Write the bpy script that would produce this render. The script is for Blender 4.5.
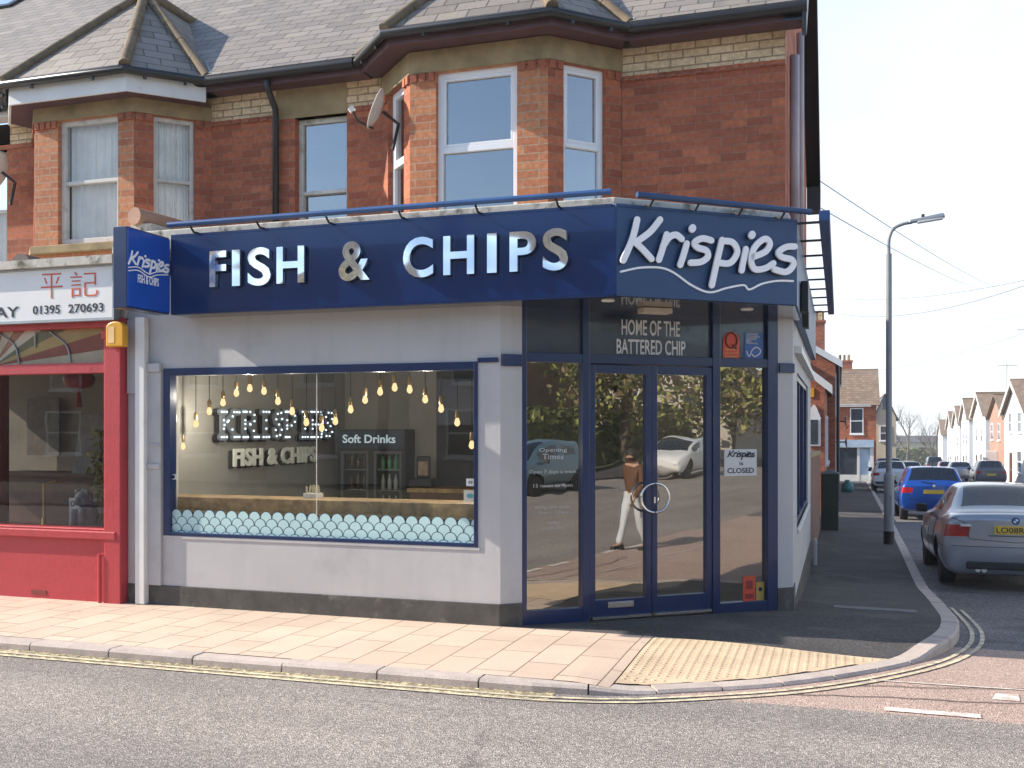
import bpy, bmesh, math, random
from mathutils import Vector, Matrix
R_ = math.radians
random.seed(11)
scene = bpy.context.scene
COL = scene.collection
for o in list(bpy.data.objects):
    bpy.data.objects.remove(o)

# ------------------------------------------------------------------ camera
FPX, HOR, TH, CAMZ = 1005.0, 430.0, R_(18.05), 1.65
cd = bpy.data.cameras.new('camera')
cd.sensor_fit = 'HORIZONTAL'; cd.sensor_width = 36.0
cd.lens = 36.0 * FPX / 1024.0
cd.shift_y = (HOR - 384.0) / 1024.0
cd.clip_start = 0.05; cd.clip_end = 3000
camo = bpy.data.objects.new('camera', cd); COL.objects.link(camo)
camo.location = (0, 0, CAMZ); camo.rotation_euler = (R_(90), 0, TH)
scene.camera = camo
# ------------------------------------------------------------------ world, sun, exposure
SUN_EL, SUN_A = 32.0, 10.0           # elevation; angle of the sun's path to the shop front
w = bpy.data.worlds.new('World'); scene.world = w; w.use_nodes = True
nt = w.node_tree; nt.nodes.clear()
sky = nt.nodes.new('ShaderNodeTexSky'); sky.sky_type = 'NISHITA'; sky.sun_disc = False
sky.sun_elevation = R_(SUN_EL); sky.sun_rotation = R_(270 - SUN_A)
sky.air_density = 1.0; sky.dust_density = .5; sky.ozone_density = 2.5
bg = nt.nodes.new('ShaderNodeBackground'); bg.inputs['Strength'].default_value = 0.15
# thin bright veil of high cloud, thickest to the north-east and near the horizon
wtc = nt.nodes.new('ShaderNodeTexCoord'); wdot = nt.nodes.new('ShaderNodeVectorMath'); wdot.operation = 'DOT_PRODUCT'
wdot.inputs[1].default_value = (.50, .80, -.35); nt.links.new(wtc.outputs['Generated'], wdot.inputs[0])
wrm = nt.nodes.new('ShaderNodeValToRGB'); wrm.color_ramp.elements[0].position = .05; wrm.color_ramp.elements[1].position = .85
wrm.color_ramp.elements[0].color = (0.05, 0.05, 0.05, 1); wrm.color_ramp.elements[1].color = (.92, .92, .92, 1)
nt.links.new(wdot.outputs['Value'], wrm.inputs[0])
wmx = nt.nodes.new('ShaderNodeMix'); wmx.data_type = 'RGBA'; wmx.inputs[7].default_value = (4.45, 4.7, 5.0, 1)
wmp = nt.nodes.new('ShaderNodeMapping'); wmp.inputs['Scale'].default_value = (2.2, 2.2, 7.0); nt.links.new(wtc.outputs['Generated'], wmp.inputs[0])
wns = nt.nodes.new('ShaderNodeTexNoise'); wns.inputs['Scale'].default_value = 1.6; wns.inputs['Detail'].default_value = 6; nt.links.new(wmp.outputs[0], wns.inputs['Vector'])
wma = nt.nodes.new('ShaderNodeMath'); wma.operation = 'MULTIPLY_ADD'; wma.inputs[1].default_value = .55; wma.inputs[2].default_value = .72; nt.links.new(wns.outputs['Fac'], wma.inputs[0])
wmm = nt.nodes.new('ShaderNodeMath'); wmm.operation = 'MULTIPLY'; wmm.use_clamp = True; nt.links.new(wma.outputs[0], wmm.inputs[0]); nt.links.new(wrm.outputs[0], wmm.inputs[1])
nt.links.new(wmm.outputs[0], wmx.inputs[0]); nt.links.new(sky.outputs[0], wmx.inputs[6])
wo = nt.nodes.new('ShaderNodeOutputWorld')
nt.links.new(wmx.outputs[2], bg.inputs[0]); nt.links.new(bg.outputs[0], wo.inputs[0])
sl = bpy.data.lights.new('sun', 'SUN'); sl.energy = 4.6; sl.angle = R_(0.5); sl.color = (1.0, 0.91, 0.79)
so = bpy.data.objects.new('sun', sl); COL.objects.link(so)
tr = Vector((math.cos(R_(SUN_A)) * math.cos(R_(SUN_EL)), math.sin(R_(SUN_A)) * math.cos(R_(SUN_EL)), -math.sin(R_(SUN_EL))))
so.rotation_euler = tr.to_track_quat('-Z', 'Y').to_euler(); so.location = (-30, -10, 30)
vs = scene.view_settings
vs.view_transform = 'Standard'; vs.look = 'None'; vs.gamma = 1.0; vs.use_curve_mapping = False
vs.exposure = 0.85
HAZE = .0008
scene.cycles.use_denoising = True
scene.cycles.max_bounces = 8; scene.cycles.transparent_max_bounces = 16

# ------------------------------------------------------------------ material helpers
def newmat(name):
    m = bpy.data.materials.new(name); m.use_nodes = True
    n = m.node_tree; n.nodes.clear()
    out = n.nodes.new('ShaderNodeOutputMaterial')
    return m, n, out
def nd(n, t, **kw):
    x = n.nodes.new(t)
    for k, v in kw.items(): setattr(x, k, v)
    return x
def lk(n, a, b): n.links.new(a, b)
def c4(c): return (c[0], c[1], c[2], 1.0)
def noise(n, vec, scale, detail=4, rough=.6):
    t = nd(n, 'ShaderNodeTexNoise'); t.inputs['Scale'].default_value = scale
    t.inputs['Detail'].default_value = detail; t.inputs['Roughness'].default_value = rough
    lk(n, vec, t.inputs['Vector']); return t.outputs['Fac']
def ramp(n, fac, stops):
    r = nd(n, 'ShaderNodeValToRGB'); lk(n, fac, r.inputs['Fac'])
    e = r.color_ramp.elements
    while len(e) < len(stops): e.new(.5)
    for el, (p, c) in zip(e, stops):
        el.position = p; el.color = c4(c) if len(c) == 3 else c
    return r.outputs['Color']
def mixc(n, fac, a, b, mode='MIX'):
    x = nd(n, 'ShaderNodeMix', data_type='RGBA', blend_type=mode)
    for s, v in ((x.inputs[0], fac), (x.inputs[6], a), (x.inputs[7], b)):
        if hasattr(v, 'default_value') or hasattr(v, 'links'): lk(n, v, s)
        elif isinstance(v, (int, float)): s.default_value = v
        else: s.default_value = c4(v)
    return x.outputs[2]
def math_(n, op, a, b=0.0):
    x = nd(n, 'ShaderNodeMath', operation=op)
    for s, v in ((x.inputs[0], a), (x.inputs[1], b)):
        if isinstance(v, (int, float)): s.default_value = v
        else: lk(n, v, s)
    return x.outputs[0]
def bumpn(n, h, dist, strength=1.0):
    b = nd(n, 'ShaderNodeBump'); b.inputs['Distance'].default_value = dist; b.inputs['Strength'].default_value = strength
    lk(n, h, b.inputs['Height']); return b.outputs['Normal']
def M(name, col, rough=.6, metal=0.0, var=.15, vs=3.0, bump=0.0, bs=40.0, dirt=None, dscale=.8, dpos=(.5, .75), fine=0.0, fs=60, coat=0.0, spec=.5, streak=False):
    m, n, out = newmat(name)
    p = nd(n, 'ShaderNodeBsdfPrincipled'); lk(n, p.outputs[0], out.inputs[0])
    tc = nd(n, 'ShaderNodeTexCoord').outputs['Object']
    f = noise(n, tc, vs, 5)
    lo = tuple(c * (1 - var) for c in col); hi = tuple(min(1, c * (1 + var)) for c in col)
    cc = ramp(n, f, [(.3, lo), (.7, hi)])
    if fine:
        f2 = noise(n, tc, fs, 3)
        cc = mixc(n, fine, cc, ramp(n, f2, [(.35, (.15,) * 3), (.65, (1.0,) * 3)]), 'MULTIPLY')
    if dirt:
        f3 = noise(n, tc, dscale, 6, .65)
        k = ramp(n, f3, [(dpos[0], (0, 0, 0)), (dpos[1], (1, 1, 1))])
        cc = mixc(n, k, cc, dirt)
    if streak:      # rain streaks and splashed dirt low on the wall
        mp = nd(n, 'ShaderNodeMapping'); mp.inputs['Scale'].default_value = (5.5, 5.5, .35); lk(n, tc, mp.inputs[0])
        k = ramp(n, noise(n, mp.outputs[0], 1.0, 5, .65), [(.52, (0, 0, 0)), (.72, (.40,) * 3)]); cc = mixc(n, k, cc, tuple(c * .78 for c in col))
    lk(n, cc, p.inputs['Base Color'])
    p.inputs['Metallic'].default_value = metal
    p.inputs['Roughness'].default_value = rough
    p.inputs['Specular IOR Level'].default_value = spec
    if coat: p.inputs['Coat Weight'].default_value = coat; p.inputs['Coat Roughness'].default_value = .03
    if bump:
        lk(n, bumpn(n, noise(n, tc, bs, 4), bump), p.inputs['Normal'])
    return m
def UVvec(n):
    return nd(n, 'ShaderNodeUVMap').outputs[0]
def brickmat(name, c1, c2, mortar, bw=.225, rh=.075, ms=.006, stain=(.05, .03, .025), stain_amt=.45, bumpd=.006, rough=.85, off=.5):
    m, n, out = newmat(name)
    p = nd(n, 'ShaderNodeBsdfPrincipled'); lk(n, p.outputs[0], out.inputs[0])
    uv = UVvec(n)
    b = nd(n, 'ShaderNodeTexBrick'); b.offset = off
    lk(n, uv, b.inputs['Vector'])
    for k, v in (('Scale', 1.0), ('Mortar Size', ms), ('Mortar Smooth', .1), ('Bias', 0.0), ('Brick Width', bw), ('Row Height', rh)):
        b.inputs[k].default_value = v
    b.inputs['Color1'].default_value = c4(c1); b.inputs['Color2'].default_value = c4(c2); b.inputs['Mortar'].default_value = c4(mortar)
    k = ramp(n, noise(n, uv, 1.3, 6, .7), [(.42, (0, 0, 0)), (.75, (stain_amt,) * 3)])
    cc = mixc(n, k, b.outputs['Color'], stain)
    k2 = ramp(n, noise(n, uv, 22, 3), [(.3, (.72,) * 3), (.7, (1.12,) * 3)])
    cc = mixc(n, 1.0, cc, k2, 'MULTIPLY')
    lk(n, cc, p.inputs['Base Color']); p.inputs['Roughness'].default_value = rough
    h = math_(n, 'ADD', math_(n, 'MULTIPLY', b.outputs['Fac'], -1.0), math_(n, 'MULTIPLY', noise(n, uv, 60, 3), .35))
    lk(n, bumpn(n, h, bumpd), p.inputs['Normal'])
    return m
def slatemat(name, col, lichen, lich_amt=.5, bw=.34, rh=.21):
    m, n, out = newmat(name)
    p = nd(n, 'ShaderNodeBsdfPrincipled'); lk(n, p.outputs[0], out.inputs[0])
    uv = UVvec(n)
    b = nd(n, 'ShaderNodeTexBrick'); lk(n, uv, b.inputs['Vector'])
    for k, v in (('Scale', 1.0), ('Mortar Size', .006), ('Mortar Smooth', .0), ('Bias', 0.0), ('Brick Width', bw), ('Row Height', rh)):
        b.inputs[k].default_value = v
    b.inputs['Color1'].default_value = c4([c * .8 for c in col]); b.inputs['Color2'].default_value = c4([c * 1.2 for c in col]); b.inputs['Mortar'].default_value = c4([c * .22 for c in col])
    k = ramp(n, noise(n, uv, 2.6, 6, .7), [(.52, (0, 0, 0)), (.72, (lich_amt,) * 3)])
    cc = mixc(n, k, b.outputs['Color'], lichen)
    k3 = ramp(n, noise(n, uv, 11, 4, .7), [(.62, (0, 0, 0)), (.70, (.7,) * 3)])
    cc = mixc(n, k3, cc, (.33, .27, .07))
    lk(n, cc, p.inputs['Base Color']); p.inputs['Roughness'].default_value = .62
    sx = nd(n, 'ShaderNodeSeparateXYZ'); lk(n, uv, sx.inputs[0])
    fr = math_(n, 'FRACT', math_(n, 'DIVIDE', sx.outputs[1], rh))
    h = math_(n, 'ADD', math_(n, 'MULTIPLY', fr, -1.0), math_(n, 'MULTIPLY', b.outputs['Fac'], -.5))
    h = math_(n, 'ADD', h, math_(n, 'MULTIPLY', noise(n, uv, 14, 3), .3))
    lk(n, bumpn(n, h, .018), p.inputs['Normal'])
    return m
def glassmat(name, base=.12, k=.8, tint=(.9, .93, .92), wob=.0006, gl=(1, 1, 1)):
    m, n, out = newmat(name)
    t = nd(n, 'ShaderNodeBsdfTransparent'); t.inputs[0].default_value = c4(tint)
    g = nd(n, 'ShaderNodeBsdfGlossy'); g.inputs['Roughness'].default_value = 0.0; g.inputs['Color'].default_value = c4(gl)
    f = nd(n, 'ShaderNodeFresnel'); f.inputs[0].default_value = 1.5
    fac = math_(n, 'ADD', math_(n, 'MULTIPLY', f.outputs[0], k), base)
    mx = nd(n, 'ShaderNodeMixShader'); lk(n, fac, mx.inputs[0]); lk(n, t.outputs[0], mx.inputs[1]); lk(n, g.outputs[0], mx.inputs[2])
    if wob:
        tc = nd(n, 'ShaderNodeTexCoord').outputs['Object']
        lk(n, bumpn(n, noise(n, tc, 1.7, 2), wob * 1.2), g.inputs['Normal'])
    lk(n, mx.outputs[0], out.inputs[0]); return m
def emimat(name, col, s):
    m, n, out = newmat(name)
    e = nd(n, 'ShaderNodeEmission'); e.inputs[0].default_value = c4(col); e.inputs[1].default_value = s
    lk(n, e.outputs[0], out.inputs[0]); return m
def groundmat(name, c, spread=.5, chip=55.0, big=.25, rough=.9, bumpd=.006, patch=None, wear=False):
    """worn tarmac: chippings of different tone, broad wear patches"""
    m, n, out = newmat(name)
    p = nd(n, 'ShaderNodeBsdfPrincipled'); lk(n, p.outputs[0], out.inputs[0])
    tc = nd(n, 'ShaderNodeTexCoord').outputs['Object']
    v = nd(n, 'ShaderNodeTexVoronoi'); v.inputs['Scale'].default_value = chip; lk(n, tc, v.inputs['Vector'])
    sep = nd(n, 'ShaderNodeSeparateColor'); lk(n, v.outputs['Color'], sep.inputs[0])
    cc = ramp(n, sep.outputs[0], [(0, [x * (1 - spread) for x in c]), (.55, c), (.9, [x * (1 + spread) for x in c]), (1, [min(1, x * (1 + 2.2 * spread)) for x in c])])
    kk = ramp(n, v.outputs['Distance'], [(.0, (1.06,) * 3), (.75, (.72,) * 3)])
    cc = mixc(n, 1.0, cc, kk, 'MULTIPLY')
    k = ramp(n, noise(n, tc, .55, 6, .65), [(.3, (1 - big,) * 3), (.7, (1 + big,) * 3)])
    cc = mixc(n, 1.0, cc, k, 'MULTIPLY')
    if patch:
        k = ramp(n, noise(n, tc, 1.4, 5, .6), [(.55, (0, 0, 0)), (.63, (.6,) * 3)])
        cc = mixc(n, k, cc, patch)
    if wear:
        mp = nd(n, 'ShaderNodeMapping'); mp.inputs['Scale'].default_value = (.10, 1.35, 1); lk(n, tc, mp.inputs[0])
        cc = mixc(n, 1.0, cc, ramp(n, noise(n, mp.outputs[0], 1.0, 3, .5), [(.35, (.84, .84, .85)), (.65, (1.10, 1.09, 1.07))]), 'MULTIPLY')
        k = ramp(n, noise(n, tc, 2.3, 5, .7), [(.66, (0, 0, 0)), (.74, (.30,) * 3)]); cc = mixc(n, k, cc, (.13, .12, .115))
        wv = nd(n, 'ShaderNodeVectorMath', operation='ADD'); ns = nd(n, 'ShaderNodeTexNoise'); ns.inputs['Scale'].default_value = 3.0; lk(n, tc, ns.inputs['Vector']); sc_ = nd(n, 'ShaderNodeVectorMath', operation='SCALE'); sc_.inputs['Scale'].default_value = .35; lk(n, ns.outputs['Color'], sc_.inputs[0]); lk(n, tc, wv.inputs[0]); lk(n, sc_.outputs[0], wv.inputs[1])
        vc = nd(n, 'ShaderNodeTexVoronoi', feature='DISTANCE_TO_EDGE'); vc.inputs['Scale'].default_value = .42; lk(n, wv.outputs[0], vc.inputs['Vector'])
        k = ramp(n, vc.outputs['Distance'], [(.0, (.55,) * 3), (.006, (0, 0, 0))]); k = mixc(n, 1.0, k, ramp(n, noise(n, tc, .5, 2), [(.5, (0, 0, 0)), (.56, (1, 1, 1))]), 'MULTIPLY'); cc = mixc(n, k, cc, (.09, .08, .075))
    lk(n, cc, p.inputs['Base Color']); p.inputs['Roughness'].default_value = rough
    lk(n, bumpn(n, v.outputs['Distance'], bumpd), p.inputs['Normal'])
    return m

# ------------------------------------------------------------------ geometry helpers
class Fr:
    """a vertical plane: s runs along it, z up, d out of it towards the viewer"""
    def __init__(s, ox, oy, ang):
        s.o = Vector((ox, oy)); s.d = Vector((math.cos(R_(ang)), math.sin(R_(ang)))); s.n = Vector((s.d.y, -s.d.x))
    def pt(f, s, z, d=0.0):
        p = f.o + f.d * s + f.n * d
        return (p.x, p.y, z)
    def px(f, px, py, d=0.0):
        r = (px - 512.0) / FPX; u = (HOR - py) / FPX
        rx = -math.sin(TH) + r * math.cos(TH); ry = math.cos(TH) + r * math.sin(TH)
        o = f.o + f.n * d
        t = o.dot(f.n) / (rx * f.n.x + ry * f.n.y)
        h = Vector((rx * t, ry * t)) - o
        return h.dot(f.d), CAMZ + u * t
    def s(f, px, d=0.0): return f.px(px, 430, d)[0]
    def sh(f, d):
        g = Fr(0, 0, 0); g.o = f.o + f.n * d; g.d = f.d.copy(); g.n = f.n.copy(); return g
OFF = {}
class MB:
    def __init__(s): s.v = []; s.f = []; s.m = []
    def add(s, vs, fs, mi=0):
        b = len(s.v); s.v += [tuple(v) for v in vs]
        for f in fs: s.f.append(tuple(b + i for i in f)); s.m.append(mi)
        return s
    def hexa(s, p, mi=0):
        return s.add(p, [(0, 3, 2, 1), (4, 5, 6, 7), (0, 1, 5, 4), (1, 2, 6, 5), (2, 3, 7, 6), (3, 0, 4, 7)], mi)
    def box(s, x0, x1, y0, y1, z0, z1, mi=0):
        return s.hexa([(x0, y0, z0), (x1, y0, z0), (x1, y1, z0), (x0, y1, z0), (x0, y0, z1), (x1, y0, z1), (x1, y1, z1), (x0, y1, z1)], mi)
    def fb(s, f, s0, s1, z0, z1, d0, d1, mi=0):
        return s.hexa([f.pt(s0, z0, d1), f.pt(s1, z0, d1), f.pt(s1, z0, d0), f.pt(s0, z0, d0), f.pt(s0, z1, d1), f.pt(s1, z1, d1), f.pt(s1, z1, d0), f.pt(s0, z1, d0)], mi)
    def quad(s, *p, mi=0): return s.add(p, [tuple(range(len(p)))], mi)
    def fq(s, f, s0, s1, z0, z1, d, mi=0): return s.quad(f.pt(s0, z0, d), f.pt(s1, z0, d), f.pt(s1, z1, d), f.pt(s0, z1, d), mi=mi)
    def ex(s, f, poly, d0, d1, mi=0):
        n = len(poly)
        a = [f.pt(p[0], p[1], d1) for p in poly]; b = [f.pt(p[0], p[1], d0) for p in poly]
        fs = [tuple(range(n)), tuple(range(2 * n - 1, n - 1, -1))] + [(i, n + i, n + (i + 1) % n, (i + 1) % n) for i in range(n)]
        return s.add(a + b, fs, mi)
    def prism(s, poly, z0, z1, mi=0):
        n = len(poly); a = [(p[0], p[1], z1) for p in poly]; b = [(p[0], p[1], z0) for p in poly]
        return s.add(a + b, [tuple(range(n)), tuple(range(2 * n - 1, n - 1, -1))] + [(i, n + i, n + (i + 1) % n, (i + 1) % n) for i in range(n)], mi)
    def tube(s, pts, r, n=8, mi=0, closed=False, cap=True):
        pts = [Vector(p) for p in pts]; N = len(pts); rr = r if isinstance(r, (list, tuple)) else [r] * N
        vs = []; up = Vector((0, 0, 1)); prev = None
        for i, p in enumerate(pts):
            if closed: t = pts[(i + 1) % N] - pts[i - 1]
            else: t = pts[min(i + 1, N - 1)] - pts[max(i - 1, 0)]
            t.normalize()
            if prev is None:
                a = t.cross(up)
                if a.length < .05: a = t.cross(Vector((1, 0, 0)))
            else:
                a = prev - t * prev.dot(t)
                if a.length < 1e-4: a = t.cross(up)
            a.normalize(); prev = a; b = t.cross(a)
            for k in range(n):
                q = 2 * math.pi * k / n
                vs.append(p + (a * math.cos(q) + b * math.sin(q)) * rr[i])
        fs = []
        for i in range(N if closed else N - 1):
            j = (i + 1) % N
            for k in range(n): fs.append((i * n + k, i * n + (k + 1) % n, j * n + (k + 1) % n, j * n + k))
        if not closed and cap: fs.append(tuple(range(n - 1, -1, -1))); fs.append(tuple((N - 1) * n + k for k in range(n)))
        return s.add(vs, fs, mi)
    def lathe(s, c, prof, n=16, axis='Z', mi=0):
        vs = []; N = len(prof)
        for r, h in prof:
            for k in range(n):
                q = 2 * math.pi * k / n; a, b = r * math.cos(q), r * math.sin(q)
                if axis == 'Z': vs.append((c[0] + a, c[1] + b, c[2] + h))
                elif axis == 'Y': vs.append((c[0] + a, c[1] + h, c[2] + b))
                else: vs.append((c[0] + h, c[1] + a, c[2] + b))
        fs = [(i * n + k, i * n + (k + 1) % n, (i + 1) * n + (k + 1) % n, (i + 1) * n + k) for i in range(N - 1) for k in range(n)]
        fs.append(tuple(range(n - 1, -1, -1))); fs.append(tuple((N - 1) * n + k for k in range(n)))
        return s.add(vs, fs, mi)
    def ball(s, c, r, n=10, mi=0, sz=1.0):
        prof = [(r * math.sin(math.pi * (i + .02) / (n // 2 + .04)), -r * sz * math.cos(math.pi * (i + .02) / (n // 2 + .04))) for i in range(n // 2 + 1)]
        return s.lathe(c, prof, n, 'Z', mi)
    def ribbon(s, f, pts, wd, d0, d1, mi=0, smooth=True, closed_caps=True, taper=None):
        """a brush stroke lying on plane f: round-ended, with depth"""
        P = catmull(pts, 8) if smooth and len(pts) > 2 else [Vector((p[0], p[1])) for p in pts]
        N = len(P); L = []; Rr = []
        for i, p in enumerate(P):
            t = P[min(i + 1, N - 1)] - P[max(i - 1, 0)]; t.normalize(); nn = Vector((-t.y, t.x))
            h = wd / 2 * (taper(i / (N - 1)) if taper else 1)
            L.append(p + nn * h); Rr.append(p - nn * h)
        vs = []; fs = []
        cap0 = []; cap1 = []
        t0 = (P[1] - P[0]).normalized(); t1 = (P[-1] - P[-2]).normalized()
        h0 = wd / 2 * (taper(0) if taper else 1); h1 = wd / 2 * (taper(1) if taper else 1)
        for k in range(1, 5):
            a = math.pi * k / 5
            n0 = Vector((-t0.y, t0.x)); n1 = Vector((-t1.y, t1.x))
            cap0.append(P[0] - n0 * h0 * math.cos(a) - t0 * h0 * math.sin(a))
            cap1.append(P[-1] + n1 * h1 * math.cos(a) + t1 * h1 * math.sin(a))
        for i in range(N - 1):
            q = [L[i], Rr[i], Rr[i + 1], L[i + 1]]
            b = len(vs); vs += [f.pt(x.x, x.y, d1) for x in q]; fs.append((b, b + 1, b + 2, b + 3))
        c0 = [Rr[0]] + cap0 + [L[0]]; c1 = [L[-1]] + cap1 + [Rr[-1]]
        for c in (c0, c1):
            b = len(vs); vs += [f.pt(x.x, x.y, d1) for x in c]; fs.append(tuple(range(b, b + len(c))))
        out = L + cap1 + Rr[::-1] + cap0
        n = len(out); b = len(vs)
        vs += [f.pt(x.x, x.y, d1) for x in out] + [f.pt(x.x, x.y, d0) for x in out]
        for i in range(n): fs.append((b + i, b + n + i, b + n + (i + 1) % n, b + (i + 1) % n))
        return s.add(vs, fs, mi)
    def text(s, f, body, s0, s1, z0, z1, d0, d1, bold=0.0, mi=0, res=3, sp=1.0):
        vs, fs = text_geo(body, bold, res, sp)
        xs = [v[0] for v in vs]; ys = [v[1] for v in vs]
        x0, x1, y0, y1 = min(xs), max(xs), min(ys), max(ys)
        o = []
        for x, y, z in vs:
            o.append(f.pt(s0 + (x - x0) / (x1 - x0) * (s1 - s0), z0 + (y - y0) / max(1e-6, y1 - y0) * (z1 - z0), d1 if z > 0 else d0))
        return s.add(o, fs, mi)
    def build(s, name, mat, parent=None, smooth=False, bevel=0.0, base=None, norm=True, uv=True, auto=None, solid=0.0):
        if parent is not None: off = OFF[parent.name]
        elif base is not None: off = Vector(base)
        else:
            xs = [v[0] for v in s.v]; ys = [v[1] for v in s.v]; zs = [v[2] for v in s.v]
            off = Vector(((min(xs) + max(xs)) / 2, (min(ys) + max(ys)) / 2, min(zs)))
        me = bpy.data.meshes.new(name)
        me.from_pydata([Vector(v) - off for v in s.v], [], s.f)
        mats = mat if isinstance(mat, (list, tuple)) else [mat]
        for m in mats: me.materials.append(m)
        me.polygons.foreach_set('material_index', s.m)
        bm = bmesh.new(); bm.from_mesh(me)
        bmesh.ops.remove_doubles(bm, verts=bm.verts, dist=1e-5) if smooth else None
        if norm: bmesh.ops.recalc_face_normals(bm, faces=bm.faces)
        if uv:
            ul = bm.loops.layers.uv.new('UVMap')
            for f in bm.faces:
                n = f.normal
                t = Vector((0, 0, 1)).cross(n)
                if t.length < .02: t = Vector((1, 0, 0))
                t.normalize(); b = n.cross(t)
                if abs(n.z) > .98: t = Vector((1, 0, 0)); b = Vector((0, 1, 0))
                for l in f.loops:
                    c = l.vert.co + off
                    l[ul].uv = (c.dot(t), c.dot(b))
        bm.to_mesh(me); bm.free()
        if smooth: me.polygons.foreach_set('use_smooth', [True] * len(me.polygons))
        if auto is not None:
            try: me.set_sharp_from_angle(angle=R_(auto))
            except Exception: pass
        o = bpy.data.objects.new(name, me); COL.objects.link(o)
        if parent is not None: o.parent = parent
        else: o.location = off
        OFF[o.name] = off
        if bevel:
            b = o.modifiers.new('bevel', 'BEVEL'); b.width = bevel; b.segments = 2; b.limit_method = 'ANGLE'; b.angle_limit = R_(40)
        if solid:
            b = o.modifiers.new('solid', 'SOLIDIFY'); b.thickness = solid; b.offset = -1
        return o
def build_split(mb, name, mat, parent=None, **kw):
    """one object for each separate piece"""
    par = list(range(len(mb.v))); 
    def fd(i):
        while par[i] != i: par[i] = par[par[i]]; i = par[i]
        return i
    key = {}
    for i, v in enumerate(mb.v):
        k = (round(v[0], 3), round(v[1], 3), round(v[2], 3))
        if k in key: par[fd(i)] = fd(key[k])
        else: key[k] = i
    for f in mb.f:
        for i in f[1:]: par[fd(i)] = fd(f[0])
    gr = {}
    for f, m in zip(mb.f, mb.m): gr.setdefault(fd(f[0]), []).append((f, m))
    out = []
    for fs in gr.values():
        q = MB(); used = sorted({i for f, _ in fs for i in f}); mp = {i: j for j, i in enumerate(used)}
        q.v = [mb.v[i] for i in used]; q.f = [tuple(mp[i] for i in f) for f, _ in fs]; q.m = [m for _, m in fs]
        out.append(q.build(name, mat, parent, **kw))
    return out
TXT = {}
def text_geo(body, bold, res, sp):
    k = (body, bold, res, sp)
    if k not in TXT:
        c = bpy.data.curves.new('lettering', 'FONT'); c.body = body; c.extrude = .1; c.offset = bold; c.resolution_u = res
        c.space_character = sp; c.align_x = 'CENTER'
        o = bpy.data.objects.new('lettering', c); COL.objects.link(o)
        dg = bpy.context.evaluated_depsgraph_get()
        me = bpy.data.meshes.new_from_object(o.evaluated_get(dg))
        TXT[k] = ([tuple(v.co) for v in me.vertices], [tuple(p.vertices) for p in me.polygons])
        bpy.data.objects.remove(o); bpy.data.curves.remove(c); bpy.data.meshes.remove(me)
    return TXT[k]
def catmull(pts, n):
    P = [Vector(p) for p in pts]; out = []
    for i in range(len(P) - 1):
        p0 = P[max(i - 1, 0)]; p1 = P[i]; p2 = P[i + 1]; p3 = P[min(i + 2, len(P) - 1)]
        for k in range(n):
            t = k / n
            out.append(.5 * ((2 * p1) + (p2 - p0) * t + (2 * p0 - 5 * p1 + 4 * p2 - p3) * t * t + (3 * p1 - p0 - 3 * p2 + p3) * t ** 3))
    out.append(P[-1]); return out
def tag(o, label, cat, group=None):
    o['label'] = label; o['category'] = cat
    if group: o['group'] = group
    return o
def thing(name, loc, label, cat, group=None):
    o = bpy.data.objects.new(name, None); COL.objects.link(o); o.location = loc; o.empty_display_size = .2
    OFF[o.name] = Vector(loc); return tag(o, label, cat, group)
def struct(o, kind='structure'): o['kind'] = kind; return o
def copy_tree(o, parent=None):
    c = o.copy(); COL.objects.link(c)
    if parent is not None: c.parent = parent
    OFF[c.name] = OFF[o.name]
    for ch in list(o.children): copy_tree(ch, c)
    return c
def wall(mb, f, s0, s1, z0, z1, ops=(), depth=.25, d=0.0, mi=0):
    """a wall panel with rectangular openings and their reveals"""
    ss = sorted({s0, s1, *[o[0] for o in ops], *[o[1] for o in ops]}); zz = sorted({z0, z1, *[o[2] for o in ops], *[o[3] for o in ops]})
    ss = [x for x in ss if s0 <= x <= s1]; zz = [x for x in zz if z0 <= x <= z1]
    for i in range(len(ss) - 1):
        for j in range(len(zz) - 1):
            cs = (ss[i] + ss[i + 1]) / 2; cz = (zz[j] + zz[j + 1]) / 2
            if any(o[0] < cs < o[1] and o[2] < cz < o[3] for o in ops): continue
            mb.fq(f, ss[i], ss[i + 1], zz[j], zz[j + 1], d, mi)
            mb.quad(f.pt(ss[i], zz[j], d - depth), f.pt(ss[i], zz[j + 1], d - depth), f.pt(ss[i + 1], zz[j + 1], d - depth), f.pt(ss[i + 1], zz[j], d - depth), mi=mi)
    for a, b, c, e in ops:
        q = [(a, c), (b, c), (b, e), (a, e)]
        for k in range(4):
            p, r = q[k], q[(k + 1) % 4]
            mb.quad(f.pt(p[0], p[1], d), f.pt(r[0], r[1], d), f.pt(r[0], r[1], d - depth), f.pt(p[0], p[1], d - depth), mi=mi)
    q = [(s0, z0), (s1, z0), (s1, z1), (s0, z1)]
    for k in range(4):
        p, r = q[k], q[(k + 1) % 4]
        mb.quad(f.pt(p[0], p[1], d), f.pt(r[0], r[1], d), f.pt(r[0], r[1], d - depth), f.pt(p[0], p[1], d - depth), mi=mi)
    return mb

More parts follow.
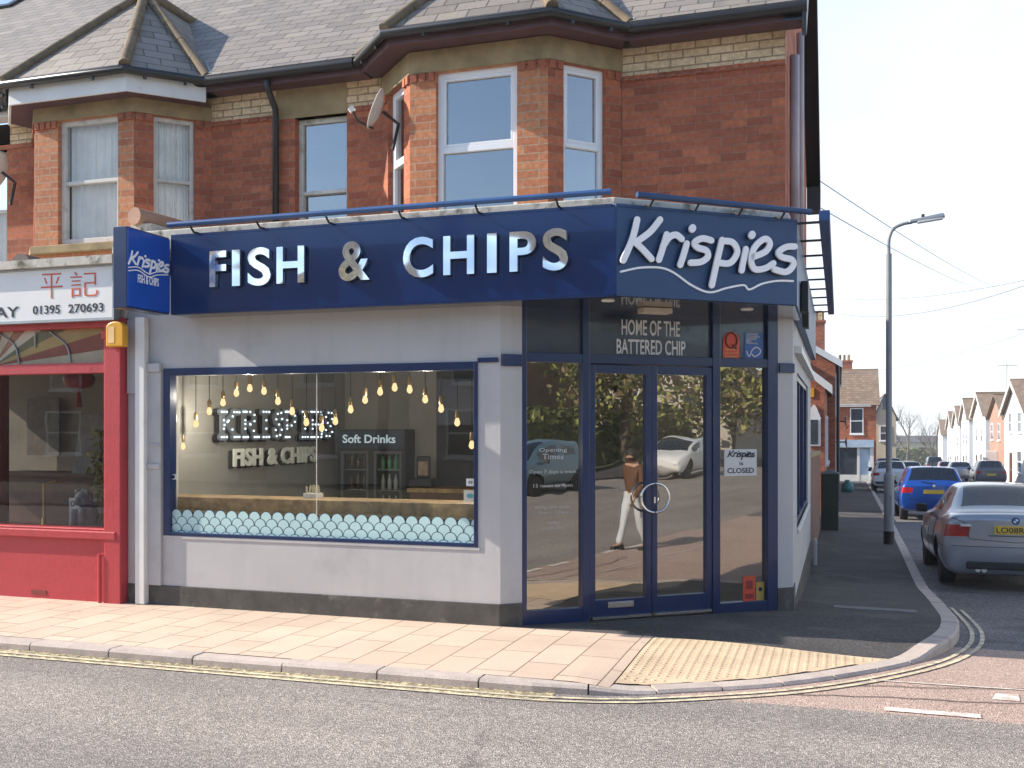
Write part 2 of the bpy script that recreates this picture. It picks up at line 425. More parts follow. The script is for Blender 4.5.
# ------------------------------------------------------------------ materials
NAVY = (.006, .022, .085)
m_navy = M('navy_paint', NAVY, .28, var=.12, coat=.2)
m_fascia = M('navy_gloss_panel', (.006, .025, .105), .13, var=.1, coat=.12, spec=.4)
m_facet = M('navy_satin_panel', (.016, .058, .15), .42, var=.08)
m_signblue = M('bright_blue_panel', (.005, .075, .42), .25, var=.08, coat=.3)
m_soffit = M('navy_soffit', (.004, .008, .025), .12, var=.1, coat=.6)
m_grey = M('grey_render', (.475, .466, .460), .72, var=.07, vs=1.0, bump=.0012, bs=22, dirt=(.33, .325, .325), dscale=1.7, dpos=(.54, .9), streak=True)
m_plinth = M('black_plinth', (.075, .07, .062), .8, var=.35, vs=4, bump=.003, bs=30, dirt=(.24, .22, .19), dscale=4.5, dpos=(.55, .8))
m_white = M('white_paint', (.72, .71, .68), .5, var=.06, dirt=(.4, .38, .32), dscale=5, dpos=(.62, .85))
m_upvc = M('white_upvc', (.82, .83, .84), .3, var=.03)
m_oldwhite = M('weathered_white', (.62, .60, .55), .65, var=.1, dirt=(.26, .23, .18), dscale=7, dpos=(.55, .8))
m_cream = M('flaking_ledge', (.60, .56, .48), .8, var=.2, vs=6, bump=.004, bs=25, dirt=(.12, .11, .07), dscale=6, dpos=(.48, .66))
m_red = M('red_paint', (.50, .048, .058), .45, var=.18, vs=3, bump=.003, bs=25, dirt=(.34, .032, .038), dscale=3, dpos=(.45, .75), streak=True)
m_stone = M('sandstone', (.34, .25, .13), .85, var=.22, vs=4, bump=.003, bs=30, dirt=(.15, .11, .06), dscale=3, dpos=(.5, .8))
m_brick = brickmat('red_brick', (.54, .165, .076), (.33, .092, .048), (.38, .21, .14), ms=.004, stain_amt=.35)
m_brick_lit = brickmat('sunlit_pier_brick', (.62, .255, .115), (.47, .16, .075), (.50, .34, .22), bw=.30, ms=.006, stain_amt=.25)  # bay front brick, sunlight put into its brighter orange
m_cbrick = brickmat('cream_brick', (.90, .70, .45), (.80, .59, .35), (.40, .28, .18), stain=(.25, .15, .08), stain_amt=.5, ms=.007)
m_gbrick = brickmat('garden_brick', (.30, .14, .09), (.22, .10, .07), (.28, .22, .17), stain_amt=.3)
m_slate = slatemat('slate_roof', (.215, .185, .158), (.31, .27, .18), .6, bw=.30, rh=.16)
m_slate2 = slatemat('dark_slate_roof', (.10, .095, .10), (.16, .15, .11), .4)
m_tile = slatemat('brown_tile_roof', (.23, .16, .11), (.30, .24, .12), .6, bw=.3, rh=.3)
m_ridge = M('ridge_tile', (.17, .12, .075), .85, var=.3, vs=8, dirt=(.15, .14, .06), dscale=9, bump=.004)
m_lead = M('lead_flashing', (.27, .28, .29), .5, var=.2)
m_gutter = M('black_gutter', (.018, .018, .018), .35, var=.3)
m_barge = M('maroon_board', (.10, .05, .055), .6, var=.2)
m_lilac = M('lilac_grey_paint', (.42, .37, .39), .6, var=.15)
m_black = M('black_plastic', (.012, .012, .013), .4, var=.2)
m_blackboard = M('black_boards', (.010, .010, .012), .7, var=.3)
m_rail = M('blue_rail_paint', (.035, .095, .24), .35, var=.15)
def mirror(name, col, rough, sc, dist):
    m, n, out = newmat(name); p = nd(n, 'ShaderNodeBsdfPrincipled'); lk(n, p.outputs[0], out.inputs[0])
    p.inputs['Base Color'].default_value = c4(col); p.inputs['Metallic'].default_value = 1.0; p.inputs['Roughness'].default_value = rough
    lk(n, bumpn(n, noise(n, nd(n, 'ShaderNodeTexCoord').outputs['Object'], sc, 0, .4), dist), p.inputs['Normal']); return m
m_metal = mirror('polished_steel', (.96, .93, .88), .12, 2.6, .11)
m_brushed = M('brushed_steel', (.72, .72, .70), .25, 1.0, var=.06)
m_galv = M('galvanised_steel', (.34, .36, .37), .45, .75, var=.12)
m_postgrey = M('grey_post_paint', (.26, .28, .29), .5, var=.1)
m_letterside = M('letter_return', (.006, .012, .04), .3)
m_white_letter = M('white_acrylic', (.92, .92, .92), .35, var=.02)
m_vinyl = M('pale_vinyl', (.62, .63, .64), .5, var=.05)
m_yellow = M('yellow_plastic', (.72, .36, .015), .4, var=.08)
m_glass = glassmat('shop_window_glass', .03, .8)
m_doorglass = glassmat('door_glass', .29, .8, (.62, .63, .60), wob=.0011, gl=(1, .96, .88))
m_upglass = glassmat('upper_window_glass', .27, .8, (.75, .8, .85), wob=.0022)
m_nearglass = glassmat('net_window_glass', .02, .7, (1, 1, 1), wob=.002)
m_curtain = M('net_curtain', (.90, .87, .80), .9, var=.12, vs=3)
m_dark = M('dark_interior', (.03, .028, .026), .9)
m_inwall = M('interior_wall', (.27, .255, .23), .8, var=.1, vs=2)
m_infloor = M('interior_floor', (.12, .10, .085), .5)
m_inceil = M('interior_ceiling', (.42, .40, .36), .8)
m_wood = M('pine_board', (.42, .27, .12), .5, var=.35, vs=5, fine=.5, fs=14)
m_darkwood = M('dark_wood', (.09, .03, .016), .45, var=.3, vs=6)
m_scale = M('mint_scale_film', (.46, .66, .65), .45, var=.05)
m_scaleline = M('scale_outline', (.05, .09, .12), .5)
m_bulb = emimat('warm_filament', (1.0, .62, .26), 16)
m_bulbw = emimat('marquee_bulb', (.80, .92, 1.0), 1.3)
m_bulbglass = emimat('bulb_glow', (1.0, .66, .34), .85)
m_slab = groundmat('buff_slab_base', (.55, .42, .32), .15, 70, .1)
m_asphalt = groundmat('road_asphalt', (.335, .292, .258), .42, 95, .12, wear=True)
m_asphalt2 = groundmat('side_road_asphalt', (.17, .16, .16), .5, 60, .3, patch=(.06, .06, .062))
m_pink = groundmat('pink_tarmac', (.50, .36, .295), .28, 85, .14, patch=(.40, .30, .25))
m_footway = groundmat('footway_tarmac', (.070, .065, .064), .4, 75, .45, patch=(.115, .10, .09))
m_kerb = M('granite_kerb', (.54, .455, .40), .85, var=.16, vs=5, bump=.003, bs=50, fine=.35, fs=120)
m_tactile = M('tactile_paving', (.66, .495, .325), .85, var=.14, vs=3, fine=.3, fs=70)
m_yline = M('yellow_line', (.74, .64, .42), .8, var=.2, vs=9, dirt=(.36, .31, .25), dscale=14, dpos=(.40, .62))
m_wline = M('white_line', (.70, .64, .58), .8, var=.15, vs=9, dirt=(.46, .36, .30), dscale=12, dpos=(.44, .66))
m_grit = groundmat('gutter_grit', (.36, .30, .18), .6, 40, .3)
m_earth = M('earth', (.16, .15, .09), .95, var=.3)

# pavement slab material: long slabs laid square to the kerb
def slabs():
    m, n, out = newmat('buff_slabs')
    p = nd(n, 'ShaderNodeBsdfPrincipled'); lk(n, p.outputs[0], out.inputs[0])
    uv = UVvec(n)
    sx = nd(n, 'ShaderNodeSeparateXYZ'); lk(n, uv, sx.inputs[0])
    cx = nd(n, 'ShaderNodeCombineXYZ'); lk(n, sx.outputs[1], cx.inputs[0]); lk(n, sx.outputs[0], cx.inputs[1])
    b = nd(n, 'ShaderNodeTexBrick'); lk(n, cx.outputs[0], b.inputs['Vector']); b.offset = .5
    for k, v in (('Scale', 1.0), ('Mortar Size', .005), ('Mortar Smooth', .2), ('Bias', 0.0), ('Brick Width', .62), ('Row Height', .30)):
        b.inputs[k].default_value = v
    b.inputs['Color1'].default_value = (.66, .505, .385, 1); b.inputs['Color2'].default_value = (.58, .44, .335, 1); b.inputs['Mortar'].default_value = (.20, .14, .10, 1)
    cc = mixc(n, 1.0, b.outputs['Color'], ramp(n, noise(n, uv, 1.1, 6, .65), [(.3, (.85,) * 3), (.7, (1.1,) * 3)]), 'MULTIPLY')
    cc = mixc(n, 1.0, cc, ramp(n, noise(n, uv, 90, 3), [(.3, (.82,) * 3), (.7, (1.1,) * 3)]), 'MULTIPLY')
    k = ramp(n, noise(n, uv, 5, 5, .7), [(.62, (0, 0, 0)), (.74, (.35,) * 3)])
    cc = mixc(n, k, cc, (.26, .20, .15))
    vg = nd(n, 'ShaderNodeTexVoronoi'); vg.inputs['Scale'].default_value = 4.3; lk(n, uv, vg.inputs['Vector'])
    k = ramp(n, vg.outputs['Distance'], [(.0, (.6,) * 3), (.085, (.5,) * 3), (.10, (0, 0, 0))]); sg_ = nd(n, 'ShaderNodeSeparateColor'); lk(n, vg.outputs['Color'], sg_.inputs[0])
    k = mixc(n, 1.0, k, ramp(n, sg_.outputs[0], [(.72, (0, 0, 0)), (.75, (1, 1, 1))]), 'MULTIPLY'); cc = mixc(n, k, cc, (.27, .22, .18))
    k = ramp(n, noise(n, uv, .55, 4, .6), [(.5, (0, 0, 0)), (.7, (.30,) * 3)]); cc = mixc(n, k, cc, (.46, .33, .23))
    lk(n, cc, p.inputs['Base Color']); p.inputs['Roughness'].default_value = .85
    lk(n, bumpn(n, math_(n, 'MULTIPLY', b.outputs['Fac'], -1.0), .004), p.inputs['Normal'])
    return m
m_slabs = slabs()

# ------------------------------------------------------------------ ground levels
def sm(a, b, x):
    t = max(0.0, min(1.0, (x - a) / (b - a))); return t * t * (3 - 2 * t)
def gdrop(y):
    """fall of the side street away from the junction"""
    g = .02 * max(0, min(y, 9.7) - 7.5)
    g += .0825 * max(0, min(y, 14.5) - 9.7)
    g += .0186 * max(0, min(y, 29.3) - 14.5)
    g += .027 * max(0, min(y, 260) - 29.3)
    return g
def RZ(x, y): return -.06 - .05 * sm(7.0, 10.0, y) - gdrop(y)
KP = [(-40, 6.22), (-20, 6.22), (-8, 6.22), (-3, 6.24), (-1.6, 6.30), (-.88, 6.60), (-.25, 7.02), (.36, 7.72), (.80, 8.65), (1.02, 9.8), (1.10, 12)] + [(1.10 + .0133 * (y - 12), y) for y in (16, 20, 26, 34, 45, 60, 75)]
KL = []
for p in catmull(KP, 12): KL.append(Vector((p.x, p.y)))
def kerbn(i):
    t = KL[min(i + 1, len(KL) - 1)] - KL[max(i - 1, 0)]; t.normalize(); return Vector((-t.y, t.x))   # points inwards to the pavement
def kdist(x, y):
    q = Vector((x, y)); return min((k - q).length for k in KL[40:140])
def dropw(x, y):
    """1 where the kerb is flush for the crossing"""
    return sm(-1.7, -1.2, x) * (1 - sm(.42, .95, x + max(0, y - 8.2) * .5)) * (1 - sm(8.0, 8.8, y))
def PZ(x, y):
    wv = dropw(x, y)
    base = -gdrop(y) - .012 * max(0, x + .5) * sm(8, 10, y)
    if wv > 0:
        d = kdist(x, y); k = wv * (1 - sm(.15, 1.3, d))
        base = base * (1 - k) + (RZ(x, y) + .02) * k
    return base
# ---- main ground sheet
g = MB(); xs = [-400, -150, -60, -20, -8, -4, -2, 0, 2, 4, 8, 14, 22, 40, 90, 200, 400]; ys = [-400, -120, -40, -12, -6, 0, 4, 6.2, 7.5, 8.6, 9.7, 10.8, 12, 13, 20, 40, 80, 140, 260, 700]
for i, x in enumerate(xs):
    for j, y in enumerate(ys): g.v.append((x, y, RZ(x, y) - .10 - (.25 if y > 14 else 0)))
for i in range(len(xs) - 1):
    for j in range(len(ys) - 1):
        a = i * len(ys) + j; g.f.append((a, a + len(ys), a + len(ys) + 1, a + 1)); g.m.append(0)
struct(g.build('ground', m_earth, base=(0, 0, 0)))
def sheet(name, mat, xs, ys, zf, clip=None):
    mb = MB(); idx = {}
    for i, x in enumerate(xs):
        for j, y in enumerate(ys):
            xx = x(y) if callable(x) else x
            mb.v.append((xx, y, zf(xx, y)))
    for i in range(len(xs) - 1):
        for j in range(len(ys) - 1):
            a = i * len(ys) + j; mb.f.append((a, a + len(ys), a + len(ys) + 1, a + 1)); mb.m.append(0)
    return struct(mb.build(name, mat, base=(0, 0, 0)))
def lin(a, b, n): return [a + (b - a) * i / n for i in range(n + 1)]
sheet('main_road', m_asphalt, lin(-60, 60, 12), [-2.2, 0, 2, 4, 6.47], lambda x, y: RZ(x, y))
sheet('main_road_pavement_edge', m_grit, lin(-60, -1.75, 10), [6.06, 6.3], lambda x, y: RZ(x, y) + .003)
sheet('junction_surface', m_pink, lin(-2.0, 9.5, 12), [6.47, 7.0, 7.5, 8.2, 8.92], lambda x, y: RZ(x, y))
sl_ys = [8.92, 9.3, 9.7, 10.5, 11.5, 12.3, 13, 16, 20, 30, 45, 60, 80, 120, 160, 220, 262]
sheet('side_road', m_asphalt2, [-1.6, lambda y: 3.5 + .02 * y, lambda y: 7.0 + .03 * y, lambda y: 8.8 + .05 * max(0, y - 50) + .012 * y], sl_ys, lambda x, y: RZ(x, y))
sheet('main_road_shoulder', m_asphalt2, lin(9.5, 60, 4), [6.47, 8.0], lambda x, y: RZ(x, y) - .001)
# opposite pavement, right-hand pavement
mb = MB(); mb.box(-60, 60, -5.5, -2.2, -.3, 0)
struct(mb.build('opposite_pavement', m_footway, base=(0, 0, 0)))
mb = MB()
for a, b in zip(sl_ys[:-1], sl_ys[1:]):
    fx = lambda y: 8.8 + .05 * max(0, y - 50) + .012 * y
    mb.hexa([(fx(a), a, RZ(0, a) - .3), (fx(a) + 1.9, a, RZ(0, a) - .3), (fx(b) + 1.9, b, RZ(0, b) - .3), (fx(b), b, RZ(0, b) - .3), (fx(a), a, RZ(0, a) + .11), (fx(a) + 1.9, a, RZ(0, a) + .11), (fx(b) + 1.9, b, RZ(0, b) + .11), (fx(b), b, RZ(0, b) + .11)])
struct(mb.build('far_pavement', m_footway, base=(0, 0, 0)))
# corner pavement base sheet (tarmac)
mb = MB(); NJ = 14
for i, k in enumerate(KL):
    n = kerbn(i); k2 = k + n * .15
    if k.x < -2.4: inn = Vector((k.x, 8.4))
    elif k.y > 9.9: inn = Vector((-1.2, k.y + .01))
    else:
        tt = sm(-2.4, 1.03, k.x); inn = Vector((-2.4 + 1.2 * tt, 8.4 + 1.5 * tt))
    for j in range(NJ + 1):
        p = k2 + (inn - k2) * (j / NJ)
        mb.v.append((p.x, p.y, PZ(p.x, p.y)))
for i in range(len(KL) - 1):
    for j in range(NJ):
        a = i * (NJ + 1) + j; mb.f.append((a, a + NJ + 1, a + NJ + 2, a + 1)); mb.m.append(0)
struct(mb.build('footway', m_footway, base=(0, 0, 0), smooth=True))
sheet('pavement', m_slabs, lin(-40, -3, 40) + lin(-2.9, -1.42, 12), lin(6.38, 8.02, 14), lambda x, y: PZ(x, y) + .005)
# tactile paving with blisters
def kerby(x):
    best = min((abs(k.x - x), k.y) for k in KL if k.y < 9.6)[1]; return best
mb = MB(); cols = lin(-1.41, .60, 44)
bot = [kerby(x) + .185 + .10 * sm(-.9, .3, x) for x in cols]; NT = 10
for i, x in enumerate(cols):
    for j in range(NT + 1):
        y = bot[i] + (7.99 - bot[i]) * j / NT; mb.v.append((x, y, PZ(x, y) + .006))
for i in range(len(cols) - 1):
    if bot[i] > 7.95: break
    for j in range(NT):
        a = i * (NT + 1) + j; mb.f.append((a, a + NT + 1, a + NT + 2, a + 1)); mb.m.append(0)
nx = 31
for i in range(nx):
    x = -1.38 + i * .064; y = kerby(x) + .24 + .10 * sm(-.9, .3, x)
    y = 6.4 + math.ceil((y - 6.4) / .064) * .064
    while y < 7.96:
        if int((y - 6.4) / .4) != int((y - 6.4 + .03) / .4): y += .064; continue
        z = PZ(x, y) + .006
        mb.lathe((x, y, z), [(.019, 0), (.015, .0035), (.008, .005)], 6); y += .064
struct(mb.build('tactile_paving', m_tactile, base=(0, 0, 0)))
# slab strip and access covers in the tarmac footway
mb = MB()
for (x0, x1, y0, y1) in ((-.05, .72, 10.45, 10.75),):
    mb.hexa([(x0, y0, PZ(x0, y0) - .05), (x1, y0, PZ(x1, y0) - .05), (x1, y1, PZ(x1, y1) - .05), (x0, y1, PZ(x0, y1) - .05), (x0, y0, PZ(x0, y0) + .006), (x1, y0, PZ(x1, y0) + .006), (x1, y1, PZ(x1, y1) + .006), (x0, y1, PZ(x0, y1) + .006)])
struct(mb.build('footway_patch', M('concrete_patch', (.17, .17, .175), .9, var=.2, fine=.3), base=(0, 0, 0)))
# kerb stones
mb = MB(); acc = 0.0; lastj = 0; segs = []; start = 0
for i in range(1, len(KL)):
    acc += (KL[i] - KL[i - 1]).length
ds = [0.0]
for i in range(1, len(KL)): ds.append(ds[-1] + (KL[i] - KL[i - 1]).length)
def kat(d):
    import bisect
    i = max(1, min(len(KL) - 1, bisect.bisect_left(ds, d))); t = (d - ds[i - 1]) / max(1e-9, ds[i] - ds[i - 1])
    p = KL[i - 1].lerp(KL[i], t); n = kerbn(i - 1).lerp(kerbn(i), t); return p, n.normalized()
d = 20.095; rk = random.Random(3)
while d < ds[-1] - 1:
    curve = 38.4 < d < 46
    L = .45 if curve else .735
    e = d + L - .012; jz = rk.uniform(-.004, .004)
    steps = 3 if curve else 2
    prev = None
    ring = []
    for q in range(steps + 1):
        p, n = kat(d + (e - d) * q / steps); b = p + n * .15
        top = max(RZ(p.x, p.y) + .022, PZ(b.x, b.y) + .004) + jz
        lo = RZ(p.x, p.y) - .12
        pf = p - n * .0
        ring.append([(p.x, p.y, lo), (p.x, p.y, top - .018), (p.x + n.x * .018, p.y + n.y * .018, top), (b.x, b.y, top), (b.x, b.y, lo)])
    vs = [v for r in ring for v in r]; fs = []
    for q in range(steps):
        for k in range(5): fs.append((q * 5 + k, q * 5 + (k + 1) % 5, q * 5 + 5 + (k + 1) % 5, q * 5 + 5 + k))
    fs.append((0, 1, 2, 3, 4)); fs.append(tuple(steps * 5 + k for k in (4, 3, 2, 1, 0)))
    mb.add(vs, fs); d += L
struct(mb.build('kerb', m_kerb, base=(0, 0, 0)))
# road markings
mb = MB()
def strip(mb, offs, wd, d0, d1, lift, step=.25):
    q = d0; prev = None
    while q <= d1:
        p, n = kat(q); a = p - n * offs; b = p - n * (offs + wd)
        cur = ((a.x, a.y, RZ(a.x, a.y) + lift), (b.x, b.y, RZ(b.x, b.y) + lift))
        if prev: mb.quad(prev[0], prev[1], cur[1], cur[0])
        prev = cur; q += step
dend = next(ds[i] for i, k in enumerate(KL) if k.y > 12.4 and k.x > .5)
strip(mb, .085, .036, 20, dend, .007); strip(mb, .165, .036, 20, dend - .1, .007)
struct(mb.build('yellow_lines', m_yline, base=(0, 0, 0)))
mb = MB()
for x0, x1 in ((.26, .80), (1.04, 1.6), (1.85, 2.4), (2.65, 3.2), (3.45, 4.0)):
    mb.quad((x0, 6.51, RZ(0, 6.5) + .006), (x1, 6.51, RZ(0, 6.5) + .006), (x1, 6.60, RZ(0, 6.6) + .006), (x0, 6.60, RZ(0, 6.6) + .006))
mb.quad((.2, 7.28, RZ(0, 7) + .004), (5, 7.42, RZ(0, 7) + .004), (5, 7.45, RZ(0, 7) + .004), (.2, 7.30, RZ(0, 7) + .004))
mb.quad((.92, 7.0, RZ(0, 7) + .004), (1.08, 7.0, RZ(0, 7) + .004), (1.1, 7.18, RZ(0, 7) + .004), (.96, 7.16, RZ(0, 7) + .004))
struct(mb.build('white_markings', m_wline, base=(0, 0, 0)))
# reinstated seams in the junction tarmac
mb = MB(); rs = random.Random(9)
for pts in ([(-.3, 6.72), (.3, 6.84), (.9, 6.90), (1.5, 7.02), (2.4, 7.0)], [(1.02, 6.46), (1.12, 6.8), (1.36, 7.4), (1.5, 8.0)], [(.1, 7.1), (.7, 7.22), (1.6, 7.5)]):
    P = catmull(pts, 6); pv = None
    for p in P:
        j = rs.uniform(-.012, .012); cur = ((p.x, p.y + j, RZ(0, p.y) + .005), (p.x + .004, p.y + j + .014, RZ(0, p.y) + .005))
        if pv: mb.quad(pv[0], cur[0], cur[1], pv[1])
        pv = cur
struct(mb.build('road_seams', M('bitumen_seam', (.05, .042, .04), .8), base=(0, 0, 0)))

# ================================================================== CORNER SHOP BUILDING
CH = 39.0                                   # chamfer angle
FW = Fr(0, 8.03, 0); FC = Fr(-2.72, 8.03, CH); FS = Fr(-.42, 0, 90)
FU = Fr(0, 9.15, 0); FB = Fr(0, 8.60, 0); FF = Fr(0, 7.75, 0); FK = Fr(-1.667, 7.75, CH)
CE = (-.42 + 2.72) / FC.d.x                 # chamfer length to the side wall
CY = 8.03 + FC.d.y * CE                     # where the side wall starts
LW = -6.49                                  # party wall
shop = thing('corner_shop', (-3.4, 9.0, 0), 'red brick corner building with grey shopfront, navy glass entrance and slate roof', 'building')
# --- ground floor walls
WIN = (-6.085, -2.921, .655, 2.232)
mb = MB(); wall(mb, FW, LW, -2.72, .18, 3.1, [WIN], .22)
mb.build('shopfront_wall', m_grey, shop)
mb = MB(); mb.fb(FW, LW, -2.72, -.06, .18, -.2, .012); mb.build('plinth', m_plinth, shop, bevel=.006)
mb = MB()
mb.fb(FW, -6.26, -6.10, .18, 2.20, 0, .03); mb.fb(FW, -6.28, -6.10, 2.20, 2.28, 0, .05); mb.fb(FW, -6.27, -6.10, 1.28, 1.33, .03, .045); mb.fb(FW, -6.22, -6.12, 1.50, 1.52, .03, .04)
mb.build('pilaster', m_grey, shop, bevel=.006)
p0, p1 = FC.s(522), FC.s(778)
def piecebox(mb, f, s0, s1, z0, z1, d0, d1): mb.fb(f, s0, s1, z0, z1, d0, d1)
mb = MB()
# corner pier: mitred prism between front and chamfer
a = FW.pt(-2.72, 0); q0 = FC.pt(p0, 0); q1 = FC.pt(p0, 0, -.2)
mb.prism([(a[0], a[1]), (q0[0], q0[1]), (q1[0], q1[1]), (-2.72, 8.03 + .22)], .18, 3.1)
mb.build('corner_pier', m_grey, shop)
mb = MB(); mb.prism([(a[0] - .004, a[1] - .012), (q0[0] + .005, q0[1] - .012), (q1[0], q1[1]), (-2.72, 8.2)], -.06, .18); mb.build('pier_plinth', m_plinth, shop)
mb = MB(); mb.fb(FC, .005, p0 - .004, 2.19, 2.29, 0, .03); mb.fb(FW, -2.92, -2.735, 2.222, 2.262, .002, .02); mb.build('pier_band', m_navy, shop, bevel=.003)
mb = MB(); r0 = FC.pt(p1, 0); r1 = FC.pt(p1, 0, -.22)
mb.prism([(r0[0], r0[1]), (-.42, CY), (-.42, CY + .3), (r1[0], r1[1])], .16, 3.1)
mb.build('end_pier', m_grey, shop)
mb = MB(); mb.prism([(r0[0], r0[1] - .012), (-.41, CY - .015), (-.41, CY + .3), (r1[0], r1[1])], -.3, .16); mb.build('pier_plinth', m_plinth, shop)
mb = MB(); mb.fb(FC, p1 + .004, CE + .003, 2.19, 2.28, 0, .025); mb.build('pier_band', m_navy, shop, bevel=.003)
# side wall
SW = (CY + .95, 14.6, .62, 2.25)
mb = MB(); wall(mb, FS, CY + .3, 16.0, -.65, 3.1, [SW], .25)
mb.quad((-.42, 16, -.65), (-7, 16, -.65), (-7, 16, 3.2), (-.42, 16, 3.2))
mb.build('side_wall', m_grey, shop)
mb = MB(); mb.fb(FS, CY + .3, 16.02, -.7, -.02, -.2, .012); mb.build('side_plinth', m_plinth, shop)
mb = MB()
for s in lin(SW[0], SW[1], 3): mb.fb(FS, s - .03, s + .03, SW[2], SW[3], -.12, -.02)
for z in (SW[2], SW[3] - .06): mb.fb(FS, SW[0], SW[1], z, z + .06, -.121, -.019)
sw = mb.build('side_window', m_navy, shop)
mb = MB(); mb.fq(FS, SW[0], SW[1], SW[2], SW[3], -.07); mb.build('pane', m_doorglass, sw)
mb = MB(); mb.fb(FS, SW[0] - .04, SW[1] + .04, .58, .62, -.05, .025); mb.fb(FS, CY + .3, 15.9, 2.40, 2.47, 0, .07); mb.build('side_sill', m_white, shop)
# --- main shop window
mb = MB(); s0, s1, z0, z1 = WIN; t = .055
mb.fb(FW, s0, s0 + t + .02, z0, z1, -.09, .012); mb.fb(FW, s1 - t + .02, s1, z0, z1, -.09, .012)
mb.fb(FW, s0 + t + .02, s1 - t + .02, z1 - t - .015, z1, -.09, .012); mb.fb(FW, s0 + t + .02, s1 - t + .02, z0, z0 + .03, -.09, .012)
swin = mb.build('shop_window', m_navy, shop, bevel=.004)
sj = FW.s(315)
mb = MB(); mb.fq(FW, s0 + t, sj - .002, z0 + .02, z1 - t, -.03); mb.build('pane', m_glass, swin)
mb = MB(); mb.fq(FW, sj + .002, s1 - t + .03, z0 + .02, z1 - t, -.03); mb.build('pane', m_glass, swin)
mb = MB(); mb.fb(FW, sj - .003, sj + .003, z0 + .03, z1 - t - .015, -.034, -.026); mb.build('glass_joint', m_oldwhite, swin)
mb = MB(); mb.fb(FW, s0 - .01, s1 + .02, z0 - .03, z0 - .002, 0, .008); mb.build('sill', m_grey, swin, bevel=.003)
# --- chamfered glazed entrance
entr = MB(); TOP = 2.98
def cs(px): return FC.s(px)
ztr = FC.px(650, 372)[1]
zb_ = -.005
posts = [(cs(522), cs(527)), (cs(583), cs(590)), (cs(713), cs(720.5)), (cs(768), cs(778))]
for a, b in posts: entr.fb(FC, a, b, zb_ - .06, TOP, -.10, .0)
zt0 = FC.px(553, 371)[1]
for (a, b) in ((posts[0][1], posts[1][0]), (posts[1][1], posts[2][0]), (posts[2][1], posts[3][0])):
    entr.fb(FC, a, b, 2.235, 2.315, -.095, -.004)
entr.fb(FC, posts[0][1], posts[1][0], zb_ - .06, .10, -.095, -.004); entr.fb(FC, posts[2][1], posts[3][0], zb_ - .06, .05, -.095, -.004)
fr = entr.build('entrance_frame', m_navy, shop, bevel=.004)
mb = MB(); mb.fq(FC, posts[0][1], posts[1][0], .10, 2.235, -.05); pl = mb.build('side_light', m_doorglass, shop)
mb = MB(); mb.fq(FC, posts[2][1], posts[3][0], .05, 2.235, -.05); mb.build('side_light', m_doorglass, shop)
m_trans = M('navy_transom_glass', (.022, .034, .062), .22, var=.05, coat=.5)
for a, b in ((posts[0][1], posts[1][0]), (posts[1][1], posts[2][0]), (posts[2][1], posts[3][0])):
    mb = MB(); mb.fb(FC, a, b, 2.315, TOP, -.06, -.04); mb.build('transom_panel', m_trans, shop)
mb = MB()
za = FC.px(653, 338)[1]; zb = FC.px(653, 320)[1]
mb.text(FC, 'HOME OF THE', cs(623.5), cs(682), zb, za + .145, -.04, -.036, .012)
z2 = FC.px(653, 354)[1]; z3 = FC.px(653, 339)[1]
mb = MB(); mb.text(FC, 'HOME OF THE', cs(623.5), cs(682), FC.px(653, 335.5)[1], FC.px(653, 320)[1], -.04, -.035, .012)
mb.text(FC, 'BATTERED CHIP', cs(618.5), cs(687.5), FC.px(653, 354.5)[1], FC.px(653, 339.5)[1], -.04, -.035, .012)
mb.build('transom_lettering', m_vinyl, shop)
# opening-hours lettering on the left side light
m_etch = M('etched_vinyl', (.42, .43, .43), .6)
mb = MB(); gx0, gx1 = posts[0][1], posts[1][0]; gc = (gx0 + gx1) / 2; gw = gx1 - gx0
for txt, y0, y1, wf in (('Opening', 448, 453, .5), ('Times', 454, 459.5, .38), ('Open 7 days a week', 470, 474.5, .86), ('12 noon to 9pm', 484, 488.5, .70), ('During winter months', 506, 509.5, .64), ('12 noon - 8.30pm', 511.5, 515, .52), ('Sunday', 521.5, 525, .22), ('12 noon - 8pm', 527, 530.5, .40)):
    mb = MB(); mb.text(FC, txt, gc - gw * wf / 2, gc + gw * wf / 2, FC.px(555, y1)[1], FC.px(555, y0)[1], -.049, -.048, .004, res=2); mb.build('opening_hours_lettering', m_etch, shop)
# the two doors
zD0, zD1 = .012, 2.225
dmid = cs(652.5)
def door(a, b, hs):
    mb = MB(); st = cs(596.5) - cs(590.5)
    st = .055
    mb.fb(FC, a, a + st, zD0, zD1, -.075, -.012); mb.fb(FC, b - st, b, zD0, zD1, -.075, -.012)
    mb.fb(FC, a + st, b - st, zD1 - .075, zD1, -.074, -.013); mb.fb(FC, a + st, b - st, zD0, .155, -.074, -.013)
    d = mb.build('entrance_door', m_navy, shop, bevel=.004)
    mb = MB(); mb.fq(FC, a + st, b - st, .155, zD1 - .075, -.045); mb.build('pane', m_doorglass, d)
    mb = MB(); zc = FC.px(656, 497.5)[1]; R = .128; cx = dmid
    for dd in (.05, -.13):
        pts = []
        for k in range(15):
            q = math.pi * k / 14 + math.pi / 2
            x = cx + hs * .013 + hs * abs(R * math.sin(math.pi * k / 14)); z = zc + R * math.cos(math.pi * k / 14)
            pts.append(FC.pt(x, z, dd))
        mb.tube(pts, .011, 8)
        for z in (zc + R, zc - R): mb.tube([FC.pt(cx + hs * .013, z, dd), FC.pt(cx + hs * .013, z, -.015 if dd > 0 else -.07)], .009, 6)
    mb.build('handle', m_brushed, d, smooth=True, auto=50)
    mb = MB(); mb.fb(FC, a + st * .3, b - st * .3, -.01, .012, -.07, .012); mb.build('threshold', m_brushed, d)
    return d
dl = door(posts[1][1] + .004, dmid - .003, -1); dr = door(dmid + .003, posts[2][0] - .004, 1)
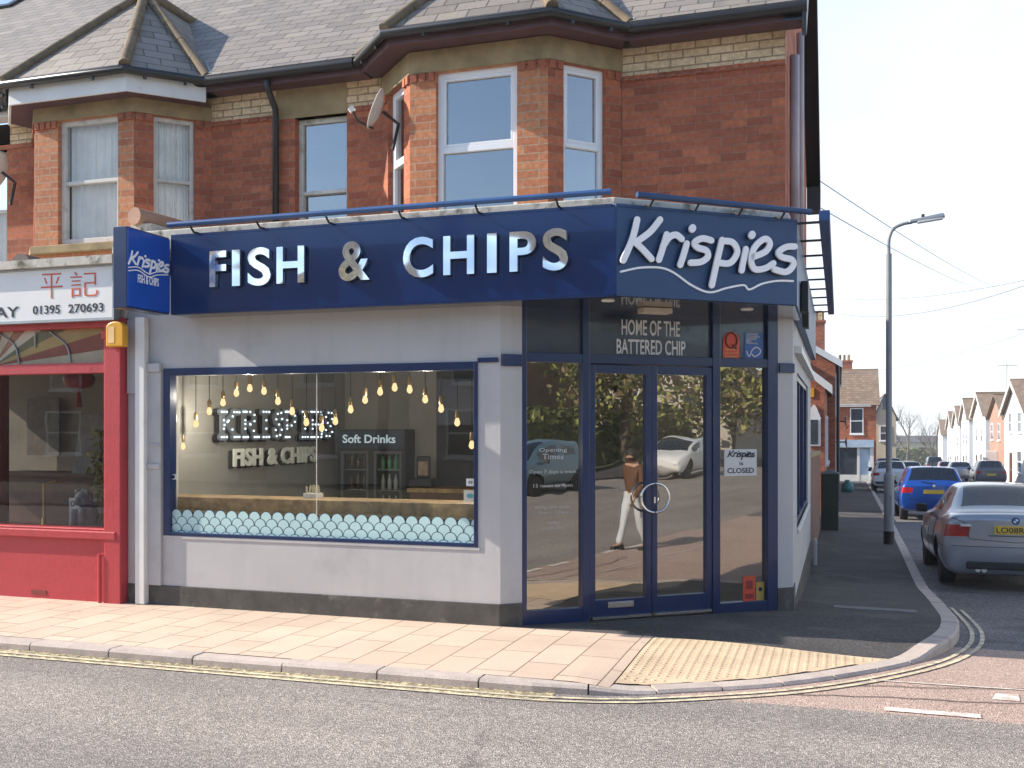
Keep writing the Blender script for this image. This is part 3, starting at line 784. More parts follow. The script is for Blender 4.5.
mb = MB(); la, lb = cs(608.5), cs(634); mb.fb(FC, la, lb, FC.px(620, 607.5)[1], FC.px(620, 601.5)[1], -.013, -.003); mb.build('letter_plate', m_brushed, dl, bevel=.002)
mb = MB(); mb.fb(FC, cs(654.2), cs(655.8), FC.px(655, 503)[1], FC.px(655, 497)[1], -.013, -.002); mb.build('lock', m_brushed, dr)
# entrance step / threshold floor outside
mb = MB(); e0 = FC.pt(0, 0, -.02); e1 = FC.pt(CE, 0, -.02); e2 = FC.pt(CE - .1, 0, .5); e3 = FC.pt(.25, 0, .28)
# --- soffit and flat roof over the shopfront
mb = MB(); zs = 2.70
fk_e = (-.34, 7.75 + FK.d.y * ((-.34 + 1.667) / FK.d.x))
mb.prism([(-5.80, 7.78), (-1.68, 7.78), (fk_e[0] - .02, fk_e[1] + .02), (-.36, CY + .1), (-.9, CY + .12), (-2.72, 8.25), (-5.80, 8.05)], zs, zs + .03)
mb.build('soffit', m_soffit, shop)
mb = MB()
for px_, py_ in ((608, 300.5), (747, 309.3)):
    s_, _ = FC.px(px_, py_)
    rr = (px_ - 512) / FPX; u = (HOR - py_) / FPX; tt = (zs - CAMZ) / u
    X = (-math.sin(TH) + rr * math.cos(TH)) * tt; Y = (math.cos(TH) + rr * math.sin(TH)) * tt
    mb.lathe((X, Y, zs - .008), [(.05, 0), (.055, .004), (.055, .01)], 14)
build_split(mb, 'downlight', M('downlight_rim', (.7, .7, .66), .4), shop)
mb = MB(); rr = (655 - 512) / FPX; u = (HOR - 308) / FPX; tt = (zs - CAMZ) / u
X = (-math.sin(TH) + rr * math.cos(TH)) * tt; Y = (math.cos(TH) + rr * math.sin(TH)) * tt
fq_ = Fr(X, Y, CH); mb.fb(fq_, -.14, .14, zs - .05, zs - .002, -.06, .06); mb.build('emergency_light', M('beige_plastic', (.55, .47, .36), .5), shop, bevel=.006)
mb = MB()
mb.prism([(LW, 7.80), (-1.68, 7.80), (fk_e[0] - .04, fk_e[1] + .03), (-.38, 9.2), (-.46, 9.28), (LW, 9.28)], 3.30, 3.40)
mb.prism([(LW, 7.83), (-1.70, 7.83), (fk_e[0] - .07, fk_e[1] + .05), (-.40, 9.0), (-.60, 9.2), (-1.8, 8.30), (LW, 8.30)], 3.404, 3.50)
mb.build('flat_roof_ledge', m_cream, shop, bevel=.01)
# --- interior room of the shop
mb = MB(); RB = 12.3
mb.quad((-6.4, 8.3, .02), (-6.4, 8.3, 2.95), (-6.4, RB, 2.95), (-6.4, RB, .02)); mb.quad((-6.4, RB, .02), (-6.4, RB, 2.95), (-.7, RB, 2.95), (-.7, RB, .02))
mb.build('room_wall', m_inwall, shop, norm=False)
mb = MB(); mb.quad((-6.4, 8.25, .02), (-2.72, 8.25, .02), (-.7, CY + .1, .02), (-.7, RB, .02), (-6.4, RB, .02)); mb.build('room_floor', m_infloor, shop)
mb = MB(); mb.quad((-6.4, 8.25, 2.95), (-2.72, 8.25, 2.95), (-.7, CY + .1, 2.95), (-.7, RB, 2.95), (-6.4, RB, 2.95)); mb.build('room_ceiling', m_inceil, shop)
mb = MB(); mb.box(-4.9, -2.6, 11.92, 12.25, .03, 2.94); mb.build('dark_opening_block', m_dark, shop)  # solid block coloured dark to stand for the dark kitchen opening
mb = MB(); mb.box(-5.32, -4.905, 12.0, 12.29, .03, 2.94); mb.build('wall_pier', m_inwall, shop)
# --- upper floor walls
BX = (-4.35, -3.802, -2.466, -1.912)
BL = (-8.69, -8.144, -6.88, -6.33)
MW = (FU.s(295), FU.s(347), 3.45, 4.86)
Z0, ZE = 3.3, 5.22
ZB = 4.86                       # under the cream band
mb = MB(); wall(mb, FU, LW + .002, BX[0], Z0, ZB, [MW], .22); wall(mb, FU, BX[3], -.46, Z0, ZB, [], .22)
f_us = Fr(-.46, 0, 90)
mb.quad(f_us.pt(9.15, Z0), f_us.pt(15.3, Z0), f_us.pt(15.3, 5.25), f_us.pt(12.1, 7.95), f_us.pt(9.15, 5.25))
build_split(mb, 'upper_wall', m_brick, shop)
mb = MB()
for a, b in ((MW[1], BX[0]), (BX[3], -.455), (LW + .004, MW[0] - .22)): mb.fb(FU, a, b, ZB + .05, ZE - .045, -.2, .006)
build_split(mb, 'cream_band', m_cbrick, shop)
for a, b in ((MW[1], BX[0]), (BX[3], -.452), (LW + .004, MW[0] - .22)):
    mb = MB(); mb.fb(FU, a, b, ZB, ZB + .05, -.2, .014)
    n = int((b - a) / .11)
    for i in range(n): mb.fb(FU, a + i * .11 + .02, a + i * .11 + .075, ZB + .004, ZB + .047, .014, .03)
    mb.build('string_course', m_brick, shop)
mb = MB(); mb.fb(FU, MW[0] - .22, MW[1], ZB, ZE - .045, -.2, .01); mb.build('window_lintel', m_stone, shop, bevel=.006)
mb = MB()
for i in range(28):
    z = Z0 + .15 + i * .063
mb.fb(FU, -.56, -.452, Z0, ZE - .045, -.05, .004); mb.build('quoin', m_brick, shop)

def window(parent, f, s0, s1, z0, z1, d, fmat, gmat, kind='sash', curtain=None, bar=.5, t=.05):
    mb = MB()
    mb.fb(f, s0, s0 + t, z0, z1, d - .07, d); mb.fb(f, s1 - t, s1, z0, z1, d - .07, d)
    mb.fb(f, s0 + t, s1 - t, z1 - t, z1, d - .069, d - .001); mb.fb(f, s0 + t, s1 - t, z0, z0 + t * 1.3, d - .069, d - .001)
    zm = z0 + (z1 - z0) * bar; bt = t * (1.1 if kind == 'upvc' else .75)
    mb.fb(f, s0 + t, s1 - t, zm - bt / 2, zm + bt / 2, d - .068, d - .002)
    if kind == 'upvc':
        for (a, b) in ((z0 + t * 1.3, zm - bt / 2), (zm + bt / 2, z1 - t)):
            k = .028
            if a > zm:
                mb.fb(f, s0 + t, s0 + t + k, a, b, d - .06, d - .004); mb.fb(f, s1 - t - k, s1 - t, a, b, d - .06, d - .004)
                mb.fb(f, s0 + t + k, s1 - t - k, a, a + k, d - .059, d - .005); mb.fb(f, s0 + t + k, s1 - t - k, b - k, b, d - .059, d - .005)
    wn = mb.build('window', fmat, parent, bevel=.004)
    dd = d - .035
    mb = MB(); mb.fq(f, s0 + t, s1 - t, zm + bt / 2, z1 - t, dd); mb.build('pane', gmat, wn)
    mb = MB(); mb.fq(f, s0 + t, s1 - t, z0 + t * 1.3, zm - bt / 2, dd - (.02 if kind == 'sash' else 0)); mb.build('pane', gmat, wn)
    if curtain:
        mb = MB(); n = 40; pv = None
        for i in range(n + 1):
            s = s0 + t * .5 + (s1 - s0 - t) * i / n; q = d - .12 + .018 * math.sin(i * 1.7) * math.sin(i * .53 + 1)
            cur = (f.pt(s, z0 + .01, q), f.pt(s, z1 - .01, q))
            if pv: mb.quad(pv[0], cur[0], cur[1], pv[1])
            pv = cur
        mb.build('curtain', curtain, wn)
    return wn
window(shop, FU, MW[0], MW[1], MW[2], MW[3], -.08, m_oldwhite, m_upglass, 'sash', None, .46)

def bay(parent, X, fmat, gmat, kind, curtain, wfront, wside, zs0, zs1, fasc, sill):
    A = Vector((X[0], 9.15)); B = Vector((X[1], 8.6)); C = Vector((X[2], 8.6)); D = Vector((X[3], 9.15))
    fl = Fr(A.x, A.y, math.degrees(math.atan2(B.y - A.y, B.x - A.x))); fr_ = Fr(C.x, C.y, math.degrees(math.atan2(D.y - C.y, D.x - C.x)))
    L = (B - A).length; W = C.x - B.x; f0 = Fr(B.x, B.y, 0)
    wf = (wfront[0] - B.x, wfront[1] - B.x); ws = wside; wl = (L - ws[1], L - ws[0])
    mb = MB()
    wall(mb, f0, 0, W, Z0, zs1, [(wf[0], wf[1], zs0, zs1 - .001)], .16)
    mb.build('bay_front_wall', m_brick_lit, parent); mb = MB()
    wall(mb, fr_, 0, L, Z0, zs1, [(ws[0], ws[1], zs0, zs1 - .001)], .16); wall(mb, fl, 0, L, Z0, zs1, [(wl[0], wl[1], zs0, zs1 - .001)], .16)
    bw = build_split(mb, 'bay_side_wall', m_brick, parent)[0]
    # small corbel bricks at the head of each pier
    for f, a, b in ((f0, 0, wf[0]), (f0, wf[1], W), (fr_, 0, ws[0]), (fr_, ws[1], L), (fl, 0, wl[0]), (fl, wl[1], L)):
        n = max(1, int((b - a) / .075)); mb = MB(); mb.fb(f, a + .004, b - .004, zs1 - .03, zs1 - .006, -.05, .012)
        for i in range(n): mb.fb(f, a + (i + .15) * (b - a) / n, a + (i + .85) * (b - a) / n, zs1 - .075, zs1 - .002, -.05, .022)
        mb.build('corbel', m_brick, bw)
    # stone lintel band
    mb = MB(); o = .012
    def ring(k, z0, z1):
        kk = k * .4142
        pts = [(A.x - k * .707, A.y - .0 - k * .707 + k * .0), (B.x - kk, B.y - k), (C.x + kk, C.y - k), (D.x + k * .707, D.y - k * .707)]
        inn = [(D.x - .15, D.y), (C.x - .05, C.y + .16), (B.x + .05, B.y + .16), (A.x + .15, A.y)]
        return pts, inn, z0, z1
    pts, inn, a, b = ring(.016, zs1 + .002, ZE - .06)
    mb.prism(pts + inn, a, b); mb.build('lintel', m_stone, parent, bevel=.006)
    mb = MB(); pts, inn, a, b = ring(.05, zs0 - .09, zs0 - .004); mb.prism(pts + inn, a, b); mb.build('sill', sill, parent, bevel=.008)
    window(parent, f0, wf[0], wf[1], zs0, zs1, -.05, fmat, gmat, kind, curtain, .5)
    window(parent, fr_, ws[0], ws[1], zs0, zs1, -.05, fmat, gmat, kind, curtain, .5, t=.042)
    window(parent, fl, wl[0], wl[1], zs0, zs1, -.05, fmat, gmat, kind, curtain, .5, t=.042)
    # eaves
    e = .25; c = .104; zE = 5.26; ye = 8.9
    EB = Vector((X[1] - c, 8.35)); EC = Vector((X[2] + c, 8.35)); ED = Vector((X[2] + c + .55, ye)); EA = Vector((X[1] - c - .55, ye)); xc = (X[1] + X[2]) / 2
    mb = MB(); mb.prism([(EA.x + .02, ye), (EB.x + .01, 8.38), (EC.x - .01, 8.38), (ED.x - .02, ye), (D.x, 9.15), (A.x, 9.15)], *((5.06, 5.08) if fasc is m_white else (5.165, 5.185))); mb.build('soffit', m_barge, parent)
    mb = MB()
    for p, q in ((EA, EB), (EB, EC), (EC, ED)):
        a2 = math.degrees(math.atan2(q.y - p.y, q.x - p.x)); f = Fr(p.x, p.y, a2); mb.fb(f, 0, (q - p).length, 5.04 if fasc is m_white else 5.145, 5.25, -.025, 0)
    build_split(mb, 'fascia_board', fasc, parent, bevel=.004)
    mb = MB(); k = .06
    gp = [(EA.x - .05, ye - .02, 5.235), (EB.x - k * .4, EB.y - k, 5.235), (EC.x + k * .4, EC.y - k, 5.235), (ED.x + .03, ye - .06, 5.235)]
    mb.tube(gp, .043, 10)
    for i in range(3):
        p = Vector(gp[i]); q = Vector(gp[i + 1])
        for t_ in (.25, .75):
            r = p.lerp(q, t_); mb.lathe((r.x, r.y, r.z - .07), [(.02, 0), (.02, .07)], 6)
    build_split(mb, 'gutter', m_gutter, parent, smooth=True, auto=40)
    AP = Vector((xc, 9.58, 6.6)); RE = Vector((xc, 8.9 + 1.35 / .839, 6.6)); z = 5.27
    k = .05
    eb = (EB.x - k * .4, EB.y - k, z); ec = (EC.x + k * .4, EC.y - k, z); ed = (ED.x + .03, ye - .02, z); ea = (EA.x - .03, ye - .02, z)
    mb = MB(); mb.quad(eb, ec, AP); mb.quad(ec, ed, AP); mb.quad(ea, eb, AP); mb.quad(ed, RE, AP); mb.quad(RE, ea, AP)
    rf = mb.build('bay_roof', m_slate, parent)
    mb = MB(); rr = random.Random(5)
    for a2 in (eb, ec, ed, ea):
        P = Vector(a2); Q = AP; n = 5
        for i in range(n): mb.tube([P.lerp(Q, i / n) + Vector((0, 0, .012)), P.lerp(Q, (i + .97) / n) + Vector((0, 0, .02 + rr.uniform(-.004, .006)))], [.058, .052], 10)
    mb.tube([AP + Vector((0, 0, .015)), RE + Vector((0, 0, .015))], .075, 10)
    mb.build('ridge_tiles', m_ridge, rf, smooth=True, auto=40)
    mb = MB(); mb.tube([Vector(ed) + Vector((.05, 0, .01)), RE + Vector((.03, 0, .0))], .05, 6); mb.tube([Vector(ea) + Vector((-.05, 0, .01)), RE], .05, 6); mb.build('valley', m_lead, rf)
LS = .778
wsS = (.10, .58)
bay(shop, BX, m_upvc, m_upglass, 'upvc', None, (-3.541, -2.755), (.16, .60), 3.52, 4.95, m_barge, m_stone)
# --- main roof
def mainroof(parent, x0, x1, holes, verge, name='roof', bays=()):
    mb = MB(); ye, ze, k = 8.86, 5.25, .839; yr = 12.2 if verge else 13.4; zr = ze + (yr - ye) * k
    # front slope is cut into strips so that the bays' roofs stand clear of it
    mb.quad((x0, ye, ze), (x1, ye, ze), (x1, yr, zr), (x0, yr, zr))
    mb.quad((x1, yr + .001, zr), (x0, yr + .001, zr), (x0, 15.55, ze), (x1, 15.55, ze))
    r = mb.build(name, m_slate, parent, solid=.05)
    mb = MB(); mb.tube([(x0, yr, zr + .02), (x1, yr, zr + .02)], .10, 10); mb.build('ridge_tiles', m_ridge, r, smooth=True)
    return r
rf = mainroof(shop, LW, -.27, None, True)
# front eaves board, gutter
mb = MB()
for a, b in ((LW, BX[1] - .104 - .55), (BX[2] + .104 + .55, -.27)):
    mb.box(a, b, 8.90, 8.925, 5.145, 5.25); mb.box(a, b, 8.925, 9.15, 5.165, 5.185)
build_split(mb, 'fascia_board', m_barge, shop)
mb = MB()
for a, b in ((LW, BX[1] - .104 - .60), (BX[2] + .104 + .58, -.26)): mb.tube([(a, 8.85, 5.235), (b, 8.85, 5.235)], .052, 10)
build_split(mb, 'gutter', m_gutter, shop, smooth=True, auto=40)
# verge boards and dark soffit at the gable
mb = MB()
for (ya, za, yb, zb2) in ((8.83, 5.20, 12.2, 8.03), (15.58, 5.20, 12.2, 8.03)):
    mb.hexa([(-.30, ya, za - .22), (-.265, ya, za - .22), (-.265, yb, zb2 - .22), (-.30, yb, zb2 - .22), (-.30, ya, za + .03), (-.265, ya, za + .03), (-.265, yb, zb2 + .03), (-.30, yb, zb2 + .03)])
    mb.hexa([(-.455, ya, za - .08), (-.30, ya, za - .08), (-.30, yb, zb2 - .08), (-.455, yb, zb2 - .08), (-.455, ya, za - .06), (-.30, ya, za - .06), (-.30, yb, zb2 - .06), (-.455, yb, zb2 - .06)])
mb.box(-.455, -.265, 15.3, 15.6, 4.85, 5.2)
mb.build('verge_board', m_gutter, shop)
# black rainwater pipe between bay and sash window
mb = MB(); xp = FU.s(280) ; mb.tube([(xp + .02, 8.86, 5.18), (xp + .02, 8.90, 5.08), (xp - .01, 9.08, 4.95), (xp - .02, 9.10, 4.85), (xp - .02, 9.10, 3.42)], .034, 8); build_split(mb, 'rainwater_pipe', m_gutter, shop, smooth=True)
# side pipes and vents on the brick side wall
mb = MB(); mb.tube([(-.40, 9.75, 5.15), (-.40, 9.75, 3.42)], .045, 8); mb.tube([(-.40, 11.2, 5.9), (-.40, 11.2, 3.42)], .04, 8); build_split(mb, 'waste_pipe', m_lilac, shop, smooth=True)
# unseen rear block, added to cast shade over the side street
mb = MB(); mb.box(-7.0, -3.2, 16.05, 27.5, -1.2, 5.2); mb.build('shade_block_wall', m_brick, shop)
mb = MB(); mb.add([(-7.2, 16.05, 5.2), (-3.0, 16.05, 5.2), (-3.0, 27.7, 5.2), (-7.2, 27.7, 5.2), (-5.1, 16.05, 7.6), (-5.1, 27.7, 7.6)], [(1, 2, 5, 4), (3, 0, 4, 5), (0, 1, 4), (2, 3, 5)]); mb.build('shade_block_roof', m_slate2, shop)
# upper-floor room backing
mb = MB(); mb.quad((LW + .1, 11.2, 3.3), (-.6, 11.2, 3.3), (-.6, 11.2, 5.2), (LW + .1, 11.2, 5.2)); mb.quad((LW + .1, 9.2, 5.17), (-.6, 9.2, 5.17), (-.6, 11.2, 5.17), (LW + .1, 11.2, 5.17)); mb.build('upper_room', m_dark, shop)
# white downpipe at the party line
mb = MB(); xa, xb = FW.s(136.5, .05), FW.s(146, .05); mb.fb(FW, xa, xb, 0.0, 2.72, .005, .075); mb.build('downpipe', m_white, shop, bevel=.008)
mb = MB(); mb.fb(FW, LW + .01, -6.33, 2.0, 2.70, .002, .03); mb.build('party_strip', m_grey, shop)

# ================================================================== SIGNS ON THE SHOP
fs_ = thing('fascia_sign', (-3.7, 7.8, 2.71), 'long glossy navy fascia board with polished steel FISH & CHIPS letters', 'sign')
mb = MB(); mb.prism([(-5.80, 7.75), (-1.667, 7.75), (-1.70, 7.80), (-5.80, 7.80)], 2.715, 3.405); mb.box(-5.80, -1.70, 7.752, 7.83, 3.405, 3.43); mb.box(-5.80, -1.68, 7.752, 7.80, 2.70, 2.715)
mb.build('panel', m_fascia, fs_, bevel=.003)
Lt = [('F', 209.5, 226), ('I', 232, 239.7), ('S', 247.5, 270.5), ('H', 276.5, 304), ('&', 338.5, 369.5), ('C', 403, 433), ('H', 443.2, 474), ('I', 487, 496.5), ('P', 509.5, 536), ('S', 542.5, 568)]
for ch, a, b in Lt:
    D = .055
    mb = MB(); sa, sb = FF.s(a, D), FF.s(b, D); ov = .008 if ch in 'CS&' else 0
    mb.text(FF, ch, sa, sb, 2.925 - ov, 3.245 + ov, .012, D, .022, res=5)
    o = mb.build('letter', m_metal, fs_)
    mb = MB(); mb.text(FF, ch, sa - .004, sb - .0, 2.922 - ov, 3.242 + ov, .002, .030, .026, res=5); mb.build('letter_return', m_letterside, o)
# --- the corner facet with handwritten name
FKL = (-.34 + 1.667) / FK.d.x
ck = thing('corner_name_sign', (-1.0, 8.3, 2.71), 'navy corner fascia panel with raised white handwritten Krispies lettering', 'sign')
mb = MB(); mb.fb(FK, .002, FKL, 2.705, 3.405, -.05, 0); mb.fb(FK, .0, FKL, 3.405, 3.43, -.08, .002); mb.build('panel', m_facet, ck, bevel=.003)
K = [  # strokes as traced: letter, stroke points in a 260-px-wide crop, brush width
 ('K', [[(187, 155), (168, 232), (132, 316)], [(277, 155), (238, 203), (180, 246)], [(180, 246), (208, 272), (243, 310)]]),
 ('r', [[(303, 214), (287, 268), (272, 314)], [(287, 262), (312, 226), (340, 216), (362, 232)]]),
 ('i', [[(382, 250), (367, 300), (356, 334)], [(405, 188), (402, 193)]]),
 ('s', [[(478, 238), (442, 230), (412, 246), (424, 266), (458, 278), (464, 302), (438, 322), (396, 326)]]),
 ('p', [[(520, 236), (502, 312), (480, 414)], [(520, 240), (562, 246), (580, 284), (552, 326), (508, 326)]]),
 ('i', [[(614, 272), (604, 318), (597, 356)], [(639, 214), (636, 219)]]),
 ('e', [[(640, 304), (690, 282), (708, 250), (688, 232), (650, 262), (634, 312), (648, 350), (688, 348), (722, 328)]]),
 ('s', [[(806, 262), (772, 264), (742, 284), (756, 304), (794, 314), (800, 336), (772, 362), (726, 352)]])]
UL = [(122, 361), (200, 345), (280, 346), (332, 366), (400, 414), (470, 442), (540, 425), (605, 414), (628, 431), (680, 408), (740, 397), (800, 398)]
def cpx(p): return (590 + p[0] / 3.938, 180 + p[1] / 3.938)
j = 0
for nm, sts in K:
    mb = MB(); bk = MB()
    for st in sts:
        pts = [FK.px(*cpx(p), .045) for p in st]; j += 1
        wd = .052 if len(st) > 2 else .060
        mb.ribbon(FK, pts, wd, .032, .045 + .0006 * j)
        bk.ribbon(FK, pts, wd - .004, .002, .031 - .0005 * j)
    o = mb.build('letter', m_white_letter, ck); bk.build('letter_return', m_letterside, o)
mb = MB(); mb.ribbon(FK, [FK.px(*cpx(p), .01) for p in UL], .016, .002, .012); mb.build('underline', m_white_letter, ck)
def krispies(mb, f, s0, s1, z0, z1, d, wd):
    """the handwritten name at another size"""
    X0, X1, Y0, Y1 = 130, 808, 150, 388; j = 0
    for nm, sts in K:
        for st in sts:
            j += 1
            mb.ribbon(f, [(s0 + (p[0] - X0) / (X1 - X0) * (s1 - s0), z1 - (p[1] - .068 * (p[0] - X0) - Y0) / (Y1 - Y0) * (z1 - z0)) for p in st], wd, d, d + .003 + .0003 * j)
# --- projecting box sign
FP = Fr(-5.80, 0, 90)
ps = thing('projecting_sign', (-5.875, 7.46, 2.70), 'square bright blue box sign projecting over the pavement with white Krispies script', 'sign')
mb = MB(); mb.box(-5.952, -5.812, 7.168, 7.745, 2.70, 3.40); mb.build('case', m_navy, ps, bevel=.004)
mb = MB(); mb.box(-5.8119, -5.80, 7.175, 7.738, 2.715, 3.385); mb.build('face', m_signblue, ps)
def zpx(x, y): return (100 + x / 3.938, 190 + y / 3.938)
mb = MB(); a, zt = FP.px(*zpx(112, 238)); b = FP.px(*zpx(268, 290))[0]; zb2 = FP.px(*zpx(196, 330))[1]
krispies(mb, FP, a, b, zb2, zt, .0015, .021)
for sh in (0, .028):
    pts = [FP.px(*zpx(112, 300)), FP.px(*zpx(150, 300)), FP.px(*zpx(190, 325)), FP.px(*zpx(225, 318)), FP.px(*zpx(266, 318))]
    mb.ribbon(FP, [(p[0], p[1] - sh - .01) for p in pts], .009, .0015, .006 + sh * .02)
a, zt = FP.px(*zpx(148, 340)); b, zb2 = FP.px(*zpx(230, 372)); zc = (zt + zb2) / 2
mb.text(FP, 'FISH & CHIPS', a, b, zc - .036, zc + .036, .0015, .005, .01)
mb.build('lettering', m_white_letter, ps)
# --- side fascia with its own light rail
sf = thing('side_fascia', (-.36, 12.4, 2.71), 'narrow navy fascia along the side wall of the corner shop', 'sign')
mb = MB(); mb.box(-.41, -.345, fk_e[1] + .06, 16.0, 2.715, 3.41); mb.build('panel', m_facet, sf)
mb = MB(); mb.box(-.34, -.27, 9.6, 9.9, 2.74, 3.02); mb.box(-.34, -.28, 10.1, 10.3, 2.64, 2.92); build_split(mb, 'junction_box', m_black, sf, bevel=.01)
# --- trough light rails
m_led = M('light_lens', (.6, .6, .58), .4)
def rail(name, f, s0, s1, z0, z1, d, nb, label, rmat=None):
    t = thing(name, f.pt((s0 + s1) / 2, (z0 + z1) / 2, 0), label, 'light fitting', 'blue trough lights above the shop fascia')
    mb = MB(); mb.tube([f.pt(s0, z0, d), f.pt(s1, z1, d)], .024, 10); mb.build('trough', rmat or m_rail, t, smooth=True, auto=40)
    for i in range(nb):
        s = s0 + (s1 - s0) * (i + .35) / nb; z = z0 + (z1 - z0) * (i + .35) / nb
        mb = MB(); mb.tube([f.pt(s, z - .03, d), f.pt(s, z - .07, d - .05), f.pt(s, 3.43, d - .10), f.pt(s, 3.43, .0 - .04)], .010, 6); mb.build('bracket', m_black, t)
sA, zA = FF.px(168, 225, .10); sB, zB2 = FF.px(611, 191.5, .10)
rail('trough_light', FF, sA, sB, zA, zB2, .10, 6, 'long blue trough light on brackets above the FISH & CHIPS letters')
sA, zA = FK.px(637, 194.5, .12); sB, zB2 = FK.px(811, 212, .12)
rail('trough_light', FK, sA, sB, zA, zB2, .12, 4, 'blue trough light on brackets above the corner Krispies lettering', m_facet)
tl = thing('trough_light', (-.2, 12.4, 3.45), 'blue trough light on long brackets along the side street wall', 'light fitting', 'blue trough lights above the shop fascia')
mb = MB(); mb.hexa([(-.165, 8.80, 3.40), (-.075, 8.80, 3.40), (-.075, 16.0, 3.40), (-.165, 16.0, 3.40), (-.165, 8.80, 3.49), (-.075, 8.80, 3.49), (-.075, 16.0, 3.49), (-.165, 16.0, 3.49)]); mb.build('trough', m_rail, tl, bevel=.01)
for i in range(9):
    y = 8.95 + i * .85; mb = MB(); mb.tube([(-.40, y, 3.42), (-.10, y, 3.42)], .012, 6); mb.build('bracket', m_black, tl)

# ================================================================== NEIGHBOUR: TAKEAWAY
tk = thing('takeaway_building', (-8.5, 9.0, 0), 'terraced brick building with red painted shopfront and net-curtained bay upstairs', 'building')
FT = Fr(0, 7.98, 0)
LX = -13.5
px0, px1 = FT.s(108), LW - .004
mb = MB(); mb.fb(FT, px0, px1, -.03, 2.72, -.25, .06); mb.fb(FT, px0 - .02, px1, 2.52, 2.60, .06, .075); mb.build('pilaster', m_red, tk, bevel=.01)
mb = MB(); mb.fb(FT, LX, px0, -.03, .60, -.25, .02); mb.build('stall_riser', m_red, tk, bevel=.008)
mb = MB(); mb.fb(FT, LX, px0 + .14, .60, .68, -.25, .07); mb.fb(FT, LX, px0, .68, .70, -.2, .02); mb.build('window_sill', m_red, tk, bevel=.012)
mb = MB(); mb.fb(FT, LX, px0, 2.20, 2.30, -.12, .02); mb.fb(FT, LX, px0, 2.64, 2.76, -.12, .03); mb.fb(FT, px0 - .03, px0, .70, 2.66, -.10, .0); mb.fb(FT, -10.6, -10.5, .70, 2.66, -.1, .01); mb.build('shopfront_frame', m_red, tk, bevel=.005)
mb = MB(); mb.fq(FT, LX, px0, .70, 2.20, -.06); mb.build('pane', m_glass, tk)
# painted sunburst transom with lead bars
tr_cols = [(.42, .36, .24), (.22, .06, .035), (.36, .25, .09), (.13, .12, .06), (.50, .45, .34), (.27, .12, .06)]
tmats = [M('sunburst_paint_%d' % i, c, .25, var=.15) for i, c in enumerate(tr_cols)]
mb = MB(); cx, cz = FT.px(-12, 366); xr = px0 - .03; zt = 2.64
ang = [0, .10, .22, .36, .52, .70, .92, 1.2, 1.57]
def rayhit(a):
    if a >= 1.56: return (cx, zt)
    x = xr; z = cz + (xr - cx) * math.tan(a)
    if z > zt: z = zt; x = cx + (zt - cz) / math.tan(a)
    return (x, z)
for i in range(len(ang) - 1):
    p, q = rayhit(ang[i]), rayhit(ang[i + 1]); poly = [(cx, cz), p]
    if p[0] >= xr - 1e-6 and q[1] >= zt - 1e-6 and q[0] < xr: poly.append((xr, zt))
    poly.append(q); mb.quad(*[FT.pt(a, b, -.06) for a, b in poly], mi=i % 6)
mb.fq(FT, LX, cx, 2.30, zt, -.06, 3)
mb.build('transom_glass', tmats, tk)
mb = MB()
for pts in ([(-8.05, 2.62), (-7.86, 2.50), (-7.80, 2.31)], [(-7.42, 2.62), (-7.22, 2.48), (-7.17, 2.31)], [(-7.60, 2.63), (-7.60, 2.47)]):
    P = catmull(pts, 6); mb.tube([FT.pt(p.x, p.y, -.05) for p in P], .009, 6)
mb.build('transom_lead', m_galv, tk)
mb = MB(); sx_, _ = FT.px(104, 560); mb.tube([FT.pt(sx_, .0, .06), FT.pt(sx_, .46, .06), FT.pt(sx_ + .05, .46, .02)], .018, 8); mb.build('gas_pipe', m_red, tk, smooth=True, auto=50)
mb = MB(); mb.fb(FT, FT.s(33), FT.s(48), .035, .075, .021, .026); mb.build('air_brick', M('rusty_vent', (.22, .05, .04), .8), tk)
mb = MB(); mb.fb(FT, LX, px1, 2.72, 3.15, -.3, -.02); mb.prism([(LX, 7.80), (LW, 7.80), (LW, 9.2), (LX, 9.2)], 3.22, 3.30); build_split(mb, 'shop_ledge', m_cream, tk)
# room
mb = MB(); mb.quad((LX, 12.5, 0), (-6.56, 12.5, 0), (-6.56, 12.5, 2.9), (LX, 12.5, 2.9)); mb.quad((-6.56, 8.2, 0), (-6.56, 12.5, 0), (-6.56, 12.5, 2.9), (-6.56, 8.2, 2.9)); mb.quad((LX, 8.2, 2.72), (-6.56, 8.2, 2.72), (-6.56, 12.5, 2.72), (LX, 12.5, 2.72))
mb.build('room_wall', M('takeaway_wall', (.20, .17, .13), .8), tk)
mb = MB(); mb.quad((LX, 8.1, .02), (-6.56, 8.1, .02), (-6.56, 12.5, .02), (LX, 12.5, .02)); mb.build('room_floor', m_infloor, tk)
mb = MB(); mb.box(LX, -6.6, 8.15, 8.6, .60, .66); mb.build('window_shelf', m_darkwood, tk)
mb = MB(); mb.box(-10.5, -6.7, 10.6, 10.9, .02, 1.05); mb.box(-10.55, -6.65, 10.5, 11.0, 1.05, 1.10); build_split(mb, 'service_counter', m_darkwood, tk)
mb = MB(); mb.box(-9.05, -8.98, 8.9, 8.98, .6, 2.7); mb.build('room_post', m_inwall, tk)
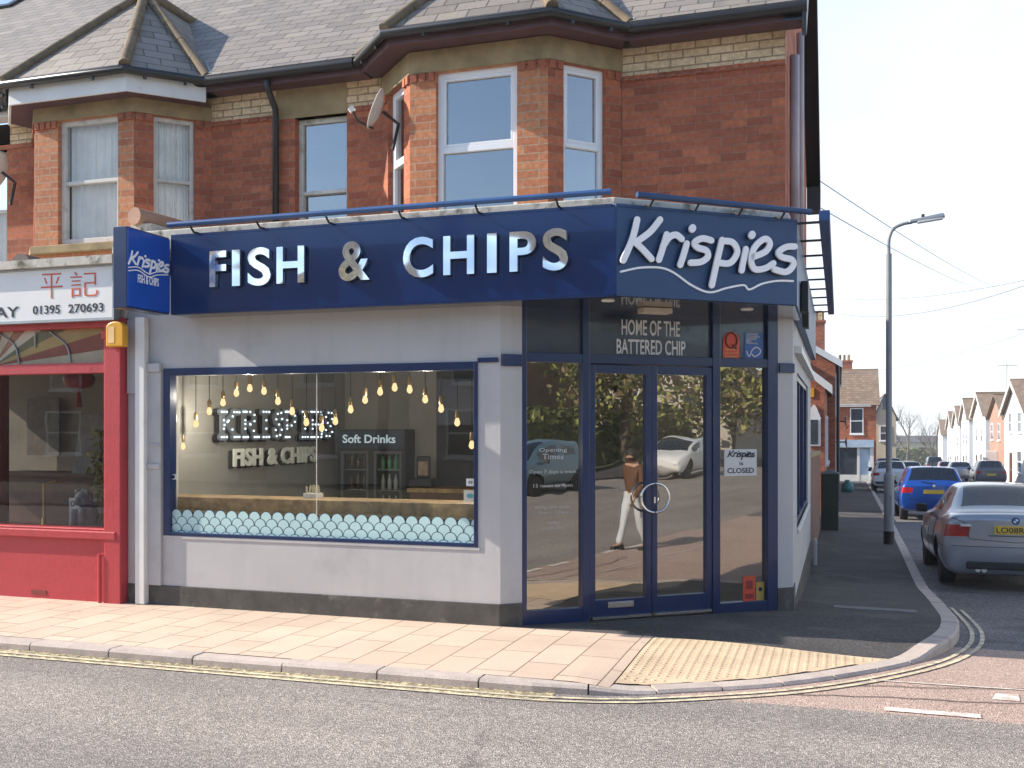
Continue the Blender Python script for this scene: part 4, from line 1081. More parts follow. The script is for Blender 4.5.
# upper walls
TWD = (FU.s(-40), FU.s(7), 3.5, 4.86)
mb = MB(); wall(mb, FU, LX, BL[0], Z0, ZB, [TWD], .22); wall(mb, FU, BL[3], LW, Z0, ZB, [], .22); build_split(mb, 'upper_wall', m_brick, tk)
mb = MB(); mb.fb(FU, TWD[1] + .05, BL[0], ZB + .05, ZE - .045, -.2, .006); mb.fb(FU, BL[3], LW, ZB + .05, ZE - .045, -.2, .006); build_split(mb, 'cream_band', m_cbrick, tk)
mb = MB(); mb.fb(FU, LX, BL[0], ZB, ZB + .05, -.2, .014); mb.fb(FU, BL[3], LW, ZB, ZB + .05, -.2, .014); build_split(mb, 'string_course', m_brick, tk)
window(tk, FU, TWD[0], TWD[1], TWD[2], TWD[3], -.08, m_oldwhite, m_nearglass, 'sash', m_curtain)
pA = FB.s(58), FB.s(118)
bay(tk, BL, m_oldwhite, m_nearglass, 'sash', m_curtain, (pA[0], pA[1]), (.19, .60), 3.60, 4.91, m_white, m_stone)
mainroof(tk, LX, LW - .003, None, False)
mb = MB()
for a, b in ((LX, BL[1] - .104 - .55), (BL[2] + .104 + .55, LW)):
    mb.box(a, b, 8.90, 8.925, 5.145, 5.25); mb.box(a, b, 8.925, 9.15, 5.165, 5.185)
build_split(mb, 'fascia_board', m_white, tk)
mb = MB()
for a, b in ((LX, BL[1] - .104 - .60), (BL[2] + .104 + .58, LW)): mb.tube([(a, 8.85, 5.235), (b, 8.85, 5.235)], .052, 10)
build_split(mb, 'gutter', m_gutter, tk, smooth=True, auto=40)
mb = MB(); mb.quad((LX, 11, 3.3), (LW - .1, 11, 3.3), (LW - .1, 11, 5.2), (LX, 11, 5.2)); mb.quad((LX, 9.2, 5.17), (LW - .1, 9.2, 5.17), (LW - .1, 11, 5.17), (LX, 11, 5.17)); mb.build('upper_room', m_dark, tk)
# skylight at the left of the roof
def roofpt(x, u, h): # u up the slope from the eave
    c, s_ = math.cos(math.atan(.839)), math.sin(math.atan(.839)); return (x, 8.86 + u * c - h * s_, 5.25 + u * s_ + h * c)
mb = MB()
x0, x1, u0, u1 = -13.25, -11.95, 4.30, 5.35
mb.hexa([roofpt(x0, u0, 0), roofpt(x1, u0, 0), roofpt(x1, u1, 0), roofpt(x0, u1, 0), roofpt(x0, u0, .09), roofpt(x1, u0, .09), roofpt(x1, u1, .09), roofpt(x0, u1, .09)])
sk = mb.build('skylight', m_gutter, tk); mb = MB(); mb.quad(roofpt(x0 + .08, u0 + .08, .095), roofpt(x1 - .08, u0 + .08, .095), roofpt(x1 - .08, u1 - .08, .095), roofpt(x0 + .08, u1 - .08, .095)); mb.build('pane', m_upglass, sk)
# --- takeaway sign
FZ = Fr(0, 7.86, 0)
ts = thing('takeaway_sign', (-9.5, 7.9, 2.7), 'white shop sign with red Chinese characters and black telephone number', 'sign')
xs1 = FZ.s(113); 
mb = MB(); mb.fb(FZ, -12.5, xs1, 2.715, 3.20, -.06, 0); mb.build('board', M('sign_white', (.80, .79, .76), .4, var=.03), ts)
mb = MB(); mb.fb(FZ, -12.5, xs1 + .02, 2.69, 2.715, -.07, .015); mb.fb(FZ, -12.5, xs1 + .02, 3.20, 3.225, -.07, .015); mb.fb(FZ, xs1, xs1 + .02, 2.715, 3.2, -.07, .014); mb.build('sign_frame', m_galv, ts)
mb = MB(); ax, az = FZ.px(41, 300); bx_, bz = FZ.px(98, 272)
m1 = FZ.s(64); mb.text(FZ, '平', ax, FZ.s(62.5), az + .012, bz + .012, .001, .004, -.012); mb.text(FZ, '記', FZ.s(70.5), bx_, az + .01, bz + .012, .001, .004, -.010)
mb.build('characters', M('red_lettering', (.62, .10, .04), .4), ts)
mb = MB(); a1 = FZ.s(33); a2 = FZ.s(60); b1 = FZ.s(68.5); b2 = FZ.s(103.5)
z1, z2 = FZ.px(68, 313)[1], FZ.px(68, 305)[1]
mb.text(FZ, '01395', a1, a2, z1 - .0, z2 + .006, .001, .004, .008); m_txt = M('black_lettering', (.02, .02, .02), .4); mb.build('telephone_number', m_txt, ts); mb = MB(); mb.text(FZ, '270693', b1, b2, z1 + .0, z2 + .006, .001, .004, .008)
mb.build('telephone_number', m_txt, ts)
mb = MB(); a2 = FZ.s(19); a1 = FZ.s(-78); z1, z2 = FZ.px(8, 317.5)[1], FZ.px(8, 307)[1]
mb.text(FZ, 'TAKEAWAY', a1, a2, z1, z2, .001, .004, .012); mb.build('lettering', m_txt, ts)
# --- alarm box
al = thing('alarm_box', FT.pt(FT.s(117), 2.44, .06), 'yellow burglar alarm box on red pilaster', 'alarm box')
mb = MB(); sa, sb = FT.s(108.5, .1), FT.s(126, .1); z0, z1 = FT.px(117, 348)[1], FT.px(117, 323)[1]
poly = [(sa, z0), (sb, z0), (sb, z1 - .05)] + [((sa + sb) / 2 + (sb - sa) / 2 * math.cos(q), z1 - .06 + .06 * math.sin(q)) for q in (.4, .8, 1.2, 1.57, 1.95, 2.35, 2.75)] + [(sa, z1 - .05)]
mb.ex(FT, poly, .062, .14); mb.build('case', m_yellow, al, bevel=.012)
mb = MB(); mb.fb(FT, sa + .03, sa + .10, z0 + .035, z1 - .05, .141, .1425); mb.build('label_plate', M('orange_print', (.85, .55, .22), .5), al)
# --- satellite dishes
def dish(loc, yaw, r, label, colr, arm=True):
    t = thing('satellite_dish', loc, label, 'satellite dish')
    mb = MB(); rot = Matrix.Rotation(R_(yaw), 4, 'Z') @ Matrix.Rotation(R_(-22), 4, 'X')
    prof = [(r * q / 8, -.30 * r * (1 - (q / 8) ** 2)) for q in range(9)]
    vs = []; n = 20
    for rr_, h in prof:
        for k in range(n):
            a = 2 * math.pi * k / n; v = rot @ Vector((rr_ * math.cos(a), -h - .3 * r, rr_ * 1.1 * math.sin(a))); vs.append(Vector(loc) + v)
    fs = [(i * n + k, i * n + (k + 1) % n, (i + 1) * n + (k + 1) % n, (i + 1) * n + k) for i in range(8) for k in range(n)]
    mb.add(vs, fs); mb.build('reflector', colr, t, smooth=True, solid=.008)
    P = lambda x, y, z: Vector(loc) + (rot @ Vector((x, y, z)))
    mb = MB(); mb.tube([P(0, 0, -r * 1.0), P(0, -r * .9, -r * .95), P(0, -r * 1.35, -r * .55)], .012, 6); mb.tube([P(0, .02, 0), P(0, .20, -.05), P(0, .24, -.3)], .018, 6); mb.build('arm', m_gutter, t)
    mb = MB(); mb.tube([P(0, -r * 1.30, -r * .58), P(0, -r * 1.52, -r * .45)], .032, 8); mb.build('receiver', m_white, t)
s_, z_ = Fr(0, 8.72, 0).px(381, 111)
dish((s_, 8.72, z_), -68, .185, 'grey satellite dish on the sunlit side of the right bay', M('dish_grey', (.46, .44, .41), .6))
s_, z_ = Fr(0, 8.85, 0).px(1, 172)
dish((s_, 8.85, z_), -78, .20, 'white satellite dish by the window at the left edge', M('dish_white', (.62, .60, .56), .6))
# --- clay coping roll on the party wall behind the projecting sign
cp = thing('coping_tile', (-6.45, 8.1, 3.44), 'rounded terracotta coping behind the projecting blue sign', 'coping')
mb = MB(); mb.tube([(-6.36, 7.95, 3.68), (-6.24, 8.75, 3.66)], .085, 14); mb.build('tile', M('terracotta', (.42, .24, .16), .8, var=.2, dirt=(.15, .12, .10)), cp, smooth=True, auto=40)
mb = MB(); mb.box(-6.43, -6.20, 7.99, 8.8, 3.41, 3.61); mb.build('mortar_bed', m_cream, cp)
rv = thing('roof_vent', FT.pt(FT.s(19), 3.24, -.1), 'small round grey vent standing behind the white takeaway sign', 'vent')
mb = MB(); c = FT.pt(FT.s(19), 3.24, -.1); mb.tube([(c[0] - .02, c[1] - .06, 3.30), (c[0] - .02, c[1] + .12, 3.30)], .115, 16); mb.build('cowl', M('vent_grey', (.16, .13, .11), .8), rv, smooth=True, auto=40)

# ================================================================== INSIDE THE SHOP WINDOW
FI = Fr(0, 8.15, 0)
# scalloped film on the glass
mb = MB(); FG = Fr(0, 8.03, 0); wsc = .121; zt = .905; s0, s1 = WIN[0] + .06, WIN[1] - .03
row = 0; z = zt - wsc / 2
while z > .60:
    off = wsc / 2 * (row % 2); x = s0 + off - wsc / 2
    while x < s1 + wsc / 2:
        for rad, mi, dd in ((wsc / 2 - .0005, 1, -.028 + row * .002), (wsc / 2 - .0075, 0, -.0275 + row * .002)):
            poly = []
            for k in range(17):
                a = math.pi * k / 16; px_ = x + rad * math.cos(a); pz = z + rad * math.sin(a); poly.append((min(s1, max(s0, px_)), max(.676, pz)))
            zb2 = max(.676, z - wsc * .62)
            if mi == 0: zb2 = max(.676, z - wsc * .62)
            poly = [(min(s1, max(s0, x + rad)), zb2)] + poly + [(min(s1, max(s0, x - rad)), zb2)]
            if max(p[0] for p in poly) - min(p[0] for p in poly) > .004: mb.quad(*[FG.pt(a, b, dd) for a, b in poly], mi=mi)
        x += wsc
    z -= .066; row += 1
tag(mb.build('window_film', [m_scale, m_scaleline], norm=False), 'mint fish-scale film along the bottom of the shop window', 'window film')
# breakfast bar behind the glass
br = thing('window_bar', (-4.5, 8.42, 0), 'pine window counter just inside the shop glass above the fish-scale film', 'counter')
mb = MB(); mb.box(-6.35, -2.80, 8.24, 8.62, .86, 1.005); mb.build('top', m_wood, br, bevel=.006)
for x in (-6.1, -4.5, -3.0):
    mb = MB(); mb.box(x - .03, x + .03, 8.30, 8.56, .02, .86); mb.build('leg', m_dark, br)
# pendant bulbs
BP = [(120, 350), (168, 268), (217, 222), (267, 190), (316, 155), (365, 138), (417, 148), (468, 185), (520, 222), (572, 262), (628, 282), (678, 258)]
BP = [(150 + x / 3.658, 350 + y / 3.658) for x, y in BP] + [(320 + x / 3.658, 350 + y / 3.658) for x, y in [(112, 215), (165, 180), (220, 150), (273, 135), (328, 142), (385, 178), (443, 212), (502, 262), (555, 345)]]
FD = Fr(0, 8.75, 0)
ORD = ['first', 'second', 'third', 'fourth', 'fifth', 'sixth', 'seventh', 'eighth', 'ninth', 'tenth', 'eleventh', 'twelfth', 'thirteenth', 'fourteenth', 'fifteenth', 'sixteenth', 'seventeenth', 'eighteenth', 'nineteenth', 'twentieth', 'twenty-first']
m_brass = M('brass_holder', (.35, .24, .12), .35, .8)
for i, (bx, by) in enumerate(BP):
    s, z = FD.px(bx, by); t = thing('pendant_bulb', (s, 8.75, z), 'glowing bare bulb on a black cord in the shop window, %s from the left' % ORD[i], 'pendant light', 'bare filament bulbs hung in a wave')
    mb = MB(); mb.lathe((s, 8.75, z), [(.006, -.044), (.022, -.032), (.028, -.012), (.022, .012), (.014, .034)], 12); mb.build('bulb', m_bulbglass, t, smooth=True)
    mb = MB(); mb.lathe((s, 8.75, z), [(.017, .034), (.02, .045), (.02, .10), (.008, .115)], 10); mb.build('lamp_holder', m_brass, t, smooth=True, auto=40)
    mb = MB(); mb.tube([(s, 8.75, z + .11), (s, 8.75, 2.95)], .004, 5); mb.build('cord', m_black, t)
    if i % 3 == 2:
        pl_ = bpy.data.lights.new('bulb_light', 'POINT'); pl_.energy = 7.0; pl_.color = (1.0, .91, .78); pl_.shadow_soft_size = .03
        po = bpy.data.objects.new('bulb_light', pl_); COL.objects.link(po); po.parent = t; po.location = (0, 0, -.08)
# marquee letters and wall lettering
FM = Fr(-6.39, 0, 90)
def mq(x, y): return FM.px(150 + x / 3.658, 350 + y / 3.658)
GL = {'K': [[(.12, 0), (.12, 1)], [(.85, 1), (.15, .48)], [(.32, .6), (.88, 0)], [(0, 0), (.28, 0)], [(0, 1), (.28, 1)], [(.7, 1), (1, 1)], [(.72, 0), (1, 0)]],
      'R': [[(.12, 0), (.12, 1)], [(.12, 1), (.6, 1), (.82, .76), (.6, .52), (.12, .52)], [(.45, .5), (.88, 0)], [(0, 0), (.28, 0)], [(.72, 0), (1, 0)], [(0, 1), (.2, 1)]],
      'I': [[(.5, 0), (.5, 1)], [(.2, 0), (.8, 0)], [(.2, 1), (.8, 1)]],
      'S': [[(.85, .72), (.85, .95), (.5, 1), (.15, .8), (.3, .58), (.7, .42), (.86, .2), (.5, 0), (.15, .05), (.15, .28)]],
      'P': [[(.12, 0), (.12, 1)], [(.12, 1), (.6, 1), (.85, .74), (.6, .46), (.12, .46)], [(0, 0), (.3, 0)], [(0, 1), (.2, 1)]],
      'E': [[(.12, 0), (.12, 1)], [(0, 0), (.85, 0)], [(0, 1), (.85, 1)], [(.12, .5), (.6, .5)], [(.85, 0), (.9, .22)], [(.85, 1), (.9, .78)]]}
mk = thing('marquee_letters', (-6.39, 10.4, 1.7), 'light-up slab letters spelling KRISPIES on the left interior wall', 'sign')
xsL = [(238, 303), (318, 375), (385, 420), (432, 466), (474, 520), (530, 562), (568, 612), (618, 650)]
for i, (ch, (xa, xb)) in enumerate(zip('KRISPIES', xsL)):
    a, zt = mq(xa, 226); b, zb2 = mq(xb, 318)
    bk = MB(); mb = MB(); bl = MB(); W = b - a; H = zt - zb2; j = 0
    for st in GL[ch]:
        pts = [(a + x * W, zb2 + y * H) for x, y in st]; j += 1
        bk.ribbon(FM, [(p[0] - .022, p[1] - .010) for p in pts], .088, .01, .045 + .0005 * j, smooth=False); mb.ribbon(FM, pts, .075, .05, .075 + .0006 * j, smooth=False)
        L = sum((Vector(pts[k + 1]) - Vector(pts[k])).length for k in range(len(pts) - 1)); n = max(2, int(L / .085)); 
        for k in range(n + 1):
            q = L * k / n
            for m_ in range(len(pts) - 1):
                sg = (Vector(pts[m_ + 1]) - Vector(pts[m_])).length
                if q <= sg + 1e-6: break
                q -= sg
            p = Vector(pts[m_]).lerp(Vector(pts[m_ + 1]), min(1, q / max(sg, 1e-6))); bl.ball(FM.pt(p.x, p.y, .085), .0125, 6)
    o = bk.build('letter', m_blackboard, mk); mb.build('letter_face', M('marquee_face_%d' % i, (.17, .19, .21), .5) if i == 0 else bpy.data.materials['marquee_face_0'], o); bl.build('bulbs', m_bulbw, o)
wl = thing('wall_lettering', (-6.39, 10.3, 1.4), 'cream serif FISH & CHIPS letters below the light-up KRISPIES letters inside', 'sign')
a, zt = mq(292, 361); b, zb2 = mq(596, 409)
m_crl = M('cream_letter', (.85, .86, .78), .5)
mb = MB(); bk = MB(); mb.text(FM, 'FISH & CHIPS', a, b, zb2, zt, .035, .06, .03, sp=1.05); bk.text(FM, 'FISH & CHIPS', a - .03, b - .02, zb2 - .02, zt - .02, .005, .03, .045, sp=1.05)
o = mb.build('letters', m_crl, wl); bk.build('letter_returns', m_blackboard, wl)
# drinks fridge
FRX = Fr(0, 11.70, 0)
def fpx(x, y): return FRX.px(320 + x / 3.658, 350 + y / 3.658)
fa, fzt = fpx(65, 290); fb_, _ = fpx(312, 290)
fg = thing('drinks_fridge', ((fa + fb_) / 2, 12.0, 0), 'black double-door drinks fridge with lit Soft Drinks header', 'fridge')
hz = fpx(70, 365)[1]
mb = MB(); mb.fb(FRX, fa, fb_, .03, .14, -.55, -.0); mb.fb(FRX, fa, fa + .05, .14, hz, -.55, 0); mb.fb(FRX, fb_ - .05, fb_, .14, hz, -.55, 0); mb.fb(FRX, fa, fb_, .14, hz, -.56, -.55); mb.fb(FRX, fa, fb_, hz, fzt, -.55, .02); mid = (fa + fb_) / 2; mb.fb(FRX, mid - .04, mid + .04, .14, hz, -.08, 0)
mb.build('cabinet', m_black, fg)
hd = MB(); hd.fb(FRX, fa + .02, fb_ - .02, hz + .02, fzt - .02, .021, .03); hp = hd.build('header', M('header_navy', (.015, .03, .06), .3), fg)
ta, tz = fpx(87, 312); tb, tzb = fpx(280, 341)
mb = MB(); mb.text(FRX, 'Soft Drinks', ta, tb, tzb, tz + .01, .031, .034, .02); mb.build('lettering', emimat('lit_lettering', (.75, .88, .92), .32), hp)
for k, (a, b) in enumerate(((fa + .05, mid - .04), (mid + .04, fb_ - .05))):
    mb = MB(); mb.fb(FRX, a, a + .03, .14, hz - .01, -.03, 0.004); mb.fb(FRX, b - .03, b, .14, hz - .01, -.03, .004); mb.fb(FRX, a + .03, b - .03, .14, .18, -.03, .003); mb.fb(FRX, a + .03, b - .03, hz - .05, hz - .01, -.03, .003)
    d_ = mb.build('fridge_door', M('fridge_door_trim', (.10, .10, .11), .3) if k == 0 else bpy.data.materials['fridge_door_trim'], fg)
    mb = MB(); mb.fq(FRX, a + .03, b - .03, .18, hz - .05, -.015); mb.build('pane', bpy.data.materials['shop_window_glass'], d_)
for z in (.60, .88, 1.14):
    mb = MB(); mb.fb(FRX, fa + .055, fb_ - .055, z - .012, z, -.5, -.1); mb.build('shelf', m_galv, fg)
bt = None
m_bot = [M('drink_green', (.10, .32, .14), .2, var=.3), M('drink_pale', (.45, .46, .42), .2, var=.2), M('drink_dark', (.10, .05, .03), .2)]
protos = []
for k, nm in enumerate(('green', 'pale', 'dark')):
    mb = MB(); mb.lathe((0, 0, 0), [(.028, 0), (.03, .01), (.03, .12), (.012, .165), (.012, .20)], 8)
    protos.append(mb.build('drink_bottle', m_bot[k], base=(0, 0, 0), smooth=True))
used = [False] * 3
SHN = {.60: 'bottom', .88: 'middle', 1.14: 'top'}
for z in (.60, .88, 1.14):
    for side, (a, b) in enumerate(((fa + .12, mid - .09), (mid + .09, fb_ - .12))):
        for i in range(4):
            k = 0 if (z == 1.14 and side == 1) else (1 if z < 1 and side == 1 else (2 if side == 0 else 1))
            o = protos[k] if not used[k] else protos[k].copy()
            if used[k]: COL.objects.link(o)
            used[k] = True
            o.location = (a + (b - a) * i / 3, 11.87, z + .001)
            tag(o, '%s drink bottle on a shelf behind the %s fridge door' % (('green', 'pale', 'dark brown')[k], ('left', 'right')[side]), 'bottle', '%s bottles behind the %s fridge door' % (('green', 'pale', 'dark brown')[k], ('left', 'right')[side]))
# rear counter with till / card stand and cutlery
rc = thing('rear_counter', (-2.9, 11.6, 0), 'dark wood rear counter beside the drinks fridge', 'counter')
FRC = Fr(0, 11.4, 0)
ca, cz_ = FRC.px(410, 488); cb = FRC.s(480)
mb = MB(); mb.fb(FRC, ca, cb, .02, cz_ - .05, -.55, 0); mb.build('base', m_darkwood, rc); mb = MB(); mb.fb(FRC, ca - .03, cb + .3, cz_ - .05, cz_, -.58, .03); mb.build('top', m_wood, rc)
ms = thing('menu_stand', FRC.pt(FRC.s(423), cz_, -.2), 'black menu stand with pictured card on the rear counter', 'menu stand')
a = FRC.s(416, -.2); b = FRC.s(430, -.2); z1 = FRC.px(423, 456, -.2)[1]
mb = MB(); mb.fb(FRC, a, b, cz_ + .11, z1, -.24, -.2); mb.build('frame', m_black, ms, bevel=.02); mb = MB(); mb.fb(FRC, a + .03, b - .03, cz_ + .15, z1 - .07, -.199, -.195); mb.build('card', M('menu_card', (.30, .20, .14), .6, var=.5, vs=14), ms)
mb = MB(); mb.fb(FRC, a - .06, b + .06, cz_ + .0, cz_ + .11, -.34, -.1); mb.build('box', m_black, ms, bevel=.01)
cj = thing('cutlery_tub', (FD.s(326), 8.5, 1.005), 'small tub of wooden forks on the window counter', 'cutlery tub')
x = FD.s(326)
mb = MB(); mb.box(x - .075, x + .075, 8.44, 8.56, 1.006, 1.05); mb.build('tub', m_oldwhite, cj)
mb = MB(); rr = random.Random(4)
for i in range(14):
    q = x - .06 + i * .009; mb.tube([(q, 8.5 + rr.uniform(-.03, .03), 1.03), (q + rr.uniform(-.02, .02), 8.5, 1.11 + rr.uniform(-.01, .02))], .006, 5)
mb.build('forks', M('pale_wood', (.6, .5, .34), .7), cj)
# right-hand interior dressing: dark menu board and stickers on the glass
mbd = MB(); FQ = Fr(0, 11.85, 0); a, z1 = FQ.px(437, 395); b, z0 = FQ.px(520, 425)
mbd.fb(FQ, a, b, z0, z1 + .2, -.03, 0); tag(mbd.build('menu_board', M('menu_navy', (.012, .02, .06), .4, var=.5, vs=3)), 'dark blue menu board above the rear kitchen opening', 'menu board')
def sticker(f, x0, x1, y0, y1, d, name, label, colr):
    a, zt = f.px(x0, y0); b, _ = f.px(x1, y0); zb3 = f.px((x0 + x1) / 2, y1)[1]
    t = thing(name, f.pt((a + b) / 2, zb3, d), label, 'sticker'); mb = MB(); mb.fb(f, a, b, zb3, zt, d, d + .003); mb.build('backing', colr, t); return t, a, b, zb3, zt
m_paper = M('paper', (.75, .74, .70), .6, var=.05)
FGl = Fr(0, 8.06, 0)
t, a, b, z0, z1 = sticker(FGl, 466.5, 475, 478.5, 486, .004, 'hygiene_sticker', 'small white square sticker at right edge of shop window', m_paper)
mb = MB(); mb.fb(FGl, a + .02, b - .02, z0 + .02, z1 - .02, .0075, .009); mb.build('mark', M('grey_green_print', (.25, .32, .27), .6), t)
t, a, b, z0, z1 = sticker(FGl, 464, 476.5, 490, 501.5, .004, 'rating_sticker', 'cream and green sticker just above the fish-scale film', M('cream_card', (.62, .58, .46), .6))
mb = MB(); mb.ex(FGl, [((a + b) / 2 + .032 * math.cos(k * math.pi / 8), (z0 + z1) / 2 + .02 * math.sin(k * math.pi / 8)) for k in range(16)], .0075, .009); mb.build('mark', M('teal_print', (.08, .34, .36), .6), t)
t, a, b, z0, z1 = sticker(FGl, 170.5, 177, 474, 479.5, .004, 'alarm_sticker', 'tiny grey sticker at left edge of shop window', m_vinyl)
mb = MB(); mb.fb(FGl, a + .012, b - .02, z0 + .01, z1 - .01, .0075, .009); mb.build('mark', m_letterside, t)
# award stickers on the transom, CLOSED notice and door stickers
m_redst = M('red_sticker', (.62, .07, .03), .45, var=.05)
D0 = -.036
a, z1 = FC.px(725, 331); b, z0 = FC.px(741.5, 359.5); z0 = FC.px(733, 359.5)[1]
t = thing('award_plaque', FC.pt((a + b) / 2, z0, D0), 'red arched quality-award plaque with a Q above the right side light', 'sticker')
mb = MB(); rq = (b - a) / 2; mb.ex(FC, [(a, z0), (b, z0)] + [((a + b) / 2 + rq * math.cos(q * math.pi / 10), z1 - rq + rq * math.sin(q * math.pi / 10)) for q in range(11)], D0, D0 + .003); mb.build('backing', m_redst, t)
mb = MB(); cxx = (a + b) / 2; rr_ = (b - a) * .34; zc = z1 - rr_ * 1.35
mb.tube([FC.pt(cxx + rr_ * math.cos(q * math.pi / 10), zc + rr_ * 1.15 * math.sin(q * math.pi / 10), D0 + .006) for q in range(20)], .009, 6, closed=True); mb.tube([FC.pt(cxx + .01, zc - rr_ * .6, D0 + .006), FC.pt(cxx + rr_ * .9, zc - rr_ * 1.3, D0 + .006)], .009, 6)
mb.build('letter_mark', M('dark_red_print', (.16, .02, .015), .5), t)
mb = MB()
for k, wd in enumerate(('FISH & CHIP', 'QUALITY', 'AWARD')):
    zz = z0 + .085 - k * .034; mb.text(FC, wd, a + .02, b - .02, zz, zz + .022, D0 + .004, D0 + .006, .01, res=2)
mb.build('lettering', M('orange_print2', (.80, .38, .12), .5), t)
m_msc = M('blue_sticker', (.03, .10, .33), .45, var=.05)
t, a, b, z0, z1 = sticker(FC, 746.5, 765, 332, 359.5, D0, 'fishery_plaque', 'blue certified-fishery plaque with a white tick-shaped fish', m_msc)
mb = MB(); W = b - a
def q_(x, y): return (a + W * x, z0 + (z1 - z0) * y)
mb.ribbon(FC, [q_(.12, .30), q_(.25, .12), q_(.42, .36), q_(.65, .46), q_(.86, .36), q_(.80, .22), q_(.55, .12), q_(.40, .20)], .010, D0 + .004, D0 + .006)
for k, wd in enumerate(('CERTIFIED', 'SUSTAINABLE', 'SEAFOOD', 'MSC', 'www.msc.org')):
    zz = z0 + (z1 - z0) * (.90 - k * .085); mb.text(FC, wd, a + .02, a + .02 + W * (.62, .72, .55, .28, .6)[k], zz, zz + .018, D0 + .004, D0 + .006, .008, res=2)
mb.build('print', m_vinyl, t)
t, a, b, z0, z1 = sticker(FC, 727, 759.5, 449.5, 476, -.047, 'closed_notice', 'white paper notice reading Krispies is CLOSED on the right side light', M('paper_notice', (.60, .62, .60), .6, var=.05))
mb = MB(); W = b - a; H = z1 - z0
krispies(mb, FC, a + .10 * W, b - .08 * W, z0 + .62 * H, z0 + .94 * H, -.0435, .011)
mb.text(FC, 'is', a + .46 * W, a + .58 * W, z0 + .40 * H, z0 + .54 * H, -.0435, -.042, .01); mb.text(FC, 'CLOSED', a + .09 * W, a + .91 * W, z0 + .10 * H, z0 + .30 * H, -.0435, -.042, .02)
mb.build('lettering', m_letterside, t)
m_gold = M('gold_sticker', (.5, .32, .06), .5)
t, a, b, z0, z1 = sticker(FC, 746, 758, 577, 602.5, -.047, 'red_sticker', 'red certificate sticker at the foot of the right side light', m_redst)
mb = MB(); mb.fb(FC, a + .02, b - .02, z0 + .03, z0 + .075, -.0435, -.042); mb.fb(FC, a + .03, b - .03, z0 + .12, z0 + .20, -.0435, -.042); mb.build('print', M('dark_red_print2', (.28, .02, .02), .5), t)
t, a, b, z0, z1 = sticker(FC, 759, 767, 583, 602.5, -.047, 'gold_sticker', 'mustard sticker beside the red one on the right side light', m_gold)
mb = MB(); mb.ball(FC.pt((a + b) / 2, z0 + .12, -.043), .02, 8); mb.build('print', m_letterside, t)

# ================================================================== INSIDE THE TAKEAWAY WINDOW
def at(px_, py_, Y):
    s, z = Fr(0, Y, 0).px(px_, py_); return s, z
x, z = at(79, 374, 8.9)
ln = thing('paper_lantern', (x, 8.9, z - .2), 'red tasselled lantern hanging in the takeaway window', 'lantern')
mb = MB(); mb.lathe((x, 8.9, z - .06), [(.05, -.10), (.14, -.075), (.17, 0), (.14, .075), (.05, .10)], 14); mb.build('shade', M('lantern_red', (.35, .02, .02), .5), ln, smooth=True)
mb = MB(); mb.lathe((x, 8.9, z - .36), [(.03, .0), (.022, .18), (.012, .2)], 8); mb.build('tassel', M('tassel_red', (.25, .02, .02), .8), ln); mb = MB(); mb.tube([(x, 8.9, z + .04), (x, 8.9, 2.72)], .004, 5); mb.build('cord', m_black, ln)
x, z = at(86, 525, 8.3)
m_lion = M('grey_stone', (.13, .14, .17), .6, var=.25, vs=12, bump=.004)
lt_ = thing('lion_statue', (x, 8.3, .66), 'grey seated guardian lion ornament on the takeaway window shelf', 'statue')
mb = MB(); mb.lathe((x, 8.3, .661), [(.12, 0), (.12, .03), (.10, .05), (.115, .12), (.10, .20), (.07, .26)], 14); mb.ball((x, 8.26, .96), .085, 12); mb.ball((x, 8.19, .94), .045, 8); mb.ball((x - .06, 8.25, 1.03), .03, 8); mb.ball((x + .06, 8.25, 1.03), .03, 8); mb.lathe((x - .05, 8.19, .661), [(.035, 0), (.03, .15), (.035, .2)], 8); mb.lathe((x + .05, 8.19, .661), [(.035, 0), (.03, .15), (.035, .2)], 8)
mb.build('body', m_lion, lt_, smooth=True); mb = MB()
for k in range(12): q = k * math.pi / 6; mb.ball((x + .075 * math.cos(q), 8.28, .96 + .075 * math.sin(q)), .03, 6)
mb.build('mane', m_lion, lt_, smooth=True)
m_brassp = M('brass_pole', (.42, .28, .10), .3, .9)
x, z = at(44, 522, 8.3)
bp = thing('brass_stand', (x, 8.3, .66), 'thin brass stand with side arm on the takeaway window shelf', 'brass stand')
mb = MB(); zt = at(44, 484, 8.3)[1]; mb.tube([(x, 8.3, .66), (x, 8.3, zt), (x + .16, 8.3, zt + .03)], .012, 8); mb.build('pole', m_brassp, bp); mb = MB(); mb.lathe((x, 8.3, .661), [(.05, 0), (.05, .015), (.02, .03), (.025, .07), (.014, .09)], 12); mb.build('foot', m_brassp, bp, smooth=True)
for px_, lab, chs in ((73, 'left white letter card beside the lion ornament', 'OI'), (97, 'right white letter card beside the lion ornament', 'DEI')):
    x, z = at(px_, 516, 8.45)
    cd_ = thing('letter_card', (x, 8.45, .66), lab, 'card'); mb = MB(); mb.box(x - .05, x + .05, 8.45, 8.455, .661, .95); mb.build('board', m_paper, cd_); fc_ = Fr(0, 8.45, 0); mb = MB()
    for k, c in enumerate(chs): mb.text(fc_, c, x - .03, x + (.02 if c != 'I' else -.015), .86 - k * .085, .92 - k * .085, .001, .002, .02)
    mb.build('lettering', m_txt, cd_)
x, z = at(101, 470, 8.5)
m_leaf = M('leaf_green', (.10, .15, .035), .6, var=.5, vs=20)
m_leafy = M('leaf_variegated', (.26, .27, .08), .6, var=.5, vs=20)
pp = thing('pot_plant', (x, 8.5, .66), 'tall variegated pot plant at the right of the takeaway window', 'plant')
mb = MB(); mb.lathe((x, 8.5, .661), [(.06, 0), (.085, .14), (.08, .14), (.0, .12)], 12); mb.build('pot', M('clay_pot', (.2, .09, .05), .8), pp)
